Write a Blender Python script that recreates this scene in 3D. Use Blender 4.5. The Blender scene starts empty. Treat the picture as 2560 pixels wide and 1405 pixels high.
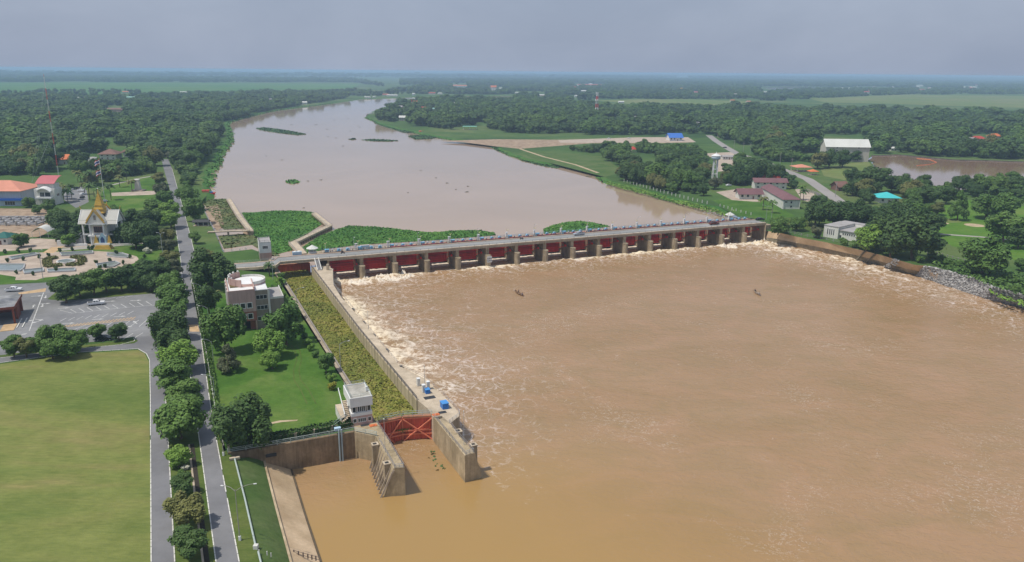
import bpy, bmesh, math, random
import numpy as np
from mathutils import Vector, Matrix, noise, geometry
random.seed(7)
S = bpy.context.scene
C = S.collection
# ---------------------------------------------------------------- camera, sky, sun, exposure
CAM_H, FPX, YH, ROLL = 84.0, 1900.0, 179.0, math.radians(0.5)
pit = math.atan((702.5 - YH) / FPX)
Fv = Vector((0, math.cos(pit), -math.sin(pit)))
U0 = Vector((0, math.sin(pit), math.cos(pit)))
R0 = Vector((1, 0, 0))
Rv = R0 * math.cos(ROLL) + U0 * math.sin(ROLL)
Uv = U0 * math.cos(ROLL) - R0 * math.sin(ROLL)
cd = bpy.data.cameras.new('camera')
cam = bpy.data.objects.new('camera', cd)
C.objects.link(cam)
cd.sensor_width = 36
cd.lens = FPX / 2560 * 36
cd.clip_start = 1
cd.clip_end = 120000
cam.matrix_world = Matrix(((Rv.x, Uv.x, -Fv.x, 0), (Rv.y, Uv.y, -Fv.y, 0), (Rv.z, Uv.z, -Fv.z, CAM_H), (0, 0, 0, 1)))
S.camera = cam

SUN_EL, SUN_AZ = math.radians(63), math.radians(202)    # azimuth of the sun, counter-clockwise from +X
W = bpy.data.worlds.new('World')
S.world = W
W.use_nodes = True
nt = W.node_tree
nt.nodes.clear()
out = nt.nodes.new('ShaderNodeOutputWorld')
bg = nt.nodes.new('ShaderNodeBackground')
sky = nt.nodes.new('ShaderNodeTexSky')
sky.sky_type = 'NISHITA'
sky.sun_disc = False
sky.sun_elevation = SUN_EL
sky.sun_rotation = math.radians(90) - SUN_AZ
sky.dust_density = 3.0
sky.air_density = 1.3
sky.ozone_density = 1.5
# a veil of pale cloud over the clear sky
tc = nt.nodes.new('ShaderNodeTexCoord')
mp = nt.nodes.new('ShaderNodeMapping')
mp.inputs['Scale'].default_value = (1.0, 1.0, 2.2)
n1 = nt.nodes.new('ShaderNodeTexNoise')
n1.inputs['Scale'].default_value = 2.1
n1.inputs['Detail'].default_value = 7
n1.inputs['Roughness'].default_value = 0.55
n1.inputs['Distortion'].default_value = 0.25
cr = nt.nodes.new('ShaderNodeValToRGB')
cr.color_ramp.elements[0].position = 0.36
cr.color_ramp.elements[0].color = (3.3, 3.95, 5.3, 1)
cr.color_ramp.elements[1].position = 0.74
cr.color_ramp.elements[1].color = (4.6, 5.25, 6.65, 1)
mx = nt.nodes.new('ShaderNodeMixRGB')
mx.inputs[0].default_value = 0.86
nt.links.new(tc.outputs['Generated'], mp.inputs[0])
nt.links.new(mp.outputs[0], n1.inputs['Vector'])
nt.links.new(n1.outputs['Fac'], cr.inputs[0])
nt.links.new(sky.outputs[0], mx.inputs[1])
nt.links.new(cr.outputs[0], mx.inputs[2])
nt.links.new(mx.outputs[0], bg.inputs[0])
bg.inputs[1].default_value = 0.1
nt.links.new(bg.outputs[0], out.inputs[0])

sd = bpy.data.lights.new('sun', 'SUN')
sd.energy = 3.6
sd.angle = math.radians(0.6)
sd.color = (1.0, 0.945, 0.87)
sun = bpy.data.objects.new('sun', sd)
C.objects.link(sun)
sdir = Vector((math.cos(SUN_EL) * math.cos(SUN_AZ), math.cos(SUN_EL) * math.sin(SUN_AZ), math.sin(SUN_EL)))
sun.rotation_euler = sdir.to_track_quat('Z', 'Y').to_euler()
sun.location = (-200, 0, 400)
S.view_settings.view_transform = 'Standard'
S.view_settings.look = 'None'
S.view_settings.exposure = 0
S.view_settings.gamma = 1
S.view_settings.use_curve_mapping = False
S.render.engine = 'CYCLES'
S.cycles.use_denoising = True
S.cycles.max_bounces = 6
S.cycles.diffuse_bounces = 3
S.cycles.glossy_bounces = 2
S.cycles.volume_bounces = 1
S.cycles.transparent_max_bounces = 6
S.cycles.sample_clamp_indirect = 4

# ---------------------------------------------------------------- helpers
def P(x, y, z=0.0):
    "point of the place on the level z that the photograph shows at pixel x, y (2560 wide)"
    d = Fv + Rv * ((x - 1280) / FPX) + Uv * ((702.5 - y) / FPX)
    t = (z - CAM_H) / d.z
    return Vector((d.x * t, d.y * t, z))
def depth(p):
    return (p - Vector((0, 0, CAM_H))).dot(Fv)
def pix(p):
    q = p - Vector((0, 0, CAM_H))
    zz = q.dot(Fv)
    return (1280 + FPX * q.dot(Rv) / zz, 702.5 - FPX * q.dot(Uv) / zz)
def PL(pts, z=0.0):
    return [P(a, b, z) for a, b in pts]
def px2m(w, p):
    return w * depth(p) / FPX
def ang(a, b):
    return math.atan2(b.y - a.y, b.x - a.x)

def tag(o, label=None, cat=None, group=None, kind=None):
    if label: o['label'] = label
    if cat: o['category'] = cat
    if group: o['group'] = group
    if kind: o['kind'] = kind
    return o
def empty(name, loc=(0, 0, 0), rz=0.0):
    o = bpy.data.objects.new(name, None)
    o.empty_display_size = 0.5
    o.location = loc
    o.rotation_euler = (0, 0, rz)
    C.objects.link(o)
    return o
def thing(name, label, cat, loc=(0, 0, 0), rz=0.0, group=None):
    return tag(empty(name, loc, rz), label, cat, group)
def kids(o):
    return [c for c in bpy.data.objects if c.parent == o]
KIDS = {}
def put(name, me, parent=None):
    o = bpy.data.objects.new(name, me)
    C.objects.link(o)
    if parent is not None:
        o.parent = parent
        KIDS.setdefault(parent.name, []).append(o)
    return o
def copy_tree(o, loc=None, rz=None, label=None, parent=None, scale=None):
    c = o.copy()
    C.objects.link(c)
    c.parent = parent
    if parent is not None:
        KIDS.setdefault(parent.name, []).append(c)
    if loc is not None: c.location = loc
    if rz is not None: c.rotation_euler = (0, 0, rz)
    if scale is not None: c.scale = scale if hasattr(scale, '__len__') else (scale,) * 3
    if label: c['label'] = label
    for ch in list(KIDS.get(o.name, [])):
        copy_tree(ch, parent=c)
    return c

class MB:
    "collects boxes, bars, tubes, prisms ... and links them as one mesh object"
    def __init__(self, o=(0, 0, 0), rz=0.0):
        self.v, self.f = [], []
        self.M = Matrix.Translation(Vector(o)) @ Matrix.Rotation(rz, 4, 'Z')
    def add(self, vs, fs, M=None):
        b = len(self.v)
        MM = self.M @ M if M is not None else self.M
        self.v += [tuple(MM @ Vector(p)) for p in vs]
        self.f += [tuple(b + i for i in f) for f in fs]
        return self
    def box(self, c, s, rz=0.0, rx=0.0, ry=0.0, top=1.0):
        x, y, z = s[0] / 2, s[1] / 2, s[2] / 2
        t = top
        vs = [(-x, -y, -z), (x, -y, -z), (x, y, -z), (-x, y, -z), (-x * t, -y * t, z), (x * t, -y * t, z), (x * t, y * t, z), (-x * t, y * t, z)]
        M = Matrix.Translation(Vector(c)) @ Matrix.Rotation(rz, 4, 'Z') @ Matrix.Rotation(ry, 4, 'Y') @ Matrix.Rotation(rx, 4, 'X')
        return self.add(vs, [(3, 2, 1, 0), (4, 5, 6, 7), (0, 1, 5, 4), (1, 2, 6, 5), (2, 3, 7, 6), (3, 0, 4, 7)], M)
    def bb(self, x0, x1, y0, y1, z0, z1):
        return self.box(((x0 + x1) / 2, (y0 + y1) / 2, (z0 + z1) / 2), (x1 - x0, y1 - y0, z1 - z0))
    def bar(self, a, b, r=0.05, n=4, r2=None):
        a, b = Vector(a), Vector(b)
        d = b - a
        if d.length < 1e-6: return self
        q = d.to_track_quat('Z', 'Y').to_matrix().to_4x4()
        r2 = r if r2 is None else r2
        off = math.pi / n
        vs = [(r * math.cos(off + i * 2 * math.pi / n), r * math.sin(off + i * 2 * math.pi / n), 0) for i in range(n)]
        vs += [(r2 * math.cos(off + i * 2 * math.pi / n), r2 * math.sin(off + i * 2 * math.pi / n), d.length) for i in range(n)]
        fs = [(i, (i + 1) % n, n + (i + 1) % n, n + i) for i in range(n)] + [tuple(range(n - 1, -1, -1)), tuple(range(n, 2 * n))]
        return self.add(vs, fs, Matrix.Translation(a) @ q)
    def path(self, pts, r=0.05, n=4):
        for a, b in zip(pts, pts[1:]): self.bar(a, b, r, n)
        return self
    def prism(self, poly, z0, z1, cap=True):
        poly = [Vector((p[0], p[1], 0)) for p in poly]
        ar = sum(a.x * b.y - b.x * a.y for a, b in zip(poly, poly[1:] + poly[:1]))
        if ar < 0: poly = poly[::-1]
        n = len(poly)
        vs = [(p.x, p.y, z0) for p in poly] + [(p.x, p.y, z1) for p in poly]
        fs = [(i, (i + 1) % n, n + (i + 1) % n, n + i) for i in range(n)]
        if cap:
            tr = geometry.tessellate_polygon([poly]) if n > 4 else None
            if tr:
                for t in tr:
                    a, b, c = [poly[i] for i in t]
                    if (b - a).cross(c - a).z < 0: t = t[::-1]
                    fs.append(tuple(n + i for i in t)); fs.append(tuple(t[::-1]))
            else:
                fs += [tuple(range(n - 1, -1, -1)), tuple(range(n, 2 * n))]
        return self.add(vs, fs)
    def sheet(self, poly, z):
        poly = [Vector((p[0], p[1], 0)) for p in poly]
        tr = geometry.tessellate_polygon([poly])
        fs = []
        for t in tr:
            a, b, c = [poly[i] for i in t]
            if (b - a).cross(c - a).z < 0: t = t[::-1]
            fs.append(tuple(t))
        return self.add([(p.x, p.y, z) for p in poly], fs)
    def lathe(self, prof, c=(0, 0, 0), n=12, a0=0.0, a1=2 * math.pi):
        full = abs(a1 - a0 - 2 * math.pi) < 1e-6
        m = n if full else n + 1
        vs, fs = [], []
        for r, z in prof:
            for i in range(m):
                a = a0 + (a1 - a0) * i / n
                vs.append((r * math.cos(a), r * math.sin(a), z))
        for j in range(len(prof) - 1):
            for i in range(n):
                k = (i + 1) % m
                fs.append((j * m + i, j * m + k, (j + 1) * m + k, (j + 1) * m + i))
        if full:
            if prof[-1][0] > 1e-4: fs.append(tuple((len(prof) - 1) * m + i for i in range(n)))
            if prof[0][0] > 1e-4: fs.append(tuple(i for i in range(n - 1, -1, -1)))
        return self.add(vs, fs, Matrix.Translation(Vector(c)))
    def sphere(self, c, r, n=8, sz=1.0):
        prof = [(max(1e-5, r * math.cos(a)), sz * r * math.sin(a)) for a in [math.pi * (i / (n // 2 + 1) - 0.5) for i in range(n // 2 + 2)]]
        return self.lathe(prof, c, n)
    def hip(self, x0, x1, y0, y1, z, h, ridge=None, ov=0.0, th=0.12):
        "hipped roof with eaves; ridge = length of the ridge along x"
        x0 -= ov; x1 += ov; y0 -= ov; y1 += ov
        r = (x1 - x0 - (y1 - y0)) if ridge is None else ridge
        cx, cy = (x0 + x1) / 2, (y0 + y1) / 2
        vs = [(x0, y0, z), (x1, y0, z), (x1, y1, z), (x0, y1, z), (x0, y0, z + th), (x1, y0, z + th), (x1, y1, z + th), (x0, y1, z + th), (cx - r / 2, cy, z + h), (cx + r / 2, cy, z + h)]
        return self.add(vs, [(3, 2, 1, 0), (0, 1, 5, 4), (1, 2, 6, 5), (2, 3, 7, 6), (3, 0, 4, 7), (4, 5, 9, 8), (6, 7, 8, 9), (5, 6, 9), (7, 4, 8)])
    def gable(self, x0, x1, y0, y1, z, h, ov=0.3, th=0.12):
        "two pitched slabs, ridge along x"
        x0 -= ov; x1 += ov
        cy = (y0 + y1) / 2
        e = ov * h / ((y1 - y0) / 2)
        for s, ya in ((1, y0 - ov), (-1, y1 + ov)):
            vs = [(x0, ya, z - e), (x1, ya, z - e), (x1, cy, z + h), (x0, cy, z + h)]
            vs += [(a, b, c + th) for a, b, c in vs]
            fs = [(3, 2, 1, 0), (4, 5, 6, 7), (0, 1, 5, 4), (1, 2, 6, 5), (2, 3, 7, 6), (3, 0, 4, 7)]
            if s < 0: fs = [f[::-1] for f in fs]
            self.add(vs, fs)
        return self
    def mesh(self, name, mats=None, smooth=False):
        me = bpy.data.meshes.new(name)
        me.from_pydata(self.v, [], self.f)
        if smooth:
            me.polygons.foreach_set('use_smooth', [True] * len(me.polygons))
        if mats is not None:
            for m in (mats if isinstance(mats, (list, tuple)) else [mats]): me.materials.append(m)
        return me
    def build(self, name, mats=None, parent=None, smooth=False):
        return put(name, self.mesh(name, mats, smooth), parent)

# ---------------------------------------------------------------- materials
MATS = {}
def srgb(r, g, b):
    f = lambda c: (c / 255 / 12.92) if c / 255 <= 0.04045 else ((c / 255 + 0.055) / 1.055) ** 2.4
    return (f(r), f(g), f(b))
def mat(name, col, rough=0.8, var=0.12, scale=0.6, col2=None, spec=0.3, metal=0.0, bump=0.0, bscale=4.0, fine=0.0, streak=0.0, dirt=0.0, rnd=0.0):
    """plain surface whose colour wanders between col and col2 (world-space noise), with optional fine grain, vertical rain streaks and bump"""
    if name in MATS: return MATS[name]
    m = bpy.data.materials.new(name)
    m.use_nodes = True
    t = m.node_tree
    b = t.nodes['Principled BSDF']
    b.inputs['Roughness'].default_value = rough
    b.inputs['Specular IOR Level'].default_value = spec
    b.inputs['Metallic'].default_value = metal
    g = t.nodes.new('ShaderNodeNewGeometry')
    def nz(sc, det=4, rg=0.6, mapping=None):
        n = t.nodes.new('ShaderNodeTexNoise')
        n.inputs['Scale'].default_value = sc
        n.inputs['Detail'].default_value = det
        n.inputs['Roughness'].default_value = rg
        if mapping:
            mm = t.nodes.new('ShaderNodeMapping')
            mm.inputs['Scale'].default_value = mapping
            t.links.new(g.outputs['Position'], mm.inputs[0]); t.links.new(mm.outputs[0], n.inputs['Vector'])
        else:
            t.links.new(g.outputs['Position'], n.inputs['Vector'])
        return n.outputs['Fac']
    def ramp(src, a, b_, p0=0.3, p1=0.7):
        r = t.nodes.new('ShaderNodeValToRGB')
        r.color_ramp.elements[0].position = p0
        r.color_ramp.elements[1].position = p1
        r.color_ramp.elements[0].color = (*a, 1)
        r.color_ramp.elements[1].color = (*b_, 1)
        t.links.new(src, r.inputs[0])
        return r.outputs[0]
    def mul(a, b_, f=1.0):
        x = t.nodes.new('ShaderNodeMixRGB')
        x.blend_type = 'MULTIPLY'
        x.inputs[0].default_value = f
        t.links.new(a, x.inputs[1]); t.links.new(b_, x.inputs[2])
        return x.outputs[0]
    lo = tuple(c * (1 - var) for c in col)
    hi = tuple(min(1, c * (1 + var)) for c in (col2 or col))
    o = ramp(nz(scale), lo, hi)
    if fine: o = mul(o, ramp(nz(scale * 9, 3, 0.7), (1 - fine,) * 3, (1 + fine * 0.6,) * 3))
    if streak: o = mul(o, ramp(nz(1.0, 4, 0.65, (1.6, 1.6, 0.12)), (1 - streak, 1 - streak * 1.05, 1 - streak * 1.1), (1.05,) * 3, 0.35, 0.62))
    if dirt: o = mul(o, ramp(nz(scale * 0.35, 5, 0.7), (1 - dirt, 1 - dirt, 1 - dirt * 1.15), (1.03,) * 3, 0.38, 0.6))
    if rnd:
        oi = t.nodes.new('ShaderNodeObjectInfo')
        o = mul(o, ramp(oi.outputs['Random'], (1 - rnd,) * 3, (1 + rnd,) * 3, 0, 1))
    t.links.new(o, b.inputs['Base Color'])
    if bump:
        bp = t.nodes.new('ShaderNodeBump')
        bp.inputs['Strength'].default_value = bump
        bp.inputs['Distance'].default_value = 0.1
        t.links.new(nz(bscale, 3), bp.inputs['Height'])
        t.links.new(bp.outputs[0], b.inputs['Normal'])
    MATS[name] = m
    return m
M_conc = mat('weathered_concrete', (0.34, 0.28, 0.20), 0.9, 0.12, 0.25, (0.43, 0.365, 0.27), fine=0.12, streak=0.16, dirt=0.15)
M_conc2 = mat('pier_concrete', (0.31, 0.245, 0.16), 0.9, 0.14, 0.3, (0.41, 0.34, 0.235), fine=0.12, streak=0.3, dirt=0.12)
M_coping = mat('pale_coping', (0.46, 0.375, 0.27), 0.9, 0.12, 0.3, (0.54, 0.45, 0.335), fine=0.12, dirt=0.14)
M_wallbrown = mat('stained_retaining_wall', (0.20, 0.14, 0.08), 0.9, 0.16, 0.2, (0.30, 0.22, 0.135), fine=0.1, streak=0.25, dirt=0.28)
M_asph = mat('asphalt', (0.165, 0.165, 0.17), 0.92, 0.09, 0.05, (0.205, 0.203, 0.205), fine=0.08, dirt=0.08, spec=0.2)
M_asph2 = mat('old_parking_asphalt', (0.20, 0.20, 0.205), 0.92, 0.1, 0.06, (0.25, 0.25, 0.25), fine=0.08, dirt=0.2, spec=0.2)
M_deckroad = mat('bridge_asphalt', (0.25, 0.255, 0.25), 0.92, 0.07, 0.08, (0.3, 0.3, 0.29), fine=0.06, dirt=0.1, spec=0.2)
M_kerb = mat('white_kerb_paint', (0.66, 0.64, 0.58), 0.7, 0.1, 2.0, dirt=0.2)
M_kerbg = mat('grey_kerb', (0.33, 0.31, 0.27), 0.9, 0.12, 1.0)
M_mark = mat('road_marking', (0.55, 0.55, 0.53), 0.8, 0.15, 0.8, dirt=0.25)
M_marko = mat('ochre_marking', (0.52, 0.36, 0.2), 0.8, 0.12, 0.8, dirt=0.2)
M_sand = mat('sandy_path', (0.44, 0.33, 0.2), 0.95, 0.16, 0.3, (0.5, 0.4, 0.27), fine=0.15, dirt=0.2)
M_plaza = mat('plaza_paving', (0.38, 0.30, 0.235), 0.9, 0.1, 0.2, (0.46, 0.38, 0.30), fine=0.08, dirt=0.1)
M_revet = mat('revetment_concrete', (0.52, 0.37, 0.22), 0.9, 0.1, 0.15, (0.6, 0.45, 0.29), fine=0.1, dirt=0.22)
M_white = mat('white_paint', (0.72, 0.72, 0.70), 0.6, 0.05, 0.4, dirt=0.08)
M_whitew = mat('white_wall', (0.66, 0.65, 0.6), 0.8, 0.06, 0.3, streak=0.12, dirt=0.06)
M_grey = mat('grey_wall', (0.4, 0.4, 0.4), 0.8, 0.08, 0.3, streak=0.15)
M_pink = mat('pink_render', (0.50, 0.335, 0.29), 0.85, 0.07, 0.3, streak=0.12, dirt=0.06)
M_dpink = mat('dark_pink_render', (0.36, 0.14, 0.105), 0.85, 0.07, 0.3, streak=0.1)
M_taupe = mat('taupe_render', (0.27, 0.235, 0.19), 0.85, 0.08, 0.3, streak=0.15)
M_glass = mat('dark_window_glass', (0.03, 0.035, 0.04), 0.12, 0.2, 0.8, spec=0.6)
M_dark = mat('dark_metal', (0.04, 0.042, 0.045), 0.6, 0.2, 1.0)
M_steel = mat('galvanised_steel', (0.42, 0.44, 0.45), 0.5, 0.1, 1.0, metal=0.3)
M_rail = mat('pale_rail_paint', (0.40, 0.46, 0.42), 0.6, 0.1, 1.0)
M_railg = mat('grey_rail_paint', (0.30, 0.28, 0.27), 0.6, 0.1, 1.0)
M_blue = mat('light_blue_hoist_paint', (0.22, 0.50, 0.70), 0.45, 0.12, 0.8, dirt=0.1)
M_blue2 = mat('blue_winch_paint', (0.03, 0.17, 0.50), 0.45, 0.1, 0.8, dirt=0.08)
M_lblue = mat('pale_blue_panel', (0.42, 0.56, 0.66), 0.5, 0.08, 0.8)
M_red = mat('red_gate_paint', (0.78, 0.06, 0.05), 0.55, 0.12, 0.4, dirt=0.2, streak=0.15)
M_redl = mat('faded_red_steel', (0.82, 0.26, 0.15), 0.6, 0.14, 0.4, dirt=0.1, streak=0.2)
M_redd = mat('dull_red_plate', (0.78, 0.17, 0.10), 0.65, 0.12, 0.3, dirt=0.2, streak=0.25)
M_orange = mat('orange_roof', (0.60, 0.17, 0.06), 0.7, 0.08, 0.3, dirt=0.1)
M_salmon = mat('salmon_roof', (0.62, 0.26, 0.17), 0.7, 0.06, 0.2, dirt=0.08)
M_rosered = mat('rose_red_roof', (0.50, 0.14, 0.15), 0.7, 0.06, 0.2, dirt=0.1)
M_redroof = mat('red_tile_roof', (0.45, 0.06, 0.04), 0.7, 0.1, 0.3, dirt=0.1)
M_mauve = mat('mauve_tile_roof', (0.18, 0.09, 0.095), 0.75, 0.08, 0.2, dirt=0.12)
M_brown = mat('brown_tile_roof', (0.2, 0.11, 0.085), 0.8, 0.1, 0.3, dirt=0.15)
M_brick = mat('red_brown_panel', (0.22, 0.07, 0.045), 0.8, 0.15, 0.5)
M_blueroof = mat('blue_sheet_roof', (0.05, 0.16, 0.5), 0.5, 0.08, 0.3)
M_cyan = mat('turquoise_roof', (0.06, 0.48, 0.48), 0.6, 0.06, 0.3)
M_greyroof = mat('grey_sheet_roof', (0.36, 0.34, 0.33), 0.7, 0.1, 0.3, dirt=0.15)
M_silver = mat('white_sheet_roof', (0.62, 0.62, 0.57), 0.55, 0.05, 0.2, dirt=0.06)
M_gold = mat('gilded_surface', (0.62, 0.40, 0.08), 0.42, 0.12, 0.6, metal=0.35, dirt=0.1)
M_palet = mat('pale_grey_tile', (0.50, 0.49, 0.44), 0.8, 0.05, 0.4, dirt=0.06)
M_soil = mat('bare_soil', (0.30, 0.2, 0.13), 0.95, 0.2, 0.2, (0.38, 0.29, 0.2), fine=0.2, dirt=0.2)
M_wood = mat('old_boat_wood', (0.16, 0.09, 0.05), 0.8, 0.2, 1.0)
M_trunk = mat('tree_bark', (0.13, 0.095, 0.065), 0.95, 0.2, 1.0)
M_tyre = mat('tyre_rubber', (0.02, 0.02, 0.02), 0.9, 0.1, 1.0)
M_skin = mat('skin', (0.35, 0.2, 0.13), 0.7, 0.05, 1.0)
M_foam = mat('spray', (0.70, 0.60, 0.46), 0.8, 0.12, 1.5, (0.78, 0.7, 0.58), fine=0.1)

def grassmat(name, a, b_, c, s1=0.03, s2=0.35, stripes=None):
    m = bpy.data.materials.new(name)
    m.use_nodes = True
    t = m.node_tree
    b = t.nodes['Principled BSDF']
    b.inputs['Roughness'].default_value = 0.95
    b.inputs['Specular IOR Level'].default_value = 0.1
    g = t.nodes.new('ShaderNodeNewGeometry')
    def nz(sc, det, rg, dist=0.0, mp=None):
        n = t.nodes.new('ShaderNodeTexNoise')
        n.inputs['Scale'].default_value = sc
        n.inputs['Detail'].default_value = det
        n.inputs['Roughness'].default_value = rg
        n.inputs['Distortion'].default_value = dist
        if mp:
            mm = t.nodes.new('ShaderNodeMapping')
            mm.inputs['Rotation'].default_value = (0, 0, mp[0])
            mm.inputs['Scale'].default_value = mp[1]
            t.links.new(g.outputs['Position'], mm.inputs[0]); t.links.new(mm.outputs[0], n.inputs['Vector'])
        else:
            t.links.new(g.outputs['Position'], n.inputs['Vector'])
        return n
    r = t.nodes.new('ShaderNodeValToRGB')
    r.color_ramp.elements[0].position = 0.34
    r.color_ramp.elements[1].position = 0.66
    e = r.color_ramp.elements.new(0.5)
    r.color_ramp.elements[0].color = (*a, 1); r.color_ramp.elements[2].color = (*c, 1); e.color = (*b_, 1)
    t.links.new(nz(s1, 6, 0.6, 0.4, stripes).outputs['Fac'], r.inputs[0])
    r2 = t.nodes.new('ShaderNodeValToRGB')
    r2.color_ramp.elements[0].position = 0.3
    r2.color_ramp.elements[1].position = 0.7
    r2.color_ramp.elements[0].color = (0.8, 0.84, 0.76, 1); r2.color_ramp.elements[1].color = (1.14, 1.12, 1.12, 1)
    t.links.new(nz(s2, 5, 0.7).outputs['Fac'], r2.inputs[0])
    x = t.nodes.new('ShaderNodeMixRGB')
    x.blend_type = 'MULTIPLY'
    x.inputs[0].default_value = 1
    t.links.new(r.outputs[0], x.inputs[1]); t.links.new(r2.outputs[0], x.inputs[2])
    r3 = t.nodes.new('ShaderNodeValToRGB')
    r3.color_ramp.elements[0].position = 0.36
    r3.color_ramp.elements[1].position = 0.62
    r3.color_ramp.elements[0].color = (0.80, 0.84, 0.8, 1); r3.color_ramp.elements[1].color = (1.08, 1.06, 1.04, 1)
    t.links.new(nz(min(1.6, s2 * 5), 6, 0.75, 0.2, (math.radians(27), (0.35, 1.6, 1))).outputs['Fac'], r3.inputs[0])
    x3 = t.nodes.new('ShaderNodeMixRGB')
    x3.blend_type = 'MULTIPLY'
    x3.inputs[0].default_value = 1
    t.links.new(x.outputs[0], x3.inputs[1]); t.links.new(r3.outputs[0], x3.inputs[2])
    t.links.new(x3.outputs[0], b.inputs['Base Color'])
    bp = t.nodes.new('ShaderNodeBump')
    bp.inputs['Strength'].default_value = 0.5
    bp.inputs['Distance'].default_value = 0.15
    t.links.new(nz(2.2, 4, 0.7).outputs['Fac'], bp.inputs['Height'])
    t.links.new(bp.outputs[0], b.inputs['Normal'])
    return m
M_land = grassmat('fields_and_scrub', (0.04, 0.085, 0.026), (0.07, 0.13, 0.034), (0.13, 0.16, 0.06), 0.006, 0.06)
M_lawn = grassmat('green_lawn', (0.042, 0.105, 0.016), (0.072, 0.15, 0.024), (0.135, 0.19, 0.048), 0.035, 0.35)
M_verge = grassmat('rough_verge_grass', (0.06, 0.10, 0.022), (0.09, 0.13, 0.03), (0.14, 0.16, 0.05), 0.05, 0.4)
M_dry = grassmat('dry_meadow', (0.12, 0.165, 0.042), (0.185, 0.205, 0.062), (0.27, 0.21, 0.10), 0.022, 0.16, (math.radians(25), (0.5, 1.6, 1)))
M_slope = grassmat('grass_slope', (0.06, 0.115, 0.028), (0.085, 0.135, 0.04), (0.12, 0.155, 0.06), 0.05, 0.4)
M_golf = grassmat('golf_fairway', (0.06, 0.15, 0.02), (0.09, 0.185, 0.025), (0.14, 0.205, 0.045), 0.02, 0.25)
M_bankg = grassmat('river_bank_grass', (0.045, 0.125, 0.025), (0.06, 0.145, 0.03), (0.09, 0.15, 0.04), 0.05, 0.4)
M_paddy = grassmat('paddy_field', (0.05, 0.15, 0.03), (0.075, 0.17, 0.035), (0.11, 0.19, 0.05), 0.004, 0.03)
M_fieldy = grassmat('yellow_green_field', (0.12, 0.18, 0.05), (0.15, 0.19, 0.06), (0.2, 0.2, 0.09), 0.006, 0.04)
# ---------------------------------------------------------------- setting: ground, water, roads
def S_(o): return tag(o, kind='structure')
ZU, ZD, ZC = -2.0, -6.5, -3.6          # upstream water, downstream water, plants in the lock chamber
def offset(pts, d):
    out = []
    for i, p in enumerate(pts):
        a = pts[max(0, i - 1)]; b = pts[min(len(pts) - 1, i + 1)]
        t = Vector((b.x - a.x, b.y - a.y, 0)).normalized()
        out.append(Vector((p.x - t.y * d, p.y + t.x * d, p.z)))
    return out
def densify(pts, step, jit=0.0, seed=0):
    out = []
    for a, b in zip(pts, pts[1:]):
        n = max(1, int((b - a).length / step))
        for i in range(n):
            q = a.lerp(b, i / n)
            if jit and (i or True):
                q = q + Vector((noise.noise((q.x * 0.05 + seed, q.y * 0.05, 3)), noise.noise((q.x * 0.05, q.y * 0.05 + seed, 9)), 0)) * jit
            out.append(q)
    out.append(pts[-1])
    return out
def strip(name, rows, m, kind='structure', parent=None, smooth=False):
    "surface through several polylines of equal length"
    n = len(rows[0]); mb = MB()
    mb.v = [tuple(p) for r in rows for p in r]
    for j in range(len(rows) - 1):
        for i in range(n - 1):
            mb.f.append((j * n + i, j * n + i + 1, (j + 1) * n + i + 1, (j + 1) * n + i))
    o = mb.build(name, m, parent, smooth)
    if kind: tag(o, kind=kind)
    return o
def at_z(pts, z): return [Vector((p.x, p.y, z)) for p in pts]

bankL = PL([(506, 507), (531, 495), (531, 470), (529, 455), (522, 443), (543, 411), (553, 390), (580, 347), (572, 325), (568, 310), (600, 298), (640, 288), (690, 277), (760, 268), (830, 259), (870, 253), (910, 247), (960, 246), (1060, 241.5), (1150, 239.5), (1290, 239.5), (1400, 236)], ZU)
bankR = PL([(1400, 242), (1290, 243.5), (1200, 246), (1100, 250), (1020, 254), (985, 262), (945, 275), (925, 285), (915, 295), (930, 302), (950, 312), (985, 322), (1030, 331), (1045, 336), (1100, 346), (1140, 352), (1200, 358), (1240, 372), (1270, 388), (1300, 398), (1340, 408), (1400, 418), (1440, 426), (1470, 432), (1497, 445), (1505, 458), (1558, 469), (1617, 487), (1676, 504), (1734, 518), (1776, 527), (1822, 541)], ZU)
bankL = densify(bankL, 14, 6, 1); bankR = densify(bankR, 12, 5, 2)
oL = at_z(offset(bankL, 5), 0); oR = at_z(offset(bankR, 5), 0)
oL[0] = P(500, 507, 0); oR[-1] = P(1846, 543, 0)
left_low = PL([(641, 1373), (613, 1250), (587, 1147), (573, 1133)], 0)
left_low = [left_low[0] + (left_low[0] - left_low[1]) * 12] + left_low
chamber = PL([(660, 1118), (886, 1081), (935, 1051), (697, 677), (684, 657), (678, 640), (630, 623), (558, 631), (538, 583)], 0)
right_top = PL([(1921, 578), (1939, 580), (2003, 594), (2067, 606), (2152, 625), (2204, 638), (2287, 662), (2312, 664), (2384, 682), (2441, 699), (2480, 716), (2560, 738), (2700, 780), (2900, 850)], 0)
right_bot = PL([(1912, 606), (1925, 608), (1990, 619), (2055, 632), (2130, 648), (2180, 661), (2264, 683), (2290, 690), (2352, 711), (2415, 731), (2460, 746), (2560, 771), (2700, 830), (2900, 905)], ZD)
far_r = [Vector((500, 60, 0)), Vector((560, -300, 0)), Vector((600, -600, 0))]
hole = left_low + chamber + oL + oR + right_top + far_r
left_low[0].y = max(left_low[0].y, -600)
hole[0].y = -600
pond = densify(PL([(2172, 400), (2180, 391), (2240, 388), (2300, 393), (2380, 401), (2560, 406), (2900, 416), (3300, 440), (3200, 520), (2700, 480), (2560, 466), (2400, 478), (2300, 480), (2240, 455), (2190, 425), (2172, 400)], -1.0), 12, 3, 5)[:-1]
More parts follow.
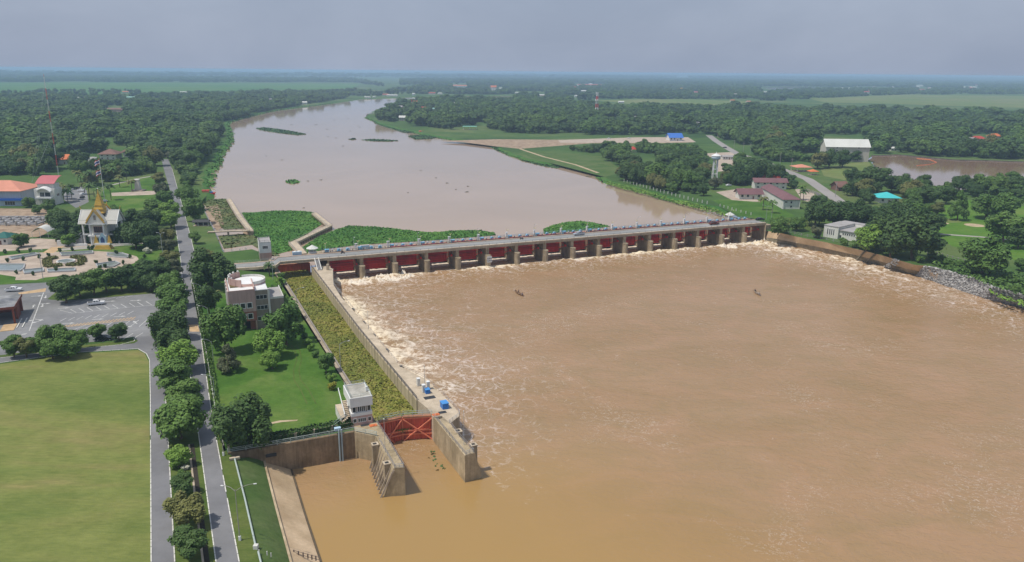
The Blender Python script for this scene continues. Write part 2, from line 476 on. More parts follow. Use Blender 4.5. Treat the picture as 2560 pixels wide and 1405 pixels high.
def inpoly(x, y, poly):
    c = False; n = len(poly); j = n - 1
    for i in range(n):
        a, b = poly[i], poly[j]
        if (a[1] > y) != (b[1] > y) and x < (b[0] - a[0]) * (y - a[1]) / (b[1] - a[1]) + a[0]: c = not c
        j = i
    return c
def cdt(outer, holes, z):
    pts, edges = [], []
    for loop in [outer] + holes:
        b = len(pts); pts += [Vector((p[0], p[1])) for p in loop]
        edges += [(b + i, b + (i + 1) % len(loop)) for i in range(len(loop))]
    vs, es, fs, *_ = geometry.delaunay_2d_cdt(pts, edges, [], 0, 1e-5)
    mb = MB(); mb.v = [(v.x, v.y, z) for v in vs]
    hp = [[(p[0], p[1]) for p in h] for h in holes]
    for f in fs:
        cx = sum(vs[i].x for i in f) / len(f); cy = sum(vs[i].y for i in f) / len(f)
        if any(inpoly(cx, cy, h) for h in hp): continue
        a, b, c = [vs[i] for i in f[:3]]
        if (b - a).x * (c - a).y - (b - a).y * (c - a).x < 0: f = f[::-1]
        mb.f.append(tuple(f))
    return mb
outer = [(-60000, -600), (60000, -600), (60000, 70000), (-60000, 70000)]
hole2 = [Vector((hole[0].x, -600.0, 0))] + hole[1:-1] + [Vector((600, -600.0, 0))]
# the land is one sheet with the river and the pond cut out of it
S_(cdt(outer, [hole2, pond], 0.0).build('ground', M_land))
# river banks
S_(strip('river_bank', [at_z(offset(bankL, 5.2), -0.02), at_z(offset(bankL, 3), -0.5), bankL, at_z(offset(bankL, -3), -4)], M_bankg))
S_(strip('river_bank', [at_z(offset(bankR, 5.2), -0.02), at_z(offset(bankR, 3), -0.5), bankR, at_z(offset(bankR, -3), -4)], M_bankg))
pl = pond + [pond[0]]
S_(strip('pond_bank', [at_z(pl, 0.0), at_z(offset(pl, 2), -2.0)], M_soil))
mud = PL([(500, 507), (506, 507), (558, 631), (535, 583)], 0)

# ---- waters
def water(name, col, col2, rough, spec, bump, bscale, sc=0.01, mp=(1, 1, 1), foam=False):
    m = bpy.data.materials.new(name); m.use_nodes = True
    t = m.node_tree; b = t.nodes['Principled BSDF']
    b.inputs['Roughness'].default_value = rough
    b.inputs['Specular IOR Level'].default_value = spec
    b.inputs['IOR'].default_value = 1.33
    g = t.nodes.new('ShaderNodeNewGeometry')
    def mapping(s, r=0.0):
        mm = t.nodes.new('ShaderNodeMapping')
        mm.inputs['Scale'].default_value = s
        mm.inputs['Rotation'].default_value = (0, 0, r)
        t.links.new(g.outputs['Position'], mm.inputs[0]); return mm.outputs[0]
    def nz(sc_, det, rg, dist, vec):
        n = t.nodes.new('ShaderNodeTexNoise')
        for k, v in (('Scale', sc_), ('Detail', det), ('Roughness', rg), ('Distortion', dist)): n.inputs[k].default_value = v
        t.links.new(vec, n.inputs['Vector']); return n.outputs['Fac']
    def ramp(src, stops, interp='LINEAR'):
        r = t.nodes.new('ShaderNodeValToRGB'); r.color_ramp.interpolation = interp
        while len(r.color_ramp.elements) < len(stops): r.color_ramp.elements.new(0.5)
        for e, (p, c) in zip(r.color_ramp.elements, stops):
            e.position = p; e.color = (*c, 1) if hasattr(c, '__len__') else (c, c, c, 1)
        t.links.new(src, r.inputs[0]); return r.outputs[0]
    def math_(op, a, b_):
        x = t.nodes.new('ShaderNodeMath'); x.operation = op
        for i, s in enumerate((a, b_)):
            if hasattr(s, 'node'): t.links.new(s, x.inputs[i])
            elif s is not None: x.inputs[i].default_value = s
        return x.outputs[0]
    base = ramp(nz(sc, 6, 0.6, 0.8, mapping(mp, math.radians(-60))), [(0.35, col), (0.65, col2)])
    h = nz(bscale, 4, 0.5, 0.5, mapping((1, 1, 1)))
    if foam:
        at = t.nodes.new('ShaderNodeAttribute'); at.attribute_name = 'foam'
        mask = at.outputs['Fac']
        n_a = nz(0.055, 7, 0.72, 2.6, mapping((1.0, 1.0, 1), math.radians(25)))       # boils and swirls
        n_b = nz(0.22, 8, 0.75, 1.6, mapping((1.0, 1.0, 1), 0.3))
        n_c = nz(0.9, 5, 0.7, 0.6, mapping((1, 1, 1)))
        # thin lace: ridges of warped noise
        def ridge(src, w):
            d = math_('ABSOLUTE', math_('SUBTRACT', src, 0.5), None)
            return ramp(d, [(0.0, 1.0), (w, 0.0)])
        def net(sc_, warp, w, rot):
            nn = t.nodes.new('ShaderNodeTexNoise'); nn.inputs['Scale'].default_value = sc_ * 1.3; nn.inputs['Detail'].default_value = 4
            pv = mapping((1, 1, 1), rot); t.links.new(pv, nn.inputs['Vector'])
            sc2 = t.nodes.new('ShaderNodeVectorMath'); sc2.operation = 'SCALE'; sc2.inputs['Scale'].default_value = warp; t.links.new(nn.outputs['Color'], sc2.inputs[0])
            ad = t.nodes.new('ShaderNodeVectorMath'); ad.operation = 'ADD'; t.links.new(pv, ad.inputs[0]); t.links.new(sc2.outputs[0], ad.inputs[1])
            vo = t.nodes.new('ShaderNodeTexVoronoi'); vo.feature = 'DISTANCE_TO_EDGE'; vo.voronoi_dimensions = '2D'; vo.inputs['Scale'].default_value = sc_; t.links.new(ad.outputs[0], vo.inputs['Vector'])
            return ramp(vo.outputs['Distance'], [(0.0, 1.0), (w, 0.0)])
        brk = ramp(nz(0.4, 5, 0.7, 0.5, mapping((1, 1, 1), 1.1)), [(0.42, 0.0), (0.56, 1.0)])
        lace = math_('MAXIMUM', math_('MULTIPLY', math_('MAXIMUM', net(0.11, 9.0, 0.06, 0.4), net(0.26, 4.0, 0.08, 1.0)), brk), math_('MULTIPLY', ridge(n_b, 0.02), 0.35))
        patch = ramp(n_a, [(0.55, 0.0), (0.70, 1.0)])
        gate = math_('ADD', math_('MULTIPLY', mask, 1.25), math_('MULTIPLY', math_('SUBTRACT', n_a, 0.55), 1.1))
        sg = math_('ADD', math_('MULTIPLY', mask, 0.92), math_('ADD', math_('MULTIPLY', math_('SUBTRACT', n_b, 0.5), 2.4), math_('MULTIPLY', math_('SUBTRACT', n_a, 0.5), 1.5)))
        solid = ramp(sg, [(0.62, 0.0), (0.76, 0.55), (1.05, 1.0)])
        lacew = ramp(gate, [(0.06, 0.0), (0.2, 0.3), (0.42, 1.0)])
        f1 = math_('MULTIPLY', math_('MULTIPLY', lace, lacew), ramp(n_c, [(0.38, 0.25), (0.6, 1.0)]))
        # scattered flecks far from the dam
        n_d = nz(0.03, 3, 0.5, 0.5, mapping((1, 1, 1)))
        fl = math_('MULTIPLY', ridge(nz(0.12, 6, 0.7, 2.2, mapping((1.0, 1.4, 1), 0.9)), 0.012), ramp(n_d, [(0.52, 0.0), (0.66, 0.75)]))
        fl = math_('MULTIPLY', fl, ramp(n_c, [(0.44, 0.0), (0.56, 1.0)]))
        ft = t.nodes.new('ShaderNodeAttribute'); ft.attribute_name = 'calm'
        fl = math_('MULTIPLY', fl, math_('SUBTRACT', 1.0, ft.outputs['Fac']))
        ff = math_('MINIMUM', math_('MAXIMUM', math_('MAXIMUM', f1, solid), fl), 1.0)
        # olive and pink patches of silt
        base2 = ramp(nz(0.05, 5, 0.6, 1.2, mapping((1, 1.8, 1), 0.5)), [(0.3, (0.9, 0.93, 0.88)), (0.7, (1.08, 1.03, 1.08))])
        m0 = t.nodes.new('ShaderNodeMixRGB'); m0.blend_type = 'MULTIPLY'; m0.inputs[0].default_value = 1
        t.links.new(base, m0.inputs[1]); t.links.new(base2, m0.inputs[2]); base = m0.outputs[0]
        mc = t.nodes.new('ShaderNodeMixRGB'); t.links.new(ft.outputs['Fac'], mc.inputs[0]); t.links.new(base, mc.inputs[1]); mc.inputs[2].default_value = (0.345, 0.215, 0.075, 1); base = mc.outputs[0]
        fc = ramp(mask, [(0.45, (0.70, 0.62, 0.57)), (0.95, (0.82, 0.70, 0.50))])
        m1 = t.nodes.new('ShaderNodeMixRGB'); t.links.new(ff, m1.inputs[0]); t.links.new(base, m1.inputs[1]); t.links.new(fc, m1.inputs[2])
        base = m1.outputs[0]
        t.links.new(math_('ADD', math_('MULTIPLY', ff, 0.5), rough), b.inputs['Roughness'])
        h = math_('ADD', math_('MULTIPLY', h, 1.0), math_('MULTIPLY', nz(0.35, 5, 0.6, 1.0, mapping((1, 1.5, 1), 0.4)), 2.5))
        bpS = math_('MULTIPLY', math_('SUBTRACT', 1.08, ft.outputs['Fac']), bump)
    t.links.new(base, b.inputs['Base Color'])
    bp = t.nodes.new('ShaderNodeBump'); bp.inputs['Strength'].default_value = bump; bp.inputs['Distance'].default_value = 0.4
    if foam: t.links.new(bpS, bp.inputs['Strength'])
    t.links.new(h, bp.inputs['Height']); t.links.new(bp.outputs[0], b.inputs['Normal'])
    return m
M_wup = water('silty_river_water', (0.37, 0.27, 0.185), (0.405, 0.295, 0.205), 0.05, 0.5, 0.05, 0.5)
M_wpond = water('silty_pond_water', (0.24, 0.155, 0.10), (0.28, 0.185, 0.12), 0.06, 0.5, 0.05, 0.5)
M_wdn = water('churned_river_water', (0.31, 0.196, 0.092), (0.345, 0.221, 0.114), 0.24, 0.5, 0.34, 0.8, 0.012, (1, 2, 1), True)

# dam frame: A = left end, a runs along the dam, b downstream
DZ = 3.8
dA, dB = P(818, 646, DZ), P(1915, 557, DZ)
dE = (dB - dA).normalized(); DL = (dB - dA).length
dN = Vector((-dE.y, dE.x, 0))                    # upstream
d_ang = ang(dA, dB)
mb = MB()
up = [tuple(p) for p in bankL[::1]] + [tuple(p) for p in bankR]
upo = [dA - dE * 90 + dN * 12.5] + [Vector((p.x, p.y, 0)) for p in offset(bankL, 2)] + [Vector((p.x, p.y, 0)) for p in offset(bankR, 2)] + [dB + dE * 12 + dN * 12.5]
S_(MB().sheet(upo, ZU).build('river', M_wup))
S_(MB().sheet(offset(pl, -1)[:-1], -1.0).build('pond', M_wpond))

def sm(x, a, b):
    t_ = min(1, max(0, (x - a) / (b - a))); return t_ * t_ * (3 - 2 * t_)
lwA, lwB = P(852, 742, ZD), P(1150, 1070, ZD)     # river face of the lock wall
lwd = (lwB - lwA).normalized(); lwn = Vector((-lwd.y, lwd.x, 0)) 
if lwn.x < 0: lwn = -lwn
rb = [Vector((p.x, p.y, 0)) for p in right_bot]
def seg_dist(p, pts):
    best = 1e9
    for a, b in zip(pts, pts[1:]):
        ab = b - a; t_ = max(0, min(1, (p - a).dot(ab) / ab.length_squared))
        best = min(best, (a + ab * t_ - p).length)
    return best
def steps(a, b, s0, g, smax):
    o = [a]; s = s0
    while o[-1] < b: o.append(o[-1] + s); s = min(smax, s * g)
    return o
avs = [-60 + 4 * i for i in range(12)] + [-12 + 1.15 * i for i in range(230)] + steps(253, 640, 1.5, 1.12, 30)
bvs = [-18 + 1.6 * i for i in range(12)] + steps(1.2, 560, 0.8, 1.016, 9)
calm_c = P(980, 1250, ZD)
mb = MB(); foam = []; calm = []
A0 = Vector((dA.x, dA.y, 0))
for bb in bvs:
    for aa in avs:
        p = A0 + dE * aa - dN * bb
        p.z = 0
        sdam = bb - 0.5
        u = aa / DL
        # strength of the plunging water along the dam
        edgeL = math.exp(-((aa - 6) / 34) ** 2)
        edgeR = math.exp(-((aa - DL + 6) / 26) ** 2)
        n3 = noise.noise((p.x * 0.03, p.y * 0.03, 1.0))
        k = 0.0
        if sdam > -1.0:
            k = 0.7 * math.exp(-max(0, sdam - 2) / 7.0) + 0.24 * math.exp(-max(0, sdam) / 28)
            k = max(k, 1.0 * edgeL * math.exp(-max(0, sdam - 4) / 30), 0.98 * edgeR * math.exp(-max(0, sdam - 4) / 20))
        dl = (p - Vector((lwA.x, lwA.y, 0))).dot(lwn); al = (p - Vector((lwA.x, lwA.y, 0))).dot(lwd)
        if dl > -3:
            k = max(k, 0.86 * math.exp(-max(0, dl) / 21) * (1 - sm(al, 70, 190)) + 0.07 * math.exp(-max(0, dl) / 50) * (1 - sm(al, 120, 230)))
        if aa > 150:
            dr = seg_dist(p, rb)
            if dr < 90: k = max(k, 0.66 * math.exp(-((dr - 8) / 22) ** 2) * (1 - sm(sdam, 40, 230)) + 0.16 * math.exp(-dr / 30))
        k *= 1 + 0.35 * n3
        cq = sm((calm_c - p).length + 10 * n3, 95, 30) if False else 0.0
        dc = 1.0 - sm(al, 135, 175) if dl > -4 else 0.0
        cq = sm(-dl + (al - 150) * 0.25, -45, 25) * sm(al, 135, 165)
        z = ZD
        if bb > 0.2 and k > 0.05:
            e = sm(bb, 0.2, 3.0)
            w = noise.fractal((p.x * 0.22, p.y * 0.22, 2.0), 0.9, 2.1, 4)
            w2 = abs(noise.noise((p.x * 0.5, p.y * 0.5, 7)))
            z += e * (k ** 1.3) * (1.25 * w + 0.9 * w2 + 0.55 * k)
        elif bb > 0.2:
            z += 0.10 * noise.noise((p.x * 0.12, p.y * 0.12, 2.0))
        mb.v.append((p.x, p.y, z)); foam.append(max(0.0, min(1.0, k))); calm.append(cq)
na = len(avs)
for j in range(len(bvs) - 1):
    for i in range(na - 1):
        mb.f.append((j * na + i, (j + 1) * na + i, (j + 1) * na + i + 1, j * na + i + 1))
wo = mb.build('river_below_the_dam', M_wdn, None, True)
for nm, vals in (('foam', foam), ('calm', calm)):
    at = wo.data.attributes.new(nm, 'FLOAT', 'POINT'); at.data.foreach_set('value', vals)
S_(wo)

# ---- downstream banks
gs = left_low[:4]
rev_t = [P(660, 1152, -3.3), P(690, 1270, -3.3), P(727, 1405, -3.3)]
rev_t = rev_t + [rev_t[-1] + (rev_t[-1] - rev_t[0]) * 5]
rev_b = [P(727, 1170, ZD), P(762, 1285, ZD), P(802, 1405, ZD)]
rev_b = rev_b + [rev_b[-1] + (rev_b[-1] - rev_b[0]) * 5]
gt = [left_low[3], left_low[2], left_low[1]]; gt = gt + [gt[-1] + (gt[-1] - gt[0]) * 5]
def resamp(pts, n):
    L = [0]
    for a, b in zip(pts, pts[1:]): L.append(L[-1] + (b - a).length)
    o = []
    for i in range(n):
        s = L[-1] * i / (n - 1); j = 0
        while j < len(L) - 2 and L[j + 1] < s: j += 1
        o.append(pts[j].lerp(pts[j + 1], (s - L[j]) / max(1e-6, L[j + 1] - L[j])))
    return o
gt, rt, rb_ = resamp(gt, 40), resamp(rev_t, 40), resamp(rev_b, 40)
mid = [a.lerp(b, 0.45) + Vector((0, 0, 0.6)) for a, b in zip(gt, rt)]
S_(strip('grass_slope', [gt, mid, [p + Vector((0, 0, 0.05)) for p in rt]], M_slope, smooth=True))
S_(strip('revetment', [[p + Vector((0, 0, 0.0)) for p in rt], rb_, [b + (b - a) * 0.5 for a, b in zip(rt, rb_)]], M_revet))
# low kerb along the revetment top and a toe ledge at the water
mbk = MB(); 
for a, b in zip(rt[:-1], rt[1:]): mbk.bar(a + Vector((0, 0, 0.1)), b + Vector((0, 0, 0.1)), 0.3, 4)
S_(mbk.build('revetment_kerb', M_sand))
mbk = MB()
for a, b in zip(rb_[:-1], rb_[1:]): mbk.bar(a + Vector((0, 0, 0.02)), b + Vector((0, 0, 0.02)), 0.28, 4)
S_(mbk.build('revetment_toe', mat('wet_concrete', (0.10, 0.075, 0.045), 0.7, 0.2, 0.5)))
# right bank: concrete revetment (first part), then riprap
nR = len(right_top)
wetc = mat('wet_stained_concrete', (0.2, 0.175, 0.115), 0.8, 0.2, 0.3, (0.28, 0.235, 0.16), fine=0.1, streak=0.3)
def rowz(i0, i1, f): return [right_top[i].lerp(right_bot[i], f) for i in range(i0, i1)]
S_(strip('bank_revetment', [rowz(0, 8, 0), rowz(0, 8, 0.55)], M_revet))
S_(strip('bank_revetment_foot', [rowz(0, 8, 0.55), rowz(0, 8, 1.0), rowz(0, 8, 1.5)], wetc))
S_(strip('bank_slope', [rowz(7, nR, 0), rowz(7, nR, 1.0), rowz(7, nR, 1.4)], M_soil))

# ---- sheets lying on the ground
def ground_sheet(name, pts, m, z=0.02, px=True):
    q = PL(pts, z) if px else pts
    return S_(MB().sheet(q, z).build(name, m))
dry = PL([(372, 905), (362, 884), (345, 875), (190, 884), (0, 910), (-300, 960)], 0)
dry2 = P(378, 1405, 0); dd = (dry2 - dry[0]).normalized()
dry = dry + [Vector((-260, 40, 0)), dry2 + dd * 120]
S_(MB().sheet(dry, 0.02).build('dry_field', M_dry))
ground_sheet('lawn', [(478, 715), (556, 702), (690, 684), (873, 960), (925, 1045), (882, 1080), (560, 1128), (541, 1060), (520, 920), (500, 820)], M_lawn, 0.02)
vl = [(437, 1405), (420, 1094), (414, 993), (407, 850), (407, 740), (412, 700), (420, 640), (430, 600)]
vr = [(540, 1405), (518, 1242), (499, 1108), (484, 1000), (472, 900), (458, 822), (456, 700), (451, 651), (441, 600)]
q = PL(vl, 0.02)[::1]; ex = (q[0] - q[1]).normalized() * 70
r_ = PL(vr, 0.02); ex2 = (r_[0] - r_[1]).normalized() * 70
S_(MB().sheet([q[0] + ex] + q + r_[::-1] + [r_[0] + ex2], 0.02).build('verge', M_verge))
rr = [(598, 1405), (574, 1277), (548, 1136), (540, 1094), (530, 1035), (520, 985), (510, 920), (501, 833), (478, 710)]
r2 = PL(rr, 0.02); ll = PL([(641, 1373), (613, 1250), (587, 1147), (566, 1130), (541, 1040), (520, 920), (505, 830), (483, 712)], 0.02)
S_(MB().sheet([r2[0] + (r2[0] - r2[1]).normalized() * 70] + r2 + ll[::-1] + [ll[0] + (ll[0] - ll[1]).normalized() * 55], 0.02).build('verge', M_verge))
# right (riverside) road
roadL = [(540, 1405), (518, 1242), (499.6, 1108), (484, 1000), (471, 900), (459, 822), (456, 700), (452, 651), (440, 574), (431, 496), (409, 421), (404, 398)]
roadR = [(598, 1405), (573.7, 1277), (548, 1136), (540, 1094), (524, 1000), (501, 833), (478, 708), (489, 644), (472, 574), (458.6, 525), (430, 421), (421, 398)]
def extend(pts, d): return [pts[0] + (pts[0] - pts[1]).normalized() * d] + pts
RL, RR = extend(PL(roadL, 0.04), 80), extend(PL(roadR, 0.04), 80)
S_(MB().sheet(RL + RR[::-1], 0.04).build('road', M_asph))
sl_ = [(378, 1405), (376, 993), (374, 900), (366, 884), (345, 872), (190, 881), (0, 907), (-300, 958)]
sr_ = [(437, 1405), (420, 1094), (414, 993), (407, 850), (405, 838)]
SL, SR = extend(PL(sl_, 0.04), 80), extend(PL(sr_, 0.04), 80)
north = PL([(340, 842), (335, 853), (300, 862), (170, 874), (0, 895), (-300, 945)], 0.04)
S_(MB().sheet(SL[::1] + north[::-1] + SR[::-1], 0.04).build('road', M_asph))
ground_sheet('parking_lot', [(0, 712), (200, 702), (456, 672), (456, 722), (410, 733), (407, 790), (405, 838), (340, 842), (200, 858), (60, 885), (-300, 940), (-300, 735)], M_asph2, 0.03)
# kerbs: painted stones with gaps
def kerb(pts, name='kerb', m=M_kerb, w=0.2, h=0.1, dash=2.4, gap=0.18, skip=()):
    mb = MB()
    for a, b in zip(pts, pts[1:]):
        L = (b - a).length; n = max(1, int(L / dash)); rz = ang(a, b)
        for i in range(n):
            if random.random() < 0.04: continue
            c = a.lerp(b, (i + 0.5) / n)
            mb.box((c.x, c.y, h / 2 + 0.02), (L / n - gap, w, h), rz)
    return S_(mb.build(name, m))
kerb(RL[:7]); kerb(RR[:7]); kerb(SL[:5]); kerb(SR[:4]); kerb(RR[7:12]); kerb(RL[7:11]); kerb(SL[4:9]); kerb(north, dash=3)
ground_sheet('asphalt_patch', [(471, 812), (494, 811), (499, 829), (475, 829)], M_marko, 0.06)
# far roads
def ribbon(name, pts, w, m, z=0.03, kerbs=None):
    q = PL(pts, z)
    a, b = offset(q, w / 2), offset(q, -w / 2)
    S_(strip(name, [a, b], m))
    return q
ribbon('road', [(1772, 338), (1790, 352), (1815, 368), (1845, 385), (1900, 400), (1960, 425), (2020, 448), (2080, 490), (2120, 520)], 9, mat('pale_road', (0.29, 0.27, 0.25), 0.9, 0.1, 0.05), 0.05)
ribbon('path', [(2350, 585), (2450, 592), (2560, 603), (2700, 618)], 3.4, M_kerbg, 0.05)
ribbon('path', [(1580, 372), (1560, 390), (1590, 420), (1640, 440)], 3, M_sand, 0.05)
ribbon('path', [(1300, 372), (1360, 392), (1440, 412), (1495, 432)], 3.2, M_sand, 0.05)
ribbon('path', [(120, 400), (200, 396), (235, 392)], 5, M_kerbg, 0.05)
ribbon('path', [(282, 462), (340, 447), (400, 437)], 3, M_kerbg, 0.05)
ground_sheet('lawn', [(280, 455), (400, 435), (420, 470), (430, 520), (240, 540), (255, 480)], M_lawn)
ground_sheet('golf_lawn', [(2330, 512), (2420, 500), (2560, 515), (2700, 540), (2700, 700), (2560, 655), (2480, 640), (2380, 615), (2320, 580)], M_golf)
ground_sheet('golf_lawn', [(1780, 500), (1900, 495), (1990, 540), (1920, 552), (1850, 540)], M_lawn)
ground_sheet('bank_terrace', [(1925, 562), (2060, 585), (2160, 615), (2260, 640), (2220, 610), (2120, 565), (1990, 545), (1930, 545)], M_verge)
ground_sheet('park_lawn', [(1410, 385), (1500, 385), (1560, 430), (1510, 442), (1440, 424), (1330, 396), (1300, 378)], M_slope)
ground_sheet('scrub_clearing', [(2050, 420), (2170, 402), (2190, 430), (2220, 450), (2120, 452), (2060, 440)], M_fieldy)
ground_sheet('sand_yard', [(1100, 352), (1240, 348), (1470, 350), (1690, 345), (1735, 356), (1640, 358), (1480, 358), (1300, 372), (1240, 366), (1160, 356)], M_soil, 0.03)
ground_sheet('sand_yard', [(1395, 350), (1600, 343), (1720, 343), (1740, 355), (1620, 357), (1400, 357)], M_plaza, 0.05)
ground_sheet('sand_yard', [(1735, 385), (1830, 380), (1850, 400), (1830, 425), (1790, 430), (1790, 395)], M_plaza, 0.03)
ground_sheet('forecourt', [(1790, 480), (1860, 470), (1900, 505), (1830, 500)], M_plaza, 0.04)
ground_sheet('sand_yard', [(1985, 470), (2035, 482), (2040, 510), (2005, 500)], M_plaza, 0.03)
ground_sheet('paddy_field', [(-400, 207), (330, 206), (900, 210), (880, 222), (560, 228), (300, 232), (200, 240), (-400, 246)], M_paddy)
ground_sheet('paddy_field', [(1480, 250), (1700, 247), (1900, 255), (1880, 263), (1600, 262)], M_fieldy)
ground_sheet('paddy_field', [(2020, 246), (2250, 236), (2560, 240), (3000, 250), (3000, 280), (2560, 270), (2250, 260), (2060, 256)], M_fieldy)
ground_sheet('far_lake', [(1905, 219), (2010, 217), (2070, 221), (1930, 224)], M_wpond)
ground_sheet('sand_yard', [(1590, 232), (1730, 229), (1740, 232), (1600, 235)], M_plaza, 0.03)
ground_sheet('sand_bank', [(510, 520), (545, 510), (560, 560), (545, 580), (530, 560)], M_soil, -1.85)
for cx, cy, w in ((2436, 563, 46), (2370, 551, 60), (2362, 558, 20)):
    c = P(cx, cy, 0); r0 = px2m(w, c) / 2
    S_(MB().lathe([(0.001, 0.08), (r0 * 0.8, 0.08), (r0, 0.03)], (c.x, c.y, 0), 20).build('sand_bunker', M_sand if w < 50 else M_fieldy))
# ---------------------------------------------------------------- barrage
ORD = ['first', 'second', 'third', 'fourth', 'fifth', 'sixth', 'seventh', 'eighth', 'ninth', 'tenth', 'eleventh', 'twelfth', 'thirteenth', 'fourteenth', 'fifteenth', 'sixteenth', 'seventeenth', 'eighteenth', 'nineteenth', 'twentieth']
dam = thing('barrage', 'long concrete barrage with sixteen red gates and a road across its top', 'dam', (dA.x, dA.y, 0), d_ang)
NB = 16
bp_ = DL / NB
def local(o, p):
    return o.matrix_basis.inverted() @ p
def D(a, y, z):    # dam-local to world
    return Vector((dA.x, dA.y, 0)) + dE * a + dN * y + Vector((0, 0, z))
# piers
def pier_mb():
    m = MB()
    r = 1.15
    poly = [(r * math.cos(t), -1.5 + -1.3 * math.sin(t)) for t in [math.pi * i / 8 for i in range(9)]]
    poly = [(x, y) for x, y in poly] + [(-r, 21.0), (0, 22.5), (r, 21.0)]
    m.prism(poly, -10, -0.7)
    m.bb(-0.8, 0.8, -0.1, 2.6, -0.7, 2.75)
    m.bb(-1.1, 1.1, 4.4, 20.5, -0.7, 2.55)
    for s in (-1, 1):
        m.bb(s * 1.15 - 0.3, s * 1.15 + 0.3, 11.0, 12.3, -9, 2.58)
    m.bb(-1.25, 1.25, -2.0, 2.9, -0.82, -0.6)
    return m
pm = pier_mb().mesh('pier', M_conc2)
for k in range(1, NB):
    o = put('pier', pm, dam); o.location = (k * bp_, 0, 0)
ab = MB(); ab.bb(-2.5, 1.0, -2.2, 21, -10, 0.3); ab.bb(-2.0, 1.0, 9, 20.5, 0.3, 2.7); ab.bb(0.0, 0.9, 0.4, 2.4, 0.3, 2.75); ab.bb(0.95, 1.2, 11.2, 12.6, -9, 2.6)
ab.build('abutment', M_conc2, dam)
ab = MB(); ab.bb(DL - 0.8, DL + 3.0, -1.2, 22, -10, 2.75)
ab.build('abutment', M_conc2, dam)
# black and white gauge board painted on the fifth pier
gb = MB()
gb.bb(5 * bp_ - 1.25, 5 * bp_ + 1.25, -2.96, -2.8, -3.9, -0.9)
gbo = gb.build('warning_board', M_white, dam)
gb = MB()
for i in range(3):
    for j in range(2):
        MB().box((5 * bp_ - 0.75 + i * 0.75, -2.99, -2.0 - j * 1.1), (0.42, 0.06, 0.42), 0, 0, math.radians(45)).build('diamond', M_dark, gbo)
# deck, one slab over each bay
sl = MB(); sl.bb(-bp_ / 2 + 0.03, bp_ / 2 - 0.03, -0.2, 9.8, DZ - 0.35, DZ - 0.02)
slm = sl.mesh('deck_slab', M_coping)
gm = MB()
for y in (0.0, 3.2, 6.4, 9.4): gm.bb(-bp_ / 2, bp_ / 2, y - 0.2, y + 0.25, DZ - 1.25, DZ - 0.36)
gmm = gm.mesh('deck_beam', M_conc)
rd = MB().bb(-bp_ / 2 + 0.06, bp_ / 2 - 0.06, 1.0, 8.6, DZ - 0.019, DZ + 0.03).mesh('road_surface', M_deckroad)
fk = MB(); fk.bb(-bp_ / 2 + 0.03, bp_ / 2 - 0.03, -0.25, 0.9, DZ - 0.018, DZ + 0.2); fkm = fk.mesh('near_kerb', M_coping)
fk = MB(); fk.bb(-bp_ / 2 + 0.03, bp_ / 2 - 0.03, 8.65, 9.8, DZ - 0.018, DZ + 0.22); fkm2 = fk.mesh('far_kerb', mat('pinkish_kerb', (0.44, 0.335, 0.26), 0.9, 0.1, 0.8, dirt=0.15))
pp = MB(); pp.bb(-bp_ / 2 + 0.03, bp_ / 2 - 0.03, 9.82, 10.1, DZ - 0.3, DZ + 0.55)
for i in range(6): pp.bb(-bp_ / 2 + 0.5 + i * bp_ / 6, -bp_ / 2 + 0.75 + i * bp_ / 6, 9.84, 10.08, DZ + 0.55, DZ + 1.15)
pp.bb(-bp_ / 2 + 0.03, bp_ / 2 - 0.03, 9.88, 10.04, DZ + 1.15, DZ + 1.27)
M_parap = mat('weathered_parapet', (0.17, 0.135, 0.12), 0.9, 0.15, 0.5, dirt=0.2)
ppm = pp.mesh('parapet', M_parap)
sd_ = MB(); sd_.bb(-bp_ / 2, bp_ / 2, 11.6, 16.0, DZ - 0.9, DZ - 0.25); sd_.bb(-bp_ / 2, bp_ / 2, 11.6, 11.85, DZ - 0.25, DZ + 0.1)
sdm = sd_.mesh('service_deck', M_coping)
rl = MB()
for i in range(9): rl.bar((-bp_ / 2 + i * bp_ / 8, 15.8, DZ - 0.25), (-bp_ / 2 + i * bp_ / 8, 15.8, DZ + 0.95), 0.05)
for z in (0.3, 0.62, 0.95): rl.bar((-bp_ / 2, 15.8, DZ + z), (bp_ / 2, 15.8, DZ + z), 0.045)
for i in range(9): rl.bar((-bp_ / 2 + i * bp_ / 8, 11.8, DZ - 0.2), (-bp_ / 2 + i * bp_ / 8, 11.8, DZ + 0.85), 0.04)
for z in (0.45, 0.85): rl.bar((-bp_ / 2, 11.8, DZ + z), (bp_ / 2, 11.8, DZ + z), 0.04)
rlm = rl.mesh('railing', mat('blue_grey_rail', (0.2, 0.34, 0.42), 0.6, 0.1, 1.0))
nr = MB()
for i in range(4): nr.bb(-bp_ / 2 + 1 + i * bp_ / 4, -bp_ / 2 + 1.15 + i * bp_ / 4, 0.0, 0.12, DZ + 0.2, DZ + 0.85)
nr.bb(-bp_ / 2, bp_ / 2, 0.02, 0.1, DZ + 0.78, DZ + 0.88)
nrm = nr.mesh('near_railing', M_railg)
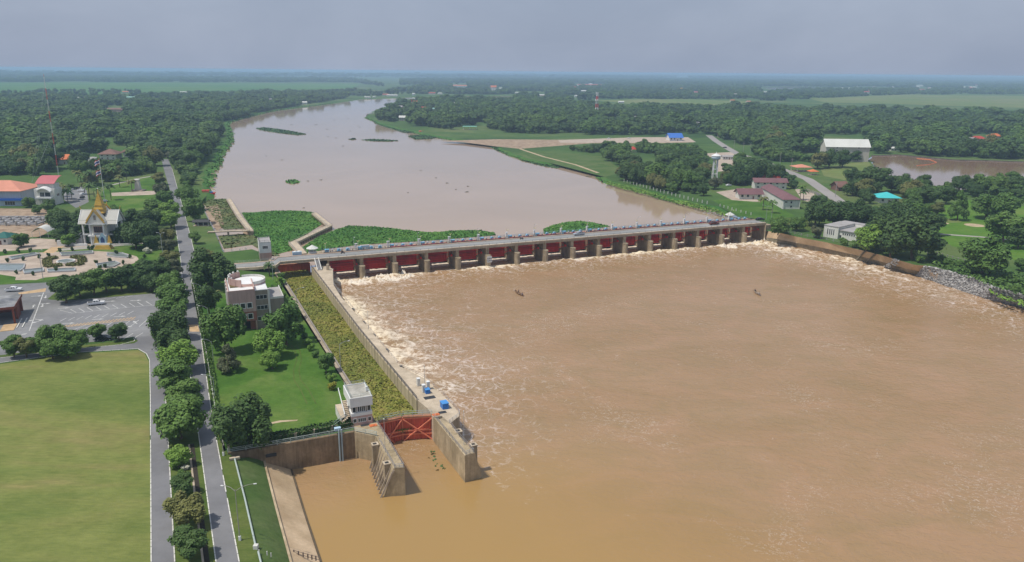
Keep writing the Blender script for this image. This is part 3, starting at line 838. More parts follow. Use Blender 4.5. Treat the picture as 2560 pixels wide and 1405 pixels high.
# gate: curved skin with ribs, arms and a small service ladder
def arc(th, R=9.0, cy=4.2, cz=-1.2): return (cy + R * math.cos(th), cz + R * math.sin(th))
gw = bp_ / 2 - 1.22
def gate_mb():
    m = MB(); n = 10
    ths = [math.radians(-31 + 62 * i / n) for i in range(n + 1)]
    vs = []; fs = []
    for th in ths:
        y, z = arc(th); y2, z2 = arc(th, 9.12)
        vs += [(-gw, y, z), (gw, y, z), (gw, y2, z2), (-gw, y2, z2)]
    for i in range(n):
        b = i * 4
        for j in range(4): fs.append((b + j, b + (j + 1) % 4, b + 4 + (j + 1) % 4, b + 4 + j)[::-1])
    fs += [(0, 1, 2, 3), (n * 4 + 3, n * 4 + 2, n * 4 + 1, n * 4)]
    return m.add(vs, fs)
gmesh = gate_mb().mesh('gate', M_red)
rb2 = MB()
for i in range(6):
    y, z = arc(math.radians(-29 + i * 11.6), 8.85)
    rb2.box((0, y, z), (gw * 2, 0.18, 0.22))
for i in range(7):
    x = -gw + 0.4 + i * (2 * gw - 0.8) / 6
    for a_, b_ in zip(range(-30, 30, 12), range(-18, 42, 12)):
        p, q_ = arc(math.radians(a_), 8.9), arc(math.radians(b_), 8.9)
        rb2.bar((x, *p), (x, *q_), 0.08)
rbm = rb2.mesh('stiffener', M_red)
armm = []
for x in (-gw + 0.35, gw - 0.35):
    arm = MB()
    for th in (-20, 16):
        arm.bar((x, 4.2, -1.2), (x, *arc(math.radians(th), 8.9)), 0.2)
    arm.bar((x, *arc(math.radians(-20), 5)), (x, *arc(math.radians(16), 5)), 0.14)
    arm.box((x, 4.2, -1.2), (0.7, 0.9, 0.9))
    armm.append(arm.mesh('gate_arm', M_red))
lad = MB()
y, z = arc(math.radians(-24), 8.2)
lad.bar((-gw + 0.2, y, z), (gw - 0.6, y - 0.1, z), 0.13)
lad.bar((gw - 1.6, y - 0.2, z), (gw - 1.6, y - 0.5, z + 3.2), 0.11); lad.bar((gw - 0.7, y - 0.3, z), (gw - 0.7, y - 0.6, z + 3.2), 0.11)
lad.bar((gw - 2.6, y - 0.5, z + 3.3), (gw + 0.1, y - 0.7, z + 3.2), 0.16)
lad.bar((-gw + 0.2, y - 0.2, z + 1.0), (gw - 1.6, y - 0.2, z + 1.0), 0.05)
ladm = lad.mesh('walkway', mat('bright_red_steel', (0.72, 0.08, 0.055), 0.5, 0.1, 0.6))
lift = [0.5, 0.1, 1.0, 1.0, 1.1, 1.0, 1.0, 1.1, 1.0, 1.2, 1.1, 1.0, 1.2, 1.1, 1.0, 0.9]
fo = MB()
for k in range(NB):
    x = (k + 0.5) * bp_
    for nm, me in (('deck_slab', slm), ('deck_beam', gmm), ('road_surface', rd), ('near_kerb', fkm), ('far_kerb', fkm2), ('parapet', ppm), ('service_deck', sdm), ('railing', rlm), ('near_railing', nrm)):
        o = put(nm, me, dam); o.location = (x, 0, 0)
    g = put('gate', gmesh, dam); g.location = (x, 0, lift[k] * 0.62)
    for nm, me in (('stiffener', rbm), ('gate_arm', armm[0]), ('gate_arm', armm[1]), ('walkway', ladm)):
        put(nm, me, g)
    # foam shooting out under the gate
    zb = ZD + 0.1; nf = 16
    b0 = len(fo.v)
    for i in range(nf + 1):
        xx = x - gw + 2 * gw * i / nf
        for j, (yy, zz) in enumerate(((12.2, -0.4), (11.6, 0.5), (10.4, 0.42), (9.0, 0.0), (6.0, -0.3))):
            w = noise.noise((xx * 0.9, yy, k * 3.1)) * 0.35
            q = D(xx, yy + w, zb + zz + (w if zz > 0 else 0)); fo.v.append(tuple(q))
    for i in range(nf):
        for j in range(4): fo.f.append((b0 + i * 5 + j, b0 + (i + 1) * 5 + j, b0 + (i + 1) * 5 + j + 1, b0 + i * 5 + j + 1))
tag(fo.build('spray', M_foam, None, True), kind='stuff')
# splashing crests where the water leaves the end bays
def crests(name, spots):
    m = MB()
    for (a, y, w, h, sd0) in spots:
        b0 = len(m.v); n = 10
        for i in range(n + 1):
            for j in range(n + 1):
                u, v = i / n * 2 - 1, j / n * 2 - 1
                rr = max(0, 1 - u * u - v * v)
                nz = noise.fractal((a + u * 2.2, y + v * 2.2, sd0), 0.8, 2.2, 4)
                q = D(a + u * w, y + v * w * 0.8, ZD - 0.4 + h * rr * (0.55 + 0.9 * nz)); m.v.append(tuple(q))
        for i in range(n):
            for j in range(n):
                m.f.append((b0 + i * (n + 1) + j, b0 + (i + 1) * (n + 1) + j, b0 + (i + 1) * (n + 1) + j + 1, b0 + i * (n + 1) + j + 1))
    tag(m.build(name, M_foam, None, True), kind='stuff')
rnd = random.Random(3)
sp = [(rnd.uniform(2, 38), rnd.uniform(-9, -0.5), rnd.uniform(1.5, 3.2), rnd.uniform(1.0, 2.4), i) for i in range(46)]
sp += [(DL - rnd.uniform(-2, 34), rnd.uniform(-9, -1), rnd.uniform(1.5, 3.2), rnd.uniform(1.0, 2.4), i + 90) for i in range(34)]
crests('spray', sp)

# hoists, columns and lamps standing on the service deck
def hoist_a():
    t = thing('gate_hoist', '', 'hoist', (0, 0, 0), d_ang, 'blue gate hoists in a row along the barrage')
    MB().bb(-0.95, 0.95, -0.8, 0.8, 0, 0.45).build('base', M_blue, t)
    m = MB().bb(-1.05, 1.05, -0.7, 0.7, 0.6, 1.5); m.bb(-1.15, 1.15, -0.8, 0.8, 1.5, 1.6); m.build('housing', M_blue, t)
    m = MB()
    for x in (-0.8, 0.8): m.bb(x - 0.1, x + 0.1, -0.6, 0.6, 0.45, 0.6)
    m.build('leg', M_dark, t); return t
def hoist_b():
    t = thing('gate_hoist', '', 'hoist', (0, 0, 0), d_ang, 'blue gate hoists in a row along the barrage')
    MB().bb(-1.0, 1.0, -0.75, 0.75, 0, 0.4).build('base', M_blue, t)
    m = MB().bar((-0.9, 0, 0.95), (0.5, 0, 0.95), 0.55, 10); m.build('drum', M_blue, t)
    m = MB().box((0.35, 0, 1.35), (1.5, 1.1, 0.25), 0, 0, math.radians(22)); m.build('cover', mat('pale_hoist_cover', (0.42, 0.66, 0.8), 0.45, 0.06, 1.0), t); return t
ha, hb = hoist_a(), hoist_b()
col = thing('hoist_column', '', 'column', (0, 0, 0), d_ang, 'white concrete columns between the hoists')
MB().bb(-0.35, 0.35, -0.35, 0.35, 0, 2.7).build('shaft', M_white, col); MB().bb(-0.45, 0.75, -0.42, 0.42, 2.7, 2.95).build('cap', M_white, col)
box_ = thing('control_box', '', 'control box', (0, 0, 0), d_ang, 'small white control boxes between the hoists')
MB().bb(-0.3, 0.3, -0.25, 0.25, 0, 1.1).build('cabinet', M_white, box_); MB().bb(-0.36, 0.36, -0.3, 0.3, 1.1, 1.18).build('lid', M_lblue, box_)
first = {}
def place(src, loc, label, rz=d_ang):
    if src.name not in first:
        first[src.name] = 1; src.location = loc; src.rotation_euler = (0, 0, rz); src['label'] = label; return src
    return copy_tree(src, loc, rz, label)
ha.scale = hb.scale = (0.88, 0.85, 0.8)
for k in range(NB):
    x0 = k * bp_
    bay = ORD[k] + ' red gate from the lock'
    z = DZ - 0.25
    if k > 0: place(col, D(x0 + 0.2, 13.6, z), f'white hoist column beside the {bay}')
    place(ha, D(x0 + 2.1, 13.6, z), f'boxy blue hoist next to the white column, above the {bay}')
    place(hb, D(x0 + bp_ * 0.5, 13.6, z), f'blue drum hoist over the middle of the {bay}')
    place(hb, D(x0 + bp_ * 0.77, 13.6, z), f'blue drum hoist over the far end of the {bay}')
    place(box_, D(x0 + bp_ * 0.3, 13.4, z), f'white control box between the hoists of the {bay}')
pan = thing('switch_panel', 'pale blue double switch panel among the hoists near the gazebo', 'panel', D(19.5, 13.6, DZ - 0.25), d_ang)
MB().bb(-2, 2, -0.3, 0.3, 0, 1.8).build('cabinet', M_lblue, pan); MB().bb(-2.1, 2.1, -0.4, 0.4, 1.8, 1.9).build('lid', M_white, pan)
# street lamps
def lamp(name, h, arms, label, cat='street lamp', group=None, m=M_steel, r=0.09, base=False, mh=M_white):
    t = thing(name, label, cat, (0, 0, 0), 0, group)
    MB().bar((0, 0, 0), (0, 0, h), r, 6, r * 0.6).build('pole', m, t)
    if base: MB().bb(-0.2, 0.2, -0.2, 0.2, 0, 0.9).build('base', M_white, t)
    for a, L in arms:
        c, s = math.cos(a), math.sin(a)
        mb = MB().path([(0, 0, h - 0.3), (c * L * 0.35, s * L * 0.35, h + 0.35), (c * L * 0.75, s * L * 0.75, h + 0.6), (c * L, s * L, h + 0.6)], r * 0.55)
        ar = mb.build('arm', m, t)
        MB().box((c * (L + 0.3), s * (L + 0.3), h + 0.55), (0.55, 0.22, 0.14), a).build('lamp_head', mh, ar)
    return t
la = lamp('bridge_lamp', 6.5, [(math.radians(-90) + d_ang, 2.0)], '', 'street lamp', 'single-armed lamps along the far side of the barrage road')
i = 0
for k in range(1, NB, 2):
    place(la, D(k * bp_ - 1.2, 10.6, DZ - 0.3), f'single-armed lamp on the barrage beside the {ORD[k]} red gate from the lock', 0); i += 1
lb = thing('ornamental_lamp', '', 'ornamental lamp', (0, 0, 0), d_ang, 'short yellow bird-shaped ornamental lamps on the barrage')
MB().bar((0, 0, 0), (0, 0, 3.2), 0.07, 5).build('pole', M_white, lb)
m = MB()
for s in (-1, 1): m.bar((0, 0, 3.2), (s * 0.9, 0, 4.0), 0.13, 4, 0.05)
m.sphere((0, 0, 3.3), 0.25, 6); m.build('bird_figure', mat('pale_yellow_paint', (0.7, 0.62, 0.3), 0.6, 0.05, 1), lb)
for k in range(0, NB, 1):
    place(lb, D((k + 0.12) * bp_, 16.4, DZ - 0.3), f'ornamental bird lamp on the upstream rail by the {ORD[k]} red gate from the lock')
# gazebos
def gazebo(loc, label, r=2.1, h=2.4, roof=M_silver, post=M_white, rh=1.5, n=8, cat='gazebo', group=None, rz=0):
    t = thing('gazebo', label, cat, loc, rz, group)
    MB().lathe([(r * 1.0, 0), (r * 1.0, 0.3)], (0, 0, 0), n).build('floor', M_coping, t)
    for k in range(6):
        a = 2 * math.pi * k / 6
        MB().bar((r * 0.8 * math.cos(a), r * 0.8 * math.sin(a), 0.3), (r * 0.8 * math.cos(a), r * 0.8 * math.sin(a), h), 0.11, 5).build('post', post, t)
    MB().lathe([(r * 0.86, 0.3), (r * 0.86, 1.1), (r * 0.82, 1.1), (r * 0.82, 0.3)], (0, 0, 0), n).build('balustrade', post, t)
    MB().lathe([(r * 1.3, h - 0.12), (r * 1.32, h), (r * 0.7, h + rh * 0.5), (0.12, h + rh), (0.0001, h + rh + 0.25)], (0, 0, 0), n).build('roof', roof, t)
    return t
gazebo(D(-4.5, 13.0, DZ - 0.2), 'white conical-roofed gazebo on the barrage beside the lock')
gazebo(D(DL - 11, 17.8, DZ - 0.2), 'white conical-roofed gazebo at the far bank end of the barrage')
MB()
k_ = thing('kiosk', 'small pale blue equipment kiosk with twin domed tops beside the gazebo', 'kiosk', D(-11.5, 11.5, DZ - 0.4), d_ang)
MB().bb(-2, 2, -0.8, 0.8, 0, 1.9).build('cabinet', M_lblue, k_)
for s in (-1, 1): MB().sphere((s * 0.9, 0, 1.9), 0.8, 8, 0.4).build('dome', M_white, k_)

# ---- approach bridge over the lock to the riverside road
app = thing('approach_bridge', 'concrete approach bridge crossing the lock to the riverside road', 'bridge', (0, 0, 0))
r0 = P(588, 672, 0.3); r0b = P(560, 662, 0.2)
near = [Vector((dA.x, dA.y, DZ)), D(-20, 0, DZ), P(690, 664, 3.4), P(640, 669, 2.0), r0]
fw = 9.9
far_ = [p + dN * fw for p in near]
def slab(pts_a, pts_b, z0, z1, name, m, parent):
    mb = MB(); n = len(pts_a)
    for i in range(n):
        for p in (pts_a[i], pts_b[i]):
            mb.v.append((p.x, p.y, p.z + z0)); mb.v.append((p.x, p.y, p.z + z1))
    for i in range(n - 1):
        a = i * 4; b = a + 4
        mb.f += [(a + 1, b + 1, b + 3, a + 3)[::-1], (a, b, b + 2, a + 2), (a, a + 1, b + 1, b), (a + 2, b + 2, b + 3, a + 3)]
    mb.f += [(0, 2, 3, 1), ((n - 1) * 4, (n - 1) * 4 + 1, (n - 1) * 4 + 3, (n - 1) * 4 + 2)]
    bm = bmesh.new(); me = mb.mesh(name, m); bm.from_mesh(me); bmesh.ops.recalc_face_normals(bm, faces=bm.faces); bm.to_mesh(me); bm.free()
    return put(name, me, parent)
slab(near, far_, -0.9, -0.02, 'deck_slab', M_conc, app)
slab([p + dN * 1.0 for p in near], [p + dN * 8.7 for p in near], -0.015, 0.03, 'road_surface', M_deckroad, app)
slab(near, [p + dN * 0.95 for p in near], -0.01, 0.2, 'near_kerb', M_coping, app)
slab([p + dN * 8.75 for p in near], far_, -0.01, 0.2, 'far_kerb', MATS['pinkish_kerb'], app)
def railing(pts, name, m, parent, h=1.0, rails=(0.5, 1.0), step=2.5, r=0.05, close=False):
    mb = MB()
    for a, b in zip(pts, pts[1:]):
        n = max(1, int((b - a).length / step))
        for i in range(n + 1):
            q = a.lerp(b, i / n); mb.bar(q, q + Vector((0, 0, h)), r)
        for z in rails: mb.bar(a + Vector((0, 0, z)), b + Vector((0, 0, z)), r * 0.9)
    return mb.build(name, m, parent)
railing([p + dN * 9.7 + Vector((0, 0, 0.2)) for p in near[1:]], 'railing', M_rail, app)
railing([p + dN * 0.2 + Vector((0, 0, 0.2)) for p in near], 'railing', M_railg, app, 0.6, (0.6,), 4)
for p in (P(691, 681, -0.2), P(820, 678, -0.2), P(735, 676, -9)):
    if p.z > -5:
        a = p; MB().prism([(a.x - 0.5, a.y - 0.5), (a.x + 0.5, a.y - 0.5), (a.x + 0.5, a.y + 0.5), (a.x - 0.5, a.y + 0.5)], -0.5, DZ - 0.85).build('column', M_conc, app)
for a_ in (-22, -38):
    q = D(a_, 5, 0)
mb = MB(); mb.prism([tuple(D(-39, 2, 0))[:2], tuple(D(-39, 9, 0))[:2], tuple(D(-40.2, 9, 0))[:2], tuple(D(-40.2, 2, 0))[:2]], -1, 2.6); mb.build('pier', M_conc, app)
st = thing('stairs', 'white-sided concrete stairs from the barrage road down to the lock wall', 'stairs', (0, 0, 0))
s0, s1 = P(791, 647, DZ), P(799, 676, 0.3)
sdv = (s1 - s0); sx = Vector((sdv.y, -sdv.x, 0)).normalized()
for i in range(14):
    q = s0.lerp(s1, (i + 0.5) / 14)
    MB().box(q, (1.5, 0.42, 0.2), math.atan2(sx.y, sx.x)).build('step', M_grey, st)
for s in (-1, 1):
    MB().bar(s0 + sx * s * 0.85 + Vector((0, 0, 0.35)), s1 + sx * s * 0.85 + Vector((0, 0, 0.35)), 0.22).build('side_wall', M_whitew, st)

# ---------------------------------------------------------------- navigation lock
LT = 0.35
lock = thing('lock_wall', 'long concrete lock wall between the weed-filled lock chamber and the river', 'lock wall', (0, 0, 0))
Rl = [(779, 668), (900, 827), (1043, 1000), (1069, 1021), (1083, 1042)]
Rw = [(1148, 1040), (1147, 1030), (1110, 990), (1061, 946), (1000, 916), (900, 794), (852, 742), (834, 712), (832, 690), (832, 672), (812, 662)]
poly = PL(Rl, LT) + [P(1105, 1040, LT), P(1125, 1058, LT)] + PL(Rw, LT)
MB().prism([(p.x, p.y) for p in poly], -10, LT).build('wall', M_coping, lock)
# the paler panels of the chamber side, between dark joints
la_, lb_ = P(779, 668, LT), P(1043, 1000, LT)
ld = (lb_ - la_); n = 44; rzl = math.atan2(ld.y, ld.x); ln = Vector((-ld.y, ld.x, 0)).normalized()
if ln.x > 0: ln = -ln
pmn = MB().box((0, 0, 0), (ld.length / n - 0.22, 0.16, 4.6)).mesh('wall_panel', mat('pale_lock_panel', (0.46, 0.39, 0.25), 0.9, 0.1, 0.3, streak=0.2, dirt=0.1))
knots = [P(779, 668, LT), P(900, 827, LT), P(1043, 1000, LT)]
def along(pts, s):
    for a, b in zip(pts, pts[1:]):
        L = (b - a).length
        if s <= L: return a.lerp(b, s / L), ang(a, b)
        s -= L
    return pts[-1], ang(pts[-2], pts[-1])
TL = sum((b - a).length for a, b in zip(knots, knots[1:]))
for i in range(n):
    q, rz = along(knots, TL * (i + 0.5) / n)
    o = put('wall_panel', pmn, lock); o.location = q + ln * 0.06 + Vector((0, 0, -2.5)); o.rotation_euler = (0, 0, rz)
rail = MB()
for i in range(n + 1):
    q, rz = along(knots, TL * i / n); q = q + ln * 0.1
    rail.bar(q + Vector((0, 0, -4.5)), q + Vector((0, 0, 1.1)), 0.075)
for z in (0.55, 1.1):
    for a, b in zip(knots, knots[1:]): rail.bar(a + ln * 0.1 + Vector((0, 0, z)), b + ln * 0.1 + Vector((0, 0, z)), 0.07)
rail.build('railing', mat('dark_rail', (0.085, 0.075, 0.065), 0.7, 0.1, 1), lock)
railing(PL([(834, 712), (900, 795), (1000, 917), (1061, 946), (1110, 990), (1147, 1031)], LT), 'railing', M_railg, lock, 1.0, (0.5, 1.0), 3)
butm = MB().bb(-0.9, 0.9, -0.9, 0.9, -9.5, 0.0); butm.bb(-1.0, 1.0, -1.0, 1.0, -0.2, 0.1)
bum = butm.mesh('buttress', M_conc2)
for x, y in ((853, 744), (879, 770), (906, 802), (931, 834), (964, 871), (1000, 913)):
    o = put('buttress', bum, lock); o.location = P(x, y, LT) + Vector((0, 0, -0.5)); o.rotation_euler = (0, 0, rzl)
    MB().box((0.2, 0, 0.0), (1.2, 1.2, 0.25)).build('cap', M_dark, o).location = (0, 0, 0.2)
# lower head and right guide wall
gR = thing('guide_wall', 'concrete guide wall on the river side below the red lock gates', 'guide wall', (0, 0, 0))
def battered(pts_in, pts_out, off, z0=-9.0, z1=LT):
    "wall between an upright face pts_in and a face pts_out that leans outward by off"
    m = MB(); n = len(pts_in)
    for a, b, o_ in zip(pts_in, pts_out, off):
        d = (b - a); d.z = 0; d.normalize()
        m.v += [(a.x, a.y, z0), (a.x, a.y, z1), (b.x, b.y, z1), (b.x + d.x * o_, b.y + d.y * o_, z0)]
    for i in range(n - 1):
        A, B_ = i * 4, i * 4 + 4
        m.f += [(A, A + 1, B_ + 1, B_), (A + 1, A + 2, B_ + 2, B_ + 1), (A + 2, A + 3, B_ + 3, B_ + 2)]
    m.f += [(0, 3, 2, 1), ((n - 1) * 4, (n - 1) * 4 + 1, (n - 1) * 4 + 2, (n - 1) * 4 + 3)]
    bm = bmesh.new(); me = m.mesh('wall', M_coping); bm.from_mesh(me); bmesh.ops.recalc_face_normals(bm, faces=bm.faces); bm.to_mesh(me); bm.free()
    return me
M_lockw = mat('lock_wall_concrete', (0.38, 0.30, 0.185), 0.9, 0.14, 0.25, (0.48, 0.385, 0.25), fine=0.12, streak=0.2, dirt=0.25)
a_in = PL([(1083, 1042), (1122, 1090), (1162, 1139)], LT); a_out = PL([(1125, 1058), (1150, 1092), (1187, 1132)], LT)
me = battered(a_in, a_out, [0.3, 1.2, 2.8]); me.materials[0] = M_lockw
put('wall', me, gR)
railing([p + Vector((0.2, 0, 0)) for p in a_in], 'railing', M_railg, gR, 1.0, (0.5, 1.0), 2.0)
railing([p + Vector((-0.2, 0, 0)) for p in a_out], 'railing', M_railg, gR, 1.0, (0.5, 1.0), 2.0)
railing([a_in[-1] + Vector((0.3, 0.3, 0)), a_out[-1] + Vector((-0.3, 0.3, 0))], 'railing', M_steel, gR, 1.0, (0.3, 0.6, 1.0), 1.0, 0.07)
def ladder_well(p, parent, z0=-8.5, w=1.5, rz=0.0):
    m = MB(p, rz); m.bb(-w / 2, w / 2, -w / 2, w / 2, z0, 0.0); o = m.build('ladder_well', M_conc2, parent)
    m = MB(p, rz); h = w / 2
    for x0, x1, y0, y1 in ((-h - .1, -h + .25, -h - .1, h + .1), (h - .25, h + .1, -h - .1, h + .1), (-h + .25, h - .25, -h - .1, -h + .25), (-h + .25, h - .25, h - .25, h + .1)): m.bb(x0, x1, y0, y1, 0.0, 0.22)
    m.build('rim', M_coping, o)
    MB(p, rz).bb(-h + 0.26, h - 0.26, -h + 0.26, h - 0.26, 0.004, 0.02).build('grate', M_dark, o)
ladder_well(P(1145, 1078, LT), gR, -9, 1.6, rzl); ladder_well(P(1177, 1112, LT) + Vector((0.6, 0, 0)), gR, -9, 1.4, rzl)
ww = MB()
q1, q2 = P(1123, 1059, LT), P(1149, 1040, LT)
m = MB(); m.prism([(q1.x, q1.y), (q2.x, q2.y), (q2.x - 1, q2.y + 2.5), (q1.x - 3, q1.y + 2)], -9, LT - 0.01); m.build('wing_wall', M_conc2, gR)
railing([q1, q2, P(1147, 1030, LT)], 'railing', M_steel, gR, 1.0, (0.3, 0.65, 1.0), 1.5)
# left guide wall with sloping ribs
gL = thing('guide_wall', 'concrete guide wall with sloping ribs on its outer side, left of the red lock gates', 'guide wall', (0, 0, 0))
b_in = PL([(941, 1053), (976, 1108), (1012, 1169)], LT)
b_out = [P(932, 1078, LT), P(946, 1103, LT), P(984, 1171, LT)]
hd = PL([(884, 1062), (932, 1055), (941, 1053), (945, 1062), (946, 1098), (942, 1090), (887, 1080)], LT)
MB().prism([(p.x, p.y) for p in hd], -9, LT - 0.004).build('head_block', M_lockw, gL)
me = battered(b_in, b_out, [1.6, 2.0, 3.0]); me.materials[0] = M_lockw; put('wall', me, gL)
outd = (b_out[2] - b_in[2]); outd.z = 0; outd.normalize()
for i in range(9):
    t_ = i / 8; q = b_out[1].lerp(b_out[2], t_)
    o = MB().bar(q + Vector((0, 0, -0.4)) , q + outd * (2.6 + 0.9 * t_) + Vector((0, 0, -8)), 0.28, 4).build('rib', mat('pale_rib_concrete', (0.42, 0.35, 0.27), 0.9, 0.15, 0.5, streak=0.3), gL)
for x, y in ((937, 1110), (967, 1157)):
    ladder_well(P(x, y, LT) + Vector((0, 0, -0.1)), gL, -9, 1.4, rzl)
railing([b_in[0] + outd * 0.2, b_in[1] + outd * 0.2, b_in[2] + outd * 0.2], 'railing', M_railg, gL, 1.0, (0.5, 1.0), 1.8)
railing([b_out[1] - outd * 0.2, b_out[2] - outd * 0.2], 'railing', M_railg, gL, 1.0, (0.5, 1.0), 1.8)
railing([b_in[2] + outd * 0.3, b_out[2] - outd * 0.3], 'railing', M_steel, gL, 1.0, (0.3, 0.6, 1.0), 0.9, 0.07)
# retaining wall of the lower pool
rw = thing('retaining_wall', 'stained brown retaining wall with a triple pipe railing along its top', 'retaining wall', (0, 0, 0))
w0, w1, w2, w3 = P(570, 1134, LT - 0.05), P(660, 1119, LT), P(886, 1080, LT), P(942, 1091, LT)
nrm_ = Vector((-(w2 - w1).y, (w2 - w1).x, 0)).normalized()
m = MB()
for a, b in ((w0, w1), (w1, w2)):
    m.prism([(a.x, a.y), (b.x, b.y), ((b + nrm_ * 0.9).x, (b + nrm_ * 0.9).y), ((a + nrm_ * 0.9).x, (a + nrm_ * 0.9).y)], -9, LT)
m.build('wall', M_wallbrown, rw)
m = MB().prism([(w2.x, w2.y), (w3.x, w3.y), ((w3 + nrm_ * 0.9).x, (w3 + nrm_ * 0.9).y), ((w2 + nrm_ * 0.9).x, (w2 + nrm_ * 0.9).y)], -9, LT - 0.003); m.build('wing', M_lockw, rw)
railing([w0 + nrm_ * .2, w1 + nrm_ * .2, w2 + nrm_ * .2, w3 + nrm_ * .2], 'railing', M_rail, rw, 1.15, (0.4, 0.78, 1.15), 2.6, 0.085)
for i in range(2):
    q = P(847 + i * 6.5, 1087 - i * 1, LT) - nrm_ * 0.25
    MB().bar(q + Vector((0, 0, -8)), q + Vector((0, 0, 1.4)), 0.2, 6).build('guide_pipe', mat('pale_blue_pipe', (0.36, 0.45, 0.48), 0.6, 0.1, 0.6, streak=0.2), rw)
MB(P(846, 1084, LT) + Vector((0, 0, 1.0)), ang(w1, w2)).bb(-0.9, 0.6, -0.5, 0.5, 0, 0.6).build('pulley_box', M_lblue, rw)
m = MB()
m.box(P(678, 1138, -1.8), (2.4, 0.3, 0.7), ang(w0, w1)); m.build('drain_opening', M_dark, rw)
railing([P(660, 1150, -3.2), P(724, 1170, -6.2)], 'stair_rail', M_railg, rw, 0.9, (0.9,), 1.5)
# lower mitre gates
lg = thing('lock_gate', 'pair of faded red steel lock gates closed across the lower end of the lock', 'lock gate', (0, 0, 0))
hL, hM, hR = P(947, 1056, LT - 0.6), P(1005, 1043, LT - 0.6), P(1082, 1039, LT - 0.6)
def leaf(a, b, side):
    L = (b - a).length; rz = ang(a, b)
    H = 8.0
    o = MB(a, rz).bb(0, L, 0.0, 0.25, -H, 0).build('gate_leaf', M_redd, lg)
    n = 9
    for i in range(n + 1):
        x = 0.12 + (L - 0.24) * i / n
        MB(a, rz).bb(x - 0.09, x + 0.09, -0.28, 0.0, -H, -0.35).build('upright', M_redd if 0 < i < n else M_redl, o)
    for z in (-0.2, -3.6, -4.6):
        MB(a, rz).bb(0.02, L - 0.02, -0.5, -0.004, z - 0.16, z + 0.16).build('beam', M_redl, o)
    fr = ((0.3, -0.4, L - 0.3, -6.2), (0.3, -6.2, L - 0.3, -0.4)) if side else ((L - 0.3, -0.4, 0.8, -6.2), (1.5, -3.4, L * 0.6, -6.3))
    for x0, z0, x1, z1 in fr:
        M_ = Matrix.Translation(a) @ Matrix.Rotation(rz, 4, 'Z')
        MB().bar(M_ @ Vector((x0, -0.62, z0)), M_ @ Vector((x1, -0.62, z1)), 0.19).build('brace', M_redl, o)
    MB(a, rz).bb(0.2, L - 0.2, -0.55, 0.9, 0.0, 0.22).build('catwalk', mat('rusty_catwalk', (0.38, 0.17, 0.09), 0.8, 0.2, 0.5, dirt=0.3), o)
    M_ = Matrix.Translation(a) @ Matrix.Rotation(rz, 4, 'Z')
    for y in (-0.45, 0.85):
        railing([M_ @ Vector((0.2, y, 0.22)), M_ @ Vector((L - 0.2, y, 0.22))], 'railing', M_rail, o, 1.0, (0.5, 1.0), 2.2, 0.06)
leaf(hL, hM, 0); leaf(hM, hR, 1)
# upper lock gate, in the shade under the bridge
ug = thing('lock_gate', 'red upper lock gate in the shade under the approach bridge', 'lock gate', (0, 0, 0))
ua, ub = P(690, 664, -0.4), P(775, 657, -0.4)
rz = ang(ua, ub); L = (ub - ua).length
o = MB(ua, rz).bb(0, L, 0, 0.4, -6, 0).build('gate_leaf', M_redd, ug)
MB(ua, rz).bb(0.3, L - 0.3, -0.3, 0.7, 0.004, 0.25).build('catwalk', MATS['rusty_catwalk'], ug)
for x in (0.2, 0.33, 0.48, 0.52, 0.7, 0.85):
    MB(ua, rz).bb(L * x - 0.1, L * x + 0.1, -0.35, -0.004, -5.8, -0.1).build('upright', M_redd, ug)
m = MB(ua, rz).box((L * 0.5, -0.5, -1.6), (0.2, 0.2, 3)); m.box((L * 0.57, -0.5, -1.6), (0.2, 0.2, 3.3), 0, 0, math.radians(-30)); m.build('brace', M_redl, ug)
# land-side chamber wall
cw = thing('lock_wall', 'low concrete wall edging the weed-filled lock chamber beside the sandy path', 'lock wall', (0, 0, 0))
c0, c1 = P(697, 677, LT), P(936, 1052, LT)
cdv = (c1 - c0).normalized(); cn = Vector((-cdv.y, cdv.x, 0))
if cn.x > 0: cn = -cn
c0e = c0 - cdv * 42
m = MB().prism([(c0e.x, c0e.y), (c1.x, c1.y), ((c1 + cn * 1.2).x, (c1 + cn * 1.2).y), ((c0e + cn * 1.2).x, (c0e + cn * 1.2).y)], -9, LT - 0.02); m.build('wall', M_conc, cw)
m = MB().prism([tuple(q)[:2] for q in (c0e - cn * 0.1, c1 - cn * 0.1, c1 + cn * 0.35, c0e + cn * 0.35)], LT - 0.016, LT + 0.3); m.build('coping', mat('grey_coping', (0.26, 0.23, 0.2), 0.9, 0.12, 0.5), cw)
pw = thing('walkway', '', 'walkway', (0, 0, 0))
bpy.data.objects.remove(pw)
S_(MB().sheet([c0 + cn * 1.25, c1 + cn * 1.25, P(873, 985, LT), P(845, 925, LT), P(800, 845, LT), P(760, 785, LT), P(722, 725, LT), P(686, 684, LT)], LT - 0.03).build('path', M_sand))
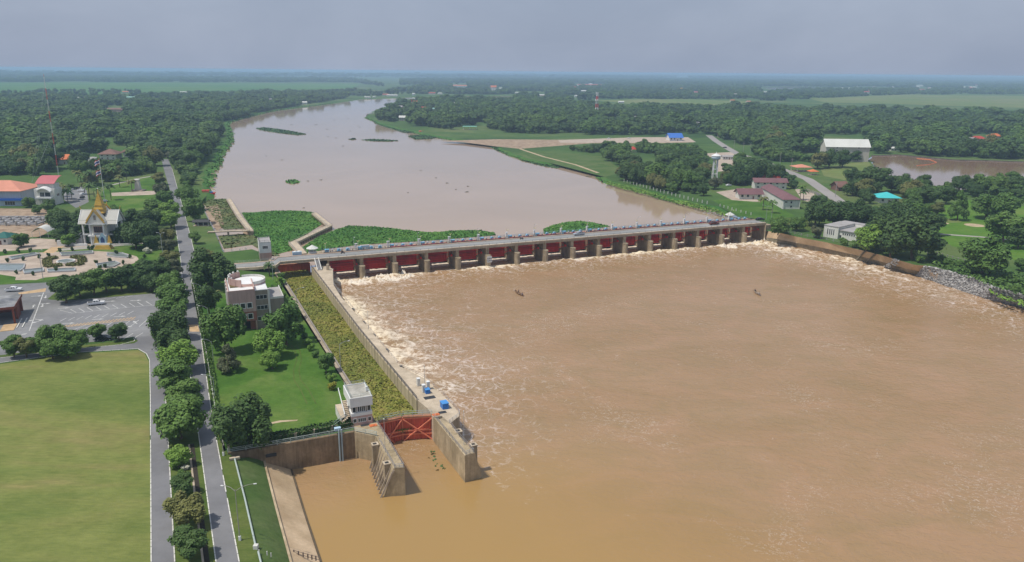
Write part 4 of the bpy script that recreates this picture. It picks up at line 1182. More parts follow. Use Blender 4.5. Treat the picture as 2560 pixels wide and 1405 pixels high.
# weeds
def weeds(name, poly, z, dens, sz, m, seed=1, hgt=0.35, under=True):
    rg = np.random.RandomState(seed)
    xs = [p.x for p in poly]; ys = [p.y for p in poly]
    A = (max(xs) - min(xs)) * (max(ys) - min(ys))
    n = int(A * dens)
    X = rg.uniform(min(xs), max(xs), n); Y = rg.uniform(min(ys), max(ys), n)
    pp_ = np.array([(p.x, p.y) for p in poly]); ins = np.zeros(n, bool); j = len(pp_) - 1
    for i in range(len(pp_)):
        xi, yi = pp_[i]; xj, yj = pp_[j]
        cnd = (yi > Y) != (yj > Y)
        if yj != yi: ins ^= cnd & (X < (xj - xi) * (Y - yi) / (yj - yi) + xi)
        j = i
    X, Y = X[ins], Y[ins]; n = len(X)
    if n == 0: return
    rot = rg.uniform(0, 2 * math.pi, n); tl = rg.uniform(-0.7, 0.7, (n, 2)); s = rg.uniform(0.55, 1.3, n) * sz
    nzv = np.array([noise.noise((x * 0.12, y * 0.12, seed)) for x, y in zip(X, Y)])
    Z = z + hgt * (0.5 + 0.8 * nzv) + rg.uniform(0, hgt, n) * 0.6
    ux = np.stack([np.cos(rot), np.sin(rot), tl[:, 0]], 1); uy = np.stack([-np.sin(rot), np.cos(rot), tl[:, 1]], 1)
    c = np.stack([X, Y, Z], 1)
    V = np.stack([c - ux * s[:, None] * .5 - uy * s[:, None] * .35, c + ux * s[:, None] * .5 - uy * s[:, None] * .35, c + ux * s[:, None] * .5 + uy * s[:, None] * .35, c - ux * s[:, None] * .5 + uy * s[:, None] * .35], 1).reshape(-1, 3)
    b0 = 0
    vs = V.tolist(); fs = (np.arange(n * 4).reshape(-1, 4)).tolist()
    if under:
        mb = MB().prism(poly, z - 0.6, z + 0.12)
        k = len(vs); vs += [list(v) for v in mb.v]; fs += [[i + k for i in f] for f in mb.f]
    me = bpy.data.meshes.new(name); me.from_pydata(vs, [], fs); me.materials.append(m)
    o = put(name, me); tag(o, kind='stuff'); return o
def leafmat(name, a, b_, c_, scale=0.35, big=0.02):
    m = bpy.data.materials.new(name); m.use_nodes = True
    t = m.node_tree; b = t.nodes['Principled BSDF']; b.inputs['Roughness'].default_value = 0.65; b.inputs['Specular IOR Level'].default_value = 0.25
    g = t.nodes.new('ShaderNodeNewGeometry')
    n = t.nodes.new('ShaderNodeTexNoise'); n.inputs['Scale'].default_value = scale; n.inputs['Detail'].default_value = 6; n.inputs['Roughness'].default_value = 0.75
    t.links.new(g.outputs['Position'], n.inputs['Vector'])
    r = t.nodes.new('ShaderNodeValToRGB')
    r.color_ramp.elements[0].position = 0.32; r.color_ramp.elements[1].position = 0.68; e = r.color_ramp.elements.new(0.5)
    for q, cc in ((0, a), (1, b_), (2, c_)): r.color_ramp.elements[q].color = (*cc, 1)
    t.links.new(n.outputs['Fac'], r.inputs[0])
    n2 = t.nodes.new('ShaderNodeTexNoise'); n2.inputs['Scale'].default_value = big; n2.inputs['Detail'].default_value = 4
    t.links.new(g.outputs['Position'], n2.inputs['Vector'])
    r2 = t.nodes.new('ShaderNodeValToRGB'); r2.color_ramp.elements[0].position = 0.35; r2.color_ramp.elements[1].position = 0.65
    r2.color_ramp.elements[0].color = (0.78, 0.86, 0.75, 1); r2.color_ramp.elements[1].color = (1.2, 1.12, 1.05, 1)
    t.links.new(n2.outputs['Fac'], r2.inputs[0])
    x = t.nodes.new('ShaderNodeMixRGB'); x.blend_type = 'MULTIPLY'; x.inputs[0].default_value = 1
    t.links.new(r.outputs[0], x.inputs[1]); t.links.new(r2.outputs[0], x.inputs[2])
    ri = t.nodes.new('ShaderNodeValToRGB'); ri.color_ramp.elements[0].color = (0.8, 0.8, 0.78, 1); ri.color_ramp.elements[1].color = (1.17, 1.17, 1.13, 1)
    t.links.new(g.outputs['Random Per Island'], ri.inputs[0])
    x2 = t.nodes.new('ShaderNodeMixRGB'); x2.blend_type = 'MULTIPLY'; x2.inputs[0].default_value = 1
    t.links.new(x.outputs[0], x2.inputs[1]); t.links.new(ri.outputs[0], x2.inputs[2])
    t.links.new(x2.outputs[0], b.inputs['Base Color'])
    return m
M_hy1 = leafmat('chamber_weed', (0.13, 0.165, 0.022), (0.21, 0.215, 0.04), (0.30, 0.24, 0.08), 0.3, 0.03)
M_hy2 = leafmat('water_hyacinth', (0.04, 0.13, 0.018), (0.065, 0.18, 0.025), (0.12, 0.23, 0.04), 0.3, 0.03)
M_hy3 = leafmat('dull_hyacinth', (0.035, 0.09, 0.03), (0.05, 0.115, 0.035), (0.075, 0.13, 0.045), 0.2, 0.03)
hy = leafmat('mixed_weed', (0.06, 0.10, 0.03), (0.10, 0.13, 0.04), (0.16, 0.14, 0.07), 0.12, 0.03)
c_in0, c_in1 = c0 - cdv * 40, c1 - cdv * 1.0
cp = [c_in0, c_in1, P(1004, 1040, LT), P(1070, 1030, LT), P(1043, 1000, LT) + ln * 0.2, P(779, 668, LT) + ln * 0.2, P(755, 640, LT)]
weeds('chamber_weeds', cp, ZC, 9.0, 0.55, M_hy1, 1, 0.22)
weeds('water_hyacinths', PL([(604, 532), (640, 531), (690, 527), (740, 527), (782, 531), (800, 552), (806, 560), (760, 590), (727, 604), (735, 625), (690, 636), (650, 600), (628, 585), (622, 560)], ZU), ZU, 3.2, 0.7, M_hy2, 2, 0.3)
weeds('water_hyacinths', PL([(745, 625), (800, 590), (840, 575), (870, 565), (930, 567), (980, 571), (1035, 578), (1080, 581), (1150, 576), (1200, 576), (1236, 582), (1240, 588), (1100, 600), (900, 612), (820, 622), (770, 634)], ZU), ZU, 2.8, 0.7, M_hy2, 3, 0.35)
weeds('water_hyacinths', PL([(1358, 573), (1385, 562), (1420, 555), (1450, 553), (1480, 556), (1525, 566), (1500, 570), (1420, 580), (1360, 584)], ZU), ZU, 2.4, 0.75, M_hy2, 4, 0.35)
weeds('reed_mat', PL([(508, 507), (522, 499), (560, 497), (571, 500), (590, 540), (612, 572), (560, 574), (545, 560), (520, 525)], ZU), ZU, 0.8, 1.1, hy, 5, 0.25)
weeds('reed_mat', PL([(545, 590), (600, 585), (640, 590), (700, 640), (675, 640), (630, 612), (560, 622)], ZU), ZU, 0.6, 1.1, hy, 6, 0.2)
for i, (pts, mm) in enumerate((([(640, 321), (660, 319), (700, 324), (740, 330), (765, 336), (745, 338), (700, 333), (655, 326)], M_hy3), ([(903, 350), (930, 348), (970, 350), (996, 352), (975, 354), (930, 353)], M_hy3), ([(871, 348), (885, 346), (891, 348), (880, 350)], M_hy3), ([(714, 454), (728, 450), (744, 451), (749, 456), (735, 460), (718, 458)], M_hy2), ([(1020, 341), (1040, 338), (1085, 338), (1110, 341), (1080, 347), (1040, 349)], M_hy3), ([(1305, 402), (1330, 400), (1370, 406), (1415, 418), (1390, 421), (1350, 414)], M_hy3), ([(1218, 364), (1250, 361), (1300, 372), (1330, 384), (1300, 390), (1262, 385), (1240, 375)], M_hy3), ([(915, 293), (940, 292), (1000, 318), (1060, 333), (1010, 332), (950, 314)], M_hy3))):
    tag(weeds('hyacinth_island', PL(pts, ZU), ZU, 0.5, 1.8, mm, 10 + i, 0.5), kind='stuff')
clump = MB(); rg = random.Random(5)
for i in range(24):
    a = rg.uniform(0, 6.28); r = rg.uniform(0, 1.1)
    clump.box((r * 1.5 * math.cos(a), r * math.sin(a), rg.uniform(0.1, 0.5)), (0.7, 0.5, 0.05), rg.uniform(0, 3), rg.uniform(-.6, .6), rg.uniform(-.6, .6))
cl = clump.mesh('hyacinth_clump', mat('dark_floating_clump', (0.09, 0.09, 0.055), 0.8, 0.2, 0.5))
for i, (x, y, s) in enumerate([(728, 312, 2), (790, 312, 3), (818, 323, 1.5), (835, 300, 1.6), (875, 328, 1.4), (840, 345, 1.4), (858, 365, 1.8), (820, 342, 1.1), (895, 315, 1), (900, 318, 1.2), (950, 328, 1), (705, 400, 1), (770, 453, 1), (803, 450, 1.1), (1052, 426, 1), (1117, 458, 1.2), (1170, 466, 1), (1168, 480, 1.6), (1090, 445, 0.8), (665, 390, 0.8), (802, 281, 1.6), (853, 280, 1.2), (870, 296, 1), (910, 275, 1), (775, 262 + 12, 1), (1430, 426, 1.3), (1470, 441, 2.6), (1140, 474, .7), (760, 520, .7), (1020, 482, .6)]):
    if i == 20 or True:
        o = put('hyacinth_clump', cl); o.location = P(x, y, ZU); o.scale = (s * 0.75, s * 0.6, 0.6); o.rotation_euler = (0, 0, i * 1.7)
        tag(o, 'small dark clump of floating plants drifting on the wide brown river', 'floating plants', 'dark plant clumps drifting on the river')
# walkways and guide walls above the dam
def jetty(pts, w, label, z=0.3, th=0.6, postm=M_conc2, step=4.5, rails=True, seedz=-4.5):
    t = thing('jetty', label, 'jetty', (0, 0, 0))
    q = PL(pts, z)
    a, b = offset(q, w / 2), offset(q, -w / 2)
    slab(a, b, -th, 0.0, 'deck', M_coping, t)
    for p0, p1 in zip(q, q[1:]):
        n = max(1, int((p1 - p0).length / step))
        for i in range(n + 1):
            c = p0.lerp(p1, i / n)
            MB(c, ang(p0, p1)).bb(-0.35, 0.35, -w / 2 + 0.15, w / 2 - 0.15, seedz, -th).build('pile', postm, t)
    if rails:
        for e in (offset(q, w / 2 - 0.1), offset(q, -w / 2 + 0.1)):
            railing(e, 'railing', M_railg, t, 0.9, (0.45, 0.9), 3.0, 0.045)
    return t
jetty([(571, 497), (598, 541), (627, 577)], 3.0, 'straight concrete jetty running out between the reeds and the green weed mat')
jetty([(520, 579), (570, 577), (624, 575)], 2.6, 'concrete footbridge on tall piles joining the grass bank to the jetty', 0.7, 0.5, M_conc2, 9)
jetty([(785, 532), (824, 563), (732, 606)], 3.0, 'angled concrete jetty fencing the green weed mat from the river', 0.3, 0.9, M_conc2, 2.6)
jetty([(731, 604), (757, 634)], 4.0, 'short wide concrete walkway joining the angled jetty to the barrage', 0.32, 1.2, M_conc2, 3)

weeds('floating_weed', PL([(1075, 1128), (1090, 1130), (1088, 1148), (1100, 1155), (1118, 1168), (1100, 1178), (1088, 1172), (1092, 1160), (1072, 1148)], ZD), ZD - 0.02, 1.3, 0.7, M_hy3, 61, 0.06, False)

weeds('bank_reeds', offset(bankL, 9)[4:110] + offset(bankL, -3.5)[4:110][::-1], ZU, 0.45, 1.6, M_hy2, 62, 1.4, False)
weeds('bank_reeds', offset(bankR, 11)[60:] + offset(bankR, -2)[60:][::-1], ZU, 0.6, 1.1, M_hy2, 63, 0.7, False)
# ---------------------------------------------------------------- buildings
CLR = []
def window(parent, x, y, z, w, h, face='f', frame=M_white, glass=M_glass, t=0.12, mull=1, name='window'):
    """a framed window on the front (f, -y), left (l, -x), right (r, +x) wall; x, y, z = centre on the wall plane"""
    rz = {'f': 0, 'l': -math.pi / 2, 'r': math.pi / 2}[face]
    m = MB((x, y, z), rz); o = -0.07
    m.bb(-w / 2 - t, w / 2 + t, o, 0.02, h / 2, h / 2 + t); m.bb(-w / 2 - t, w / 2 + t, o, 0.02, -h / 2 - t, -h / 2)
    m.bb(-w / 2 - t, -w / 2, o, 0.02, -h / 2, h / 2); m.bb(w / 2, w / 2 + t, o, 0.02, -h / 2, h / 2)
    for i in range(1, mull): m.bb(-w / 2 + w * i / mull - 0.05, -w / 2 + w * i / mull + 0.05, o + 0.01, 0.02, -h / 2, h / 2)
    f = m.build(name, frame, parent)
    MB((x, y, z), rz).bb(-w / 2, w / 2, -0.02, 0.015, -h / 2, h / 2).build('pane', glass, f)
    return f
def house(px, py, w, d, h, label, wallm=M_whitew, roofm=M_orange, roof='hip', rh=2.0, rz=None, nwin=3, cat='house', name='house', group=None, ov=0.7, z=0.0, inpx=True, door=True, z0=0.0):
    p = P(px, py, z)
    if py < 560: CLR.append((px, py, w, 12 * FPX / depth(p)))
    if inpx: w = px2m(w, p)
    rz = d_ang if rz is None else rz
    t = thing(name, label, cat, p, rz, group)
    MB().bb(-w / 2, w / 2, 0, d, z0, h).build('wall', wallm, t)
    if roof == 'hip': MB().hip(-w / 2, w / 2, 0, d, h + 0.004, rh, max(0.3, w - d), ov).build('roof', roofm, t)
    elif roof == 'gable':
        MB().gable(-w / 2, w / 2, 0, d, h + 0.004, rh, ov).build('roof', roofm, t)
        MB().add([(-w / 2, 0, h), (-w / 2, d, h), (-w / 2, d / 2, h + rh), (-w / 2 + 0.2, 0, h), (-w / 2 + 0.2, d, h), (-w / 2 + 0.2, d / 2, h + rh)], [(0, 2, 1), (3, 4, 5)]).add([(w / 2, 0, h), (w / 2, d, h), (w / 2, d / 2, h + rh), (w / 2 - 0.2, 0, h), (w / 2 - 0.2, d, h), (w / 2 - 0.2, d / 2, h + rh)], [(0, 1, 2), (3, 5, 4)]).build('gable_wall', wallm, t)
    else:
        m = MB().bb(-w / 2 - 0.2, w / 2 + 0.2, -0.2, d + 0.2, h + 0.004, h + 0.3); m.build('roof', roofm, t)
    st = max(1, int(round(h / 3.2)))
    for s in range(st):
        for i in range(nwin):
            if door and s == 0 and i == nwin // 2: continue
            window(t, -w / 2 + w * (i + 0.5) / nwin, 0, s * h / st + h / st * 0.55, min(1.6, w / nwin * 0.5), h / st * 0.4)
    if door: MB().bb(-w / 2 + w * (nwin // 2 + 0.5) / nwin - 0.5, -w / 2 + w * (nwin // 2 + 0.5) / nwin + 0.5, -0.06, 0.02, 0, min(2.1, h * 0.7)).build('door', M_brown, t)
    return t
def box3(pa, pb, pc, z):
    "frame of a building whose roof shows corners a (near left), b (near right), c (far left) at height z"
    a, b, c = P(*pa, z), P(*pb, z), P(*pc, z)
    return a, ang(a, b), (b - a).length, (c - a).length

# lower lock control building
a, rz, w, d = box3((876, 997), (929, 989), (858, 964), 7.6)
t = thing('control_building', 'white and pink two-storey lock control building with an outside staircase', 'control building', (a.x, a.y, LT), rz)
H = 7.3
MB().bb(0, w, 0, d, -0.3, 2.4).build('wall', M_pink, t)
MB().bb(0, w, 0, d, 2.41, 3.2).build('balcony_wall', M_white, t)
m = MB().bb(0.35, w - 0.35, 0.35, d, 3.21, 4.9); m.build('wall', M_taupe, t)
m = MB().bb(-0.15, w + 0.15, -0.15, d + 0.1, 4.91, 7.0)
m.build('wall', M_white, t)
r = MB()
r.bb(-0.15, w + 0.15, -0.15, 0.1, 7.0, H); r.bb(-0.15, w + 0.15, d - 0.15, d + 0.1, 7.0, H); r.bb(-0.15, 0.1, 0.1, d - 0.15, 7.0, H); r.bb(w - 0.1, w + 0.15, 0.1, d - 0.15, 7.0, H)
r.build('parapet', M_white, t)
MB().bb(0.1, w - 0.1, 0.1, d - 0.15, 7.004, 7.06).build('roof', mat('stained_flat_roof', (0.42, 0.40, 0.35), 0.9, 0.2, 0.5, dirt=0.3), t)
rp = lambda *q: [Vector(p) for p in q]
railing(rp((0.1, 0.1, H), (w - 0.1, 0.1, H), (w - 0.1, d - 0.1, H), (0.1, d - 0.1, H), (0.1, 0.1, H)), 'railing', M_rail, t, 0.8, (0.4, 0.8), 2.2, 0.045)
MB().bar((w - 0.5, d * 0.4, H), (w - 0.5, d * 0.4, H + 1.1), 0.3, 8).build('roof_vent', M_white, t)
for i, x in enumerate((0.16, 0.5, 0.86)):
    window(t, w * x, 0.35, 4.05, w * (0.14 if i != 1 else 0.34), 1.3, 'f', mull=(1, 4, 1)[i])
    window(t, w * x, 0.0, 1.3, w * (0.14 if i != 1 else 0.36), 0.9, 'f', mull=(1, 4, 1)[i])
for y in (0.3, 0.7): window(t, 0.35, d * y, 4.05, d * 0.25, 1.3, 'l', mull=2)
sg = MB().bb(-2.4, -0.15, 0.5, d, 2.3, 2.45); sg.build('landing', M_coping, t)
for i in range(9): MB().bb(-1.3, -0.2, 0.9 + i * 0.45, 1.35 + i * 0.45, 2.5 + i * 0.27, 2.7 + i * 0.27).build('step', M_coping, t)
MB().add([(-1.5, 0.6, 2.4), (-1.5, d, 6.4), (-1.5, d, 6.9), (-1.5, 0.6, 3.2), (-1.35, 0.6, 2.4), (-1.35, d, 6.4), (-1.35, d, 6.9), (-1.35, 0.6, 3.2)], [(0, 3, 2, 1), (4, 5, 6, 7), (0, 1, 5, 4), (3, 7, 6, 2), (0, 4, 7, 3), (1, 2, 6, 5)]).build('stair_wall', M_white, t)
for i in range(9): MB().bb(-4.6 + i * 0.42, -4.2 + i * 0.42, -0.2, 0.9, i * 0.27, 0.16 + i * 0.27).build('step', M_coping, t)
for y in (-0.25, 0.95): MB().bar((-4.8, y, 0.9), (-1.0, y, 3.4), 0.06).build('handrail', M_rail, t)
MB().bb(-2.4, -2.2, 0.5, d, 0, 2.3).build('support_wall', M_whitew, t)

# upper lock tower
a, rz, w, d = box3((647, 608), (677, 606), (630, 597), 8.2)
t = thing('control_tower', 'square white and pink control tower beside the approach bridge', 'control tower', (a.x, a.y, 0.1), rz)
MB().bb(0, w, 0, d, 3.4, 8.0).build('wall', M_white, t)
MB().bb(0.0, w, 0.0, d * 0.35, 0, 3.39).build('wall', M_pink, t)
for x, y in ((0.2, d - 0.2), (w - 0.2, d - 0.2), (0.2, d * 0.6)): MB().bb(x - 0.2, x + 0.2, y - 0.2, y + 0.2, 0, 3.39).build('column', M_whitew, t)
MB().bb(0.2, w - 0.2, 0.2, d - 0.2, 8.004, 8.1).build('roof', M_greyroof, t)
r = MB(); r.bb(0, w, 0, 0.2, 8.0, 8.5); r.bb(0, w, d - 0.2, d, 8.0, 8.5); r.bb(0, 0.2, 0.2, d - 0.2, 8.0, 8.5); r.bb(w - 0.2, w, 0.2, d - 0.2, 8.0, 8.5); r.build('parapet', M_whitew, t)
railing(rp((0.1, 0.1, 8.5), (w - 0.1, 0.1, 8.5), (w - 0.1, d - 0.1, 8.5), (0.1, d - 0.1, 8.5), (0.1, 0.1, 8.5)), 'railing', M_dark, t, 0.8, (0.4, 0.8), 2, 0.05)
window(t, w * 0.5, 0, 6.0, w * 0.42, 1.3, 'f', mull=4)
for x, y in ((0.1, 0.1), (w - 0.2, d - 0.2)): MB().bar((x, y, 8.5), (x, y, 10.2), 0.04).build('aerial', M_steel, t)

# pink office building with a round tower
H = 13.5
a = P(569.6, 734, H); rz, w, d = math.radians(23), 8.4, 17.5
t = thing('office_building', 'pink and taupe four-storey office building with a round white roof tower', 'office building', (a.x, a.y, 0.0), rz)
MB().bb(0, w, 0, d, 6.6, H).build('wall', M_pink, t)
MB().bb(0.25, w, 0.25, d, 3.3, 6.59).build('wall', M_dpink, t)
MB().bb(w * 0.75, w, 1.5, d, 0, 3.29).build('wall', M_dpink, t)
for x in (0.5, w * 0.5, w - 0.3): MB().bb(x - 0.25, x + 0.25, 0.3, 0.8, 0, 3.29).build('column', M_pink, t)
MB().bb(1.0, w - 1.0, 3, d, 0, 3.28).build('wall', M_dark, t)
r = MB(); r.bb(0, w, 0, 0.3, H, H + 0.7); r.bb(0, 0.3, 0.3, d, H, H + 0.7); r.bb(w - 0.3, w, 0.3, d * 0.7, H, H + 1.3); r.build('parapet', M_pink, t)
MB().bb(0.31, w - 0.31, 0.31, d, H + 0.003, H + 0.08).build('roof', M_white, t)
MB().bb(1.0, w * 0.55, d * 0.35, d * 0.6, H + 0.09, H + 0.35).build('roof_planter', mat('dry_planting', (0.13, 0.1, 0.04), 0.95, 0.3, 1.0), t)
MB().bar((1.4, d * 0.75, H + 0.1), (1.4, d * 0.75, H + 1.9), 0.8, 12).build('water_tank', M_white, t)
for i in range(3): window(t, w * (0.26 + 0.25 * i), 0, 8.8, 1.35, 1.6, 'f', t=0.22)
for i in range(3): window(t, w * (0.26 + 0.25 * i), 0.25, 5.0, 1.35, 1.6, 'f', t=0.22)
for i in range(4): MB().bb(-0.25, -0.004, d * (0.1 + 0.25 * i), d * (0.18 + 0.25 * i), 0, H + 0.3).build('pilaster', M_whitew, t)
for s in (5.0, 8.8, 11.6):
    for i in range(3): window(t, 0, d * (0.25 + 0.25 * i), s, d * 0.1, 1.4, 'l')
x0, x1 = w, w + 4.0
MB().bb(x0 + 0.004, x1, 0.9, d, 0, H - 0.2).build('wall', M_taupe, t)
MB().bb(x0 - 0.2, x1 + 0.1, 0.7, d * 0.7, H - 0.19, H + 0.1).build('roof', M_white, t)
for z in (3.6, 7.4, 11.0): window(t, (x0 + x1) / 2, 0.9, z, 3.4, 1.3, 'f', mull=3, frame=M_white, t=0.1)
MB().bb(x1 + 0.004, x1 + 0.6, 0.3, 0.9, 2.2, H + 0.3).build('fin', M_whitew, t)
MB().bb(x1 + 0.7, x1 + 5.2, 2.2, d * 0.95, 3.2, 9.6).build('wall', M_taupe, t)
MB().bb(x1 + 0.7, x1 + 4.8, 2.8, d * 0.95, 0, 3.19).build('wall', M_dpink, t)
r = MB(); X0, X1, Y0, Y1 = x1 + 0.7, x1 + 5.2, 2.2, d * 0.95
r.bb(X0, X1, Y0, Y0 + 0.2, 9.6, 10.3); r.bb(X1 - 0.2, X1, Y0 + 0.2, Y1, 9.6, 10.3); r.build('parapet', M_whitew, t)
MB().bb(X0, X1 - 0.2, Y0 + 0.2, Y1, 9.604, 9.66).build('terrace', M_greyroof, t)
window(t, x1 + 3, 2.8, 1.9, 3, 1.0, 'f', mull=2)
cx, cy = 7.3, 11.3; R_ = 5.5
MB().lathe([(R_, 9.7), (R_, H + 0.9)], (cx, cy, 0), 28).build('round_tower', M_pink, t, True)
MB().lathe([(R_ - 0.3, H + 0.92), (0.01, H + 1.0)], (cx, cy, 0), 28).build('tower_roof', M_white, t)
MB().lathe([(R_ + 0.02, H + 0.6), (R_ + 0.02, H + 1.6), (R_ - 0.25, H + 1.6), (R_ - 0.25, H + 0.6)], (cx, cy, 0), 30, math.radians(-80), math.radians(110)).build('parapet', M_whitew, t)
MB().lathe([(R_ + 0.9, H - 0.6), (R_ + 0.9, H + 2.6), (R_ + 0.6, H + 2.6), (R_ + 0.6, H - 0.6)], (cx, cy, 0), 24, math.radians(112), math.radians(245)).build('curved_wall', M_pink, t)
for i in range(5):
    aa = math.radians(118 + i * 18)
    MB().sphere((cx + (R_ + 0.75) * math.cos(aa), cy + (R_ + 0.75) * math.sin(aa), H + 2.95), 0.38, 8).build('ball_finial', M_whitew, t)
for i in range(6):
    aa = math.radians(125 + i * 20)
    MB((cx, cy, 0), aa).bb(R_ + 0.5, R_ + 1.0, -0.15, 0.15, H + 0.2, H + 2.61).build('rib', M_pink, t)

# white waterside building on the right bank
a, rz, w, d = box3((2061, 563), (2097, 569), (2046, 552), 6.2)
t = thing('waterworks_building', 'low white flat-roofed building with tall slit windows above the right bank wall', 'building', (a.x, a.y, 0.0), rz)
MB().bb(0, w, 0, d + 4, 0, 6.2).build('wall', M_whitew, t)
MB().bb(-0.2, w + 0.2, -0.2, d + 4.2, 6.204, 6.5).build('roof', M_greyroof, t)
MB().bb(w + 0.004, w + 9.5, 1.2, d + 6, 0, 4.6).build('wall', M_whitew, t)
MB().bb(w + 0.21, w + 10.2, 0.6, d + 6.5, 4.604, 4.9).build('roof', M_greyroof, t)
MB().bb(0, w + 5, d + 4.3, d + 9, 0, 6.0).build('wall', M_whitew, t)
MB().bb(-0.2, w + 5.2, d + 4.31, d + 9.2, 6.004, 6.3).build('roof', M_greyroof, t)
for i in range(4): window(t, w * (0.28 + 0.14 * i), 0, 3.3, 0.5, 3.2, 'f', t=0.15)
for i in range(6): window(t, w + 2.2 + i * 1.2, 1.2, 3.0, 0.7, 1.0, 'f')
for i in range(3): window(t, 0, d * (0.3 + 0.4 * i), 4.0, 0.9, 1.2, 'l')
MB().bb(w + 0.4, w + 1.3, 1.1, 1.21, 0, 2.2).build('door', M_dark, t)

# hall with mauve roofs
a, rz, w, d = box3((1957, 500), (2004, 500), (1901, 468), 6.0)
t = thing('lodge', 'two-storey lodge with a long mauve tiled roof on the right bank', 'lodge', (a.x, a.y, 0.0), rz)
vd = P(1901, 468, 6.0) - a; da = math.atan2(vd.y, vd.x) - rz
sh = math.cos(da) * d; dy = math.sin(da) * d
me = MB().prism([(0.6, 0.8), (w - 0.6, 0.8), (w - 0.6 + sh, dy), (0.6 + sh, dy)], 0, 6.0); me.build('wall', M_whitew, t)
m = MB(); e = [(0, 0), (w, 0), (w + sh, dy), (sh, dy)]
ap = (w / 2 + sh * 0.16, dy * 0.16, 8.6); bp2 = (w / 2 + sh, dy, 8.6)
m.add([(x, y, 6.0) for x, y in e] + [(x, y, 6.15) for x, y in e] + [ap, bp2], [(3, 2, 1, 0), (0, 1, 5, 4), (1, 2, 6, 5), (2, 3, 7, 6), (3, 0, 4, 7), (4, 5, 8), (5, 6, 9, 8), (7, 4, 8, 9), (6, 7, 9)]); m.build('roof', M_mauve, t)
for z in (1.6, 4.4):
    window(t, w * 0.5, 0.8, z, 1.2, 1.3, 'f'); 
window(t, w * 0.22, 0.8, 4.6, 1.6, 0.9, 'f', mull=2)
for x in (0.8, w - 0.8): MB().bb(x - 0.15, x + 0.15, 0.2, 0.5, 0, 6.0).build('post', M_white, t)
house(1876, 498, 56, 9, 4.2, 'single-storey wing with a mauve gable roof beside the lodge lawn', M_whitew, M_mauve, 'gable', 2.6, math.radians(2), 4, 'house', ov=1.4)
house(1926, 473, 78, 9, 5.6, 'pale hall with a low mauve roof behind the lodge', M_whitew, M_mauve, 'gable', 2.2, math.radians(-2), 5, 'house', ov=1.2)
house(1915, 459, 62, 8, 5.6, 'hall with a bright red roof behind the mauve-roofed lodge', M_whitew, M_redroof, 'gable', 2.5, math.radians(-2), 4, 'house', ov=1.0)
house(1834, 452, 12, 6, 3.2, 'small hut with a bright red roof under the trees near the water tower', M_whitew, M_redroof, 'hip', 1.5, 0.1, 2, 'hut')
house(1905, 448, 14, 5, 5.5, 'small red tiered pavilion among the trees behind the lodge', M_redroof, M_redroof, 'hip', 2.5, 0.1, 1, 'pavilion')
house(1820, 399, 26, 7, 3.0, 'long grey-roofed shed beside the water tower yard', M_whitew, M_greyroof, 'gable', 1.0, 0, 4, 'shed')
house(2108, 477, 28, 9, 3.5, 'timber house with a brown tiled roof beside the riverside road', M_brown, M_brown, 'gable', 3.0, math.radians(15), 2, 'house', ov=1.2)
house(2222, 508, 46, 12, 3.6, 'house with a wide turquoise roof among dark trees', M_whitew, M_cyan, 'hip', 3.2, math.radians(-5), 3, 'house', ov=1.6)
house(1690, 352, 32, 16, 4.6, 'open market hall with a blue pitched roof beside the pale sand yard', M_white, M_blueroof, 'gable', 4.5, math.radians(6), 4, 'hall', ov=1.5)
t = house(2116, 404, 106, 17, 15, 'tall white shed with a long white curved roof beside the muddy pond', mat('cream_wall', (0.52, 0.49, 0.42), 0.85, 0.06, 0.3, streak=0.15), M_silver, 'gable', 6.5, math.radians(-3), 2, 'shed', 'warehouse', ov=1.0, door=False)
house(2432, 362, 30, 9, 5, 'white house with a pale grey hipped roof above the dark trees by the pond', M_whitew, M_greyroof, 'hip', 4, 0, 3)
house(2448, 357, 36, 9, 5, 'house with a bright red roof beside the grey-roofed one above the pond', M_whitew, M_redroof, 'hip', 3.5, 0.2, 3)
house(2490, 350, 30, 9, 5, 'house with an orange roof, farthest right of the cluster above the pond', M_whitew, M_orange, 'hip', 3.5, 0.1, 3)
def open_pav(px, py, wpx, d, h, label, roofm, rh, rz=0.2, n=6):
    p = P(px, py, 0); w = px2m(wpx, p)
    t = thing('pavilion', label, 'pavilion', p, rz)
    MB().bb(-w / 2, w / 2, 0, d, 0, 0.15).build('floor', M_plaza, t)
    for i in range(n // 2):
        for y in (0.5, d - 0.5): MB().bar((-w / 2 + 0.5 + (w - 1) * i / (n // 2 - 1), y, 0), (-w / 2 + 0.5 + (w - 1) * i / (n // 2 - 1), y, h), 0.15, 5).build('post', M_white, t)
    MB().hip(-w / 2, w / 2, 0, d, h, rh, max(0.3, w - d), 0.8).build('roof', roofm, t)
    return t
open_pav(2010, 430, 38, 12, 4, 'open roadside pavilion with a wide salmon-orange roof on white posts', M_salmon, 2.2, 0.15)
open_pav(2036, 438, 18, 6, 3, 'small orange-roofed shelter right beside the wide salmon pavilion', M_orange, 1.8, 0.15, 4)
open_pav(1583, 381, 18, 6, 3.2, 'small open pavilion with a bright red tiered roof on the upstream lawn', M_redroof, 3.0, 0.1, 4)
open_pav(1806, 344, 16, 8, 4, 'small brown-roofed stall beside the far road junction', M_brown, 1.5, 0.1, 4)
open_pav(1174, 324, 33, 10, 4.5, 'open shelter with a long mint-green roof near the far river bank', mat('mint_roof', (0.2, 0.5, 0.38), 0.7, 0.05, 1), 0.6, 0.0, 6)
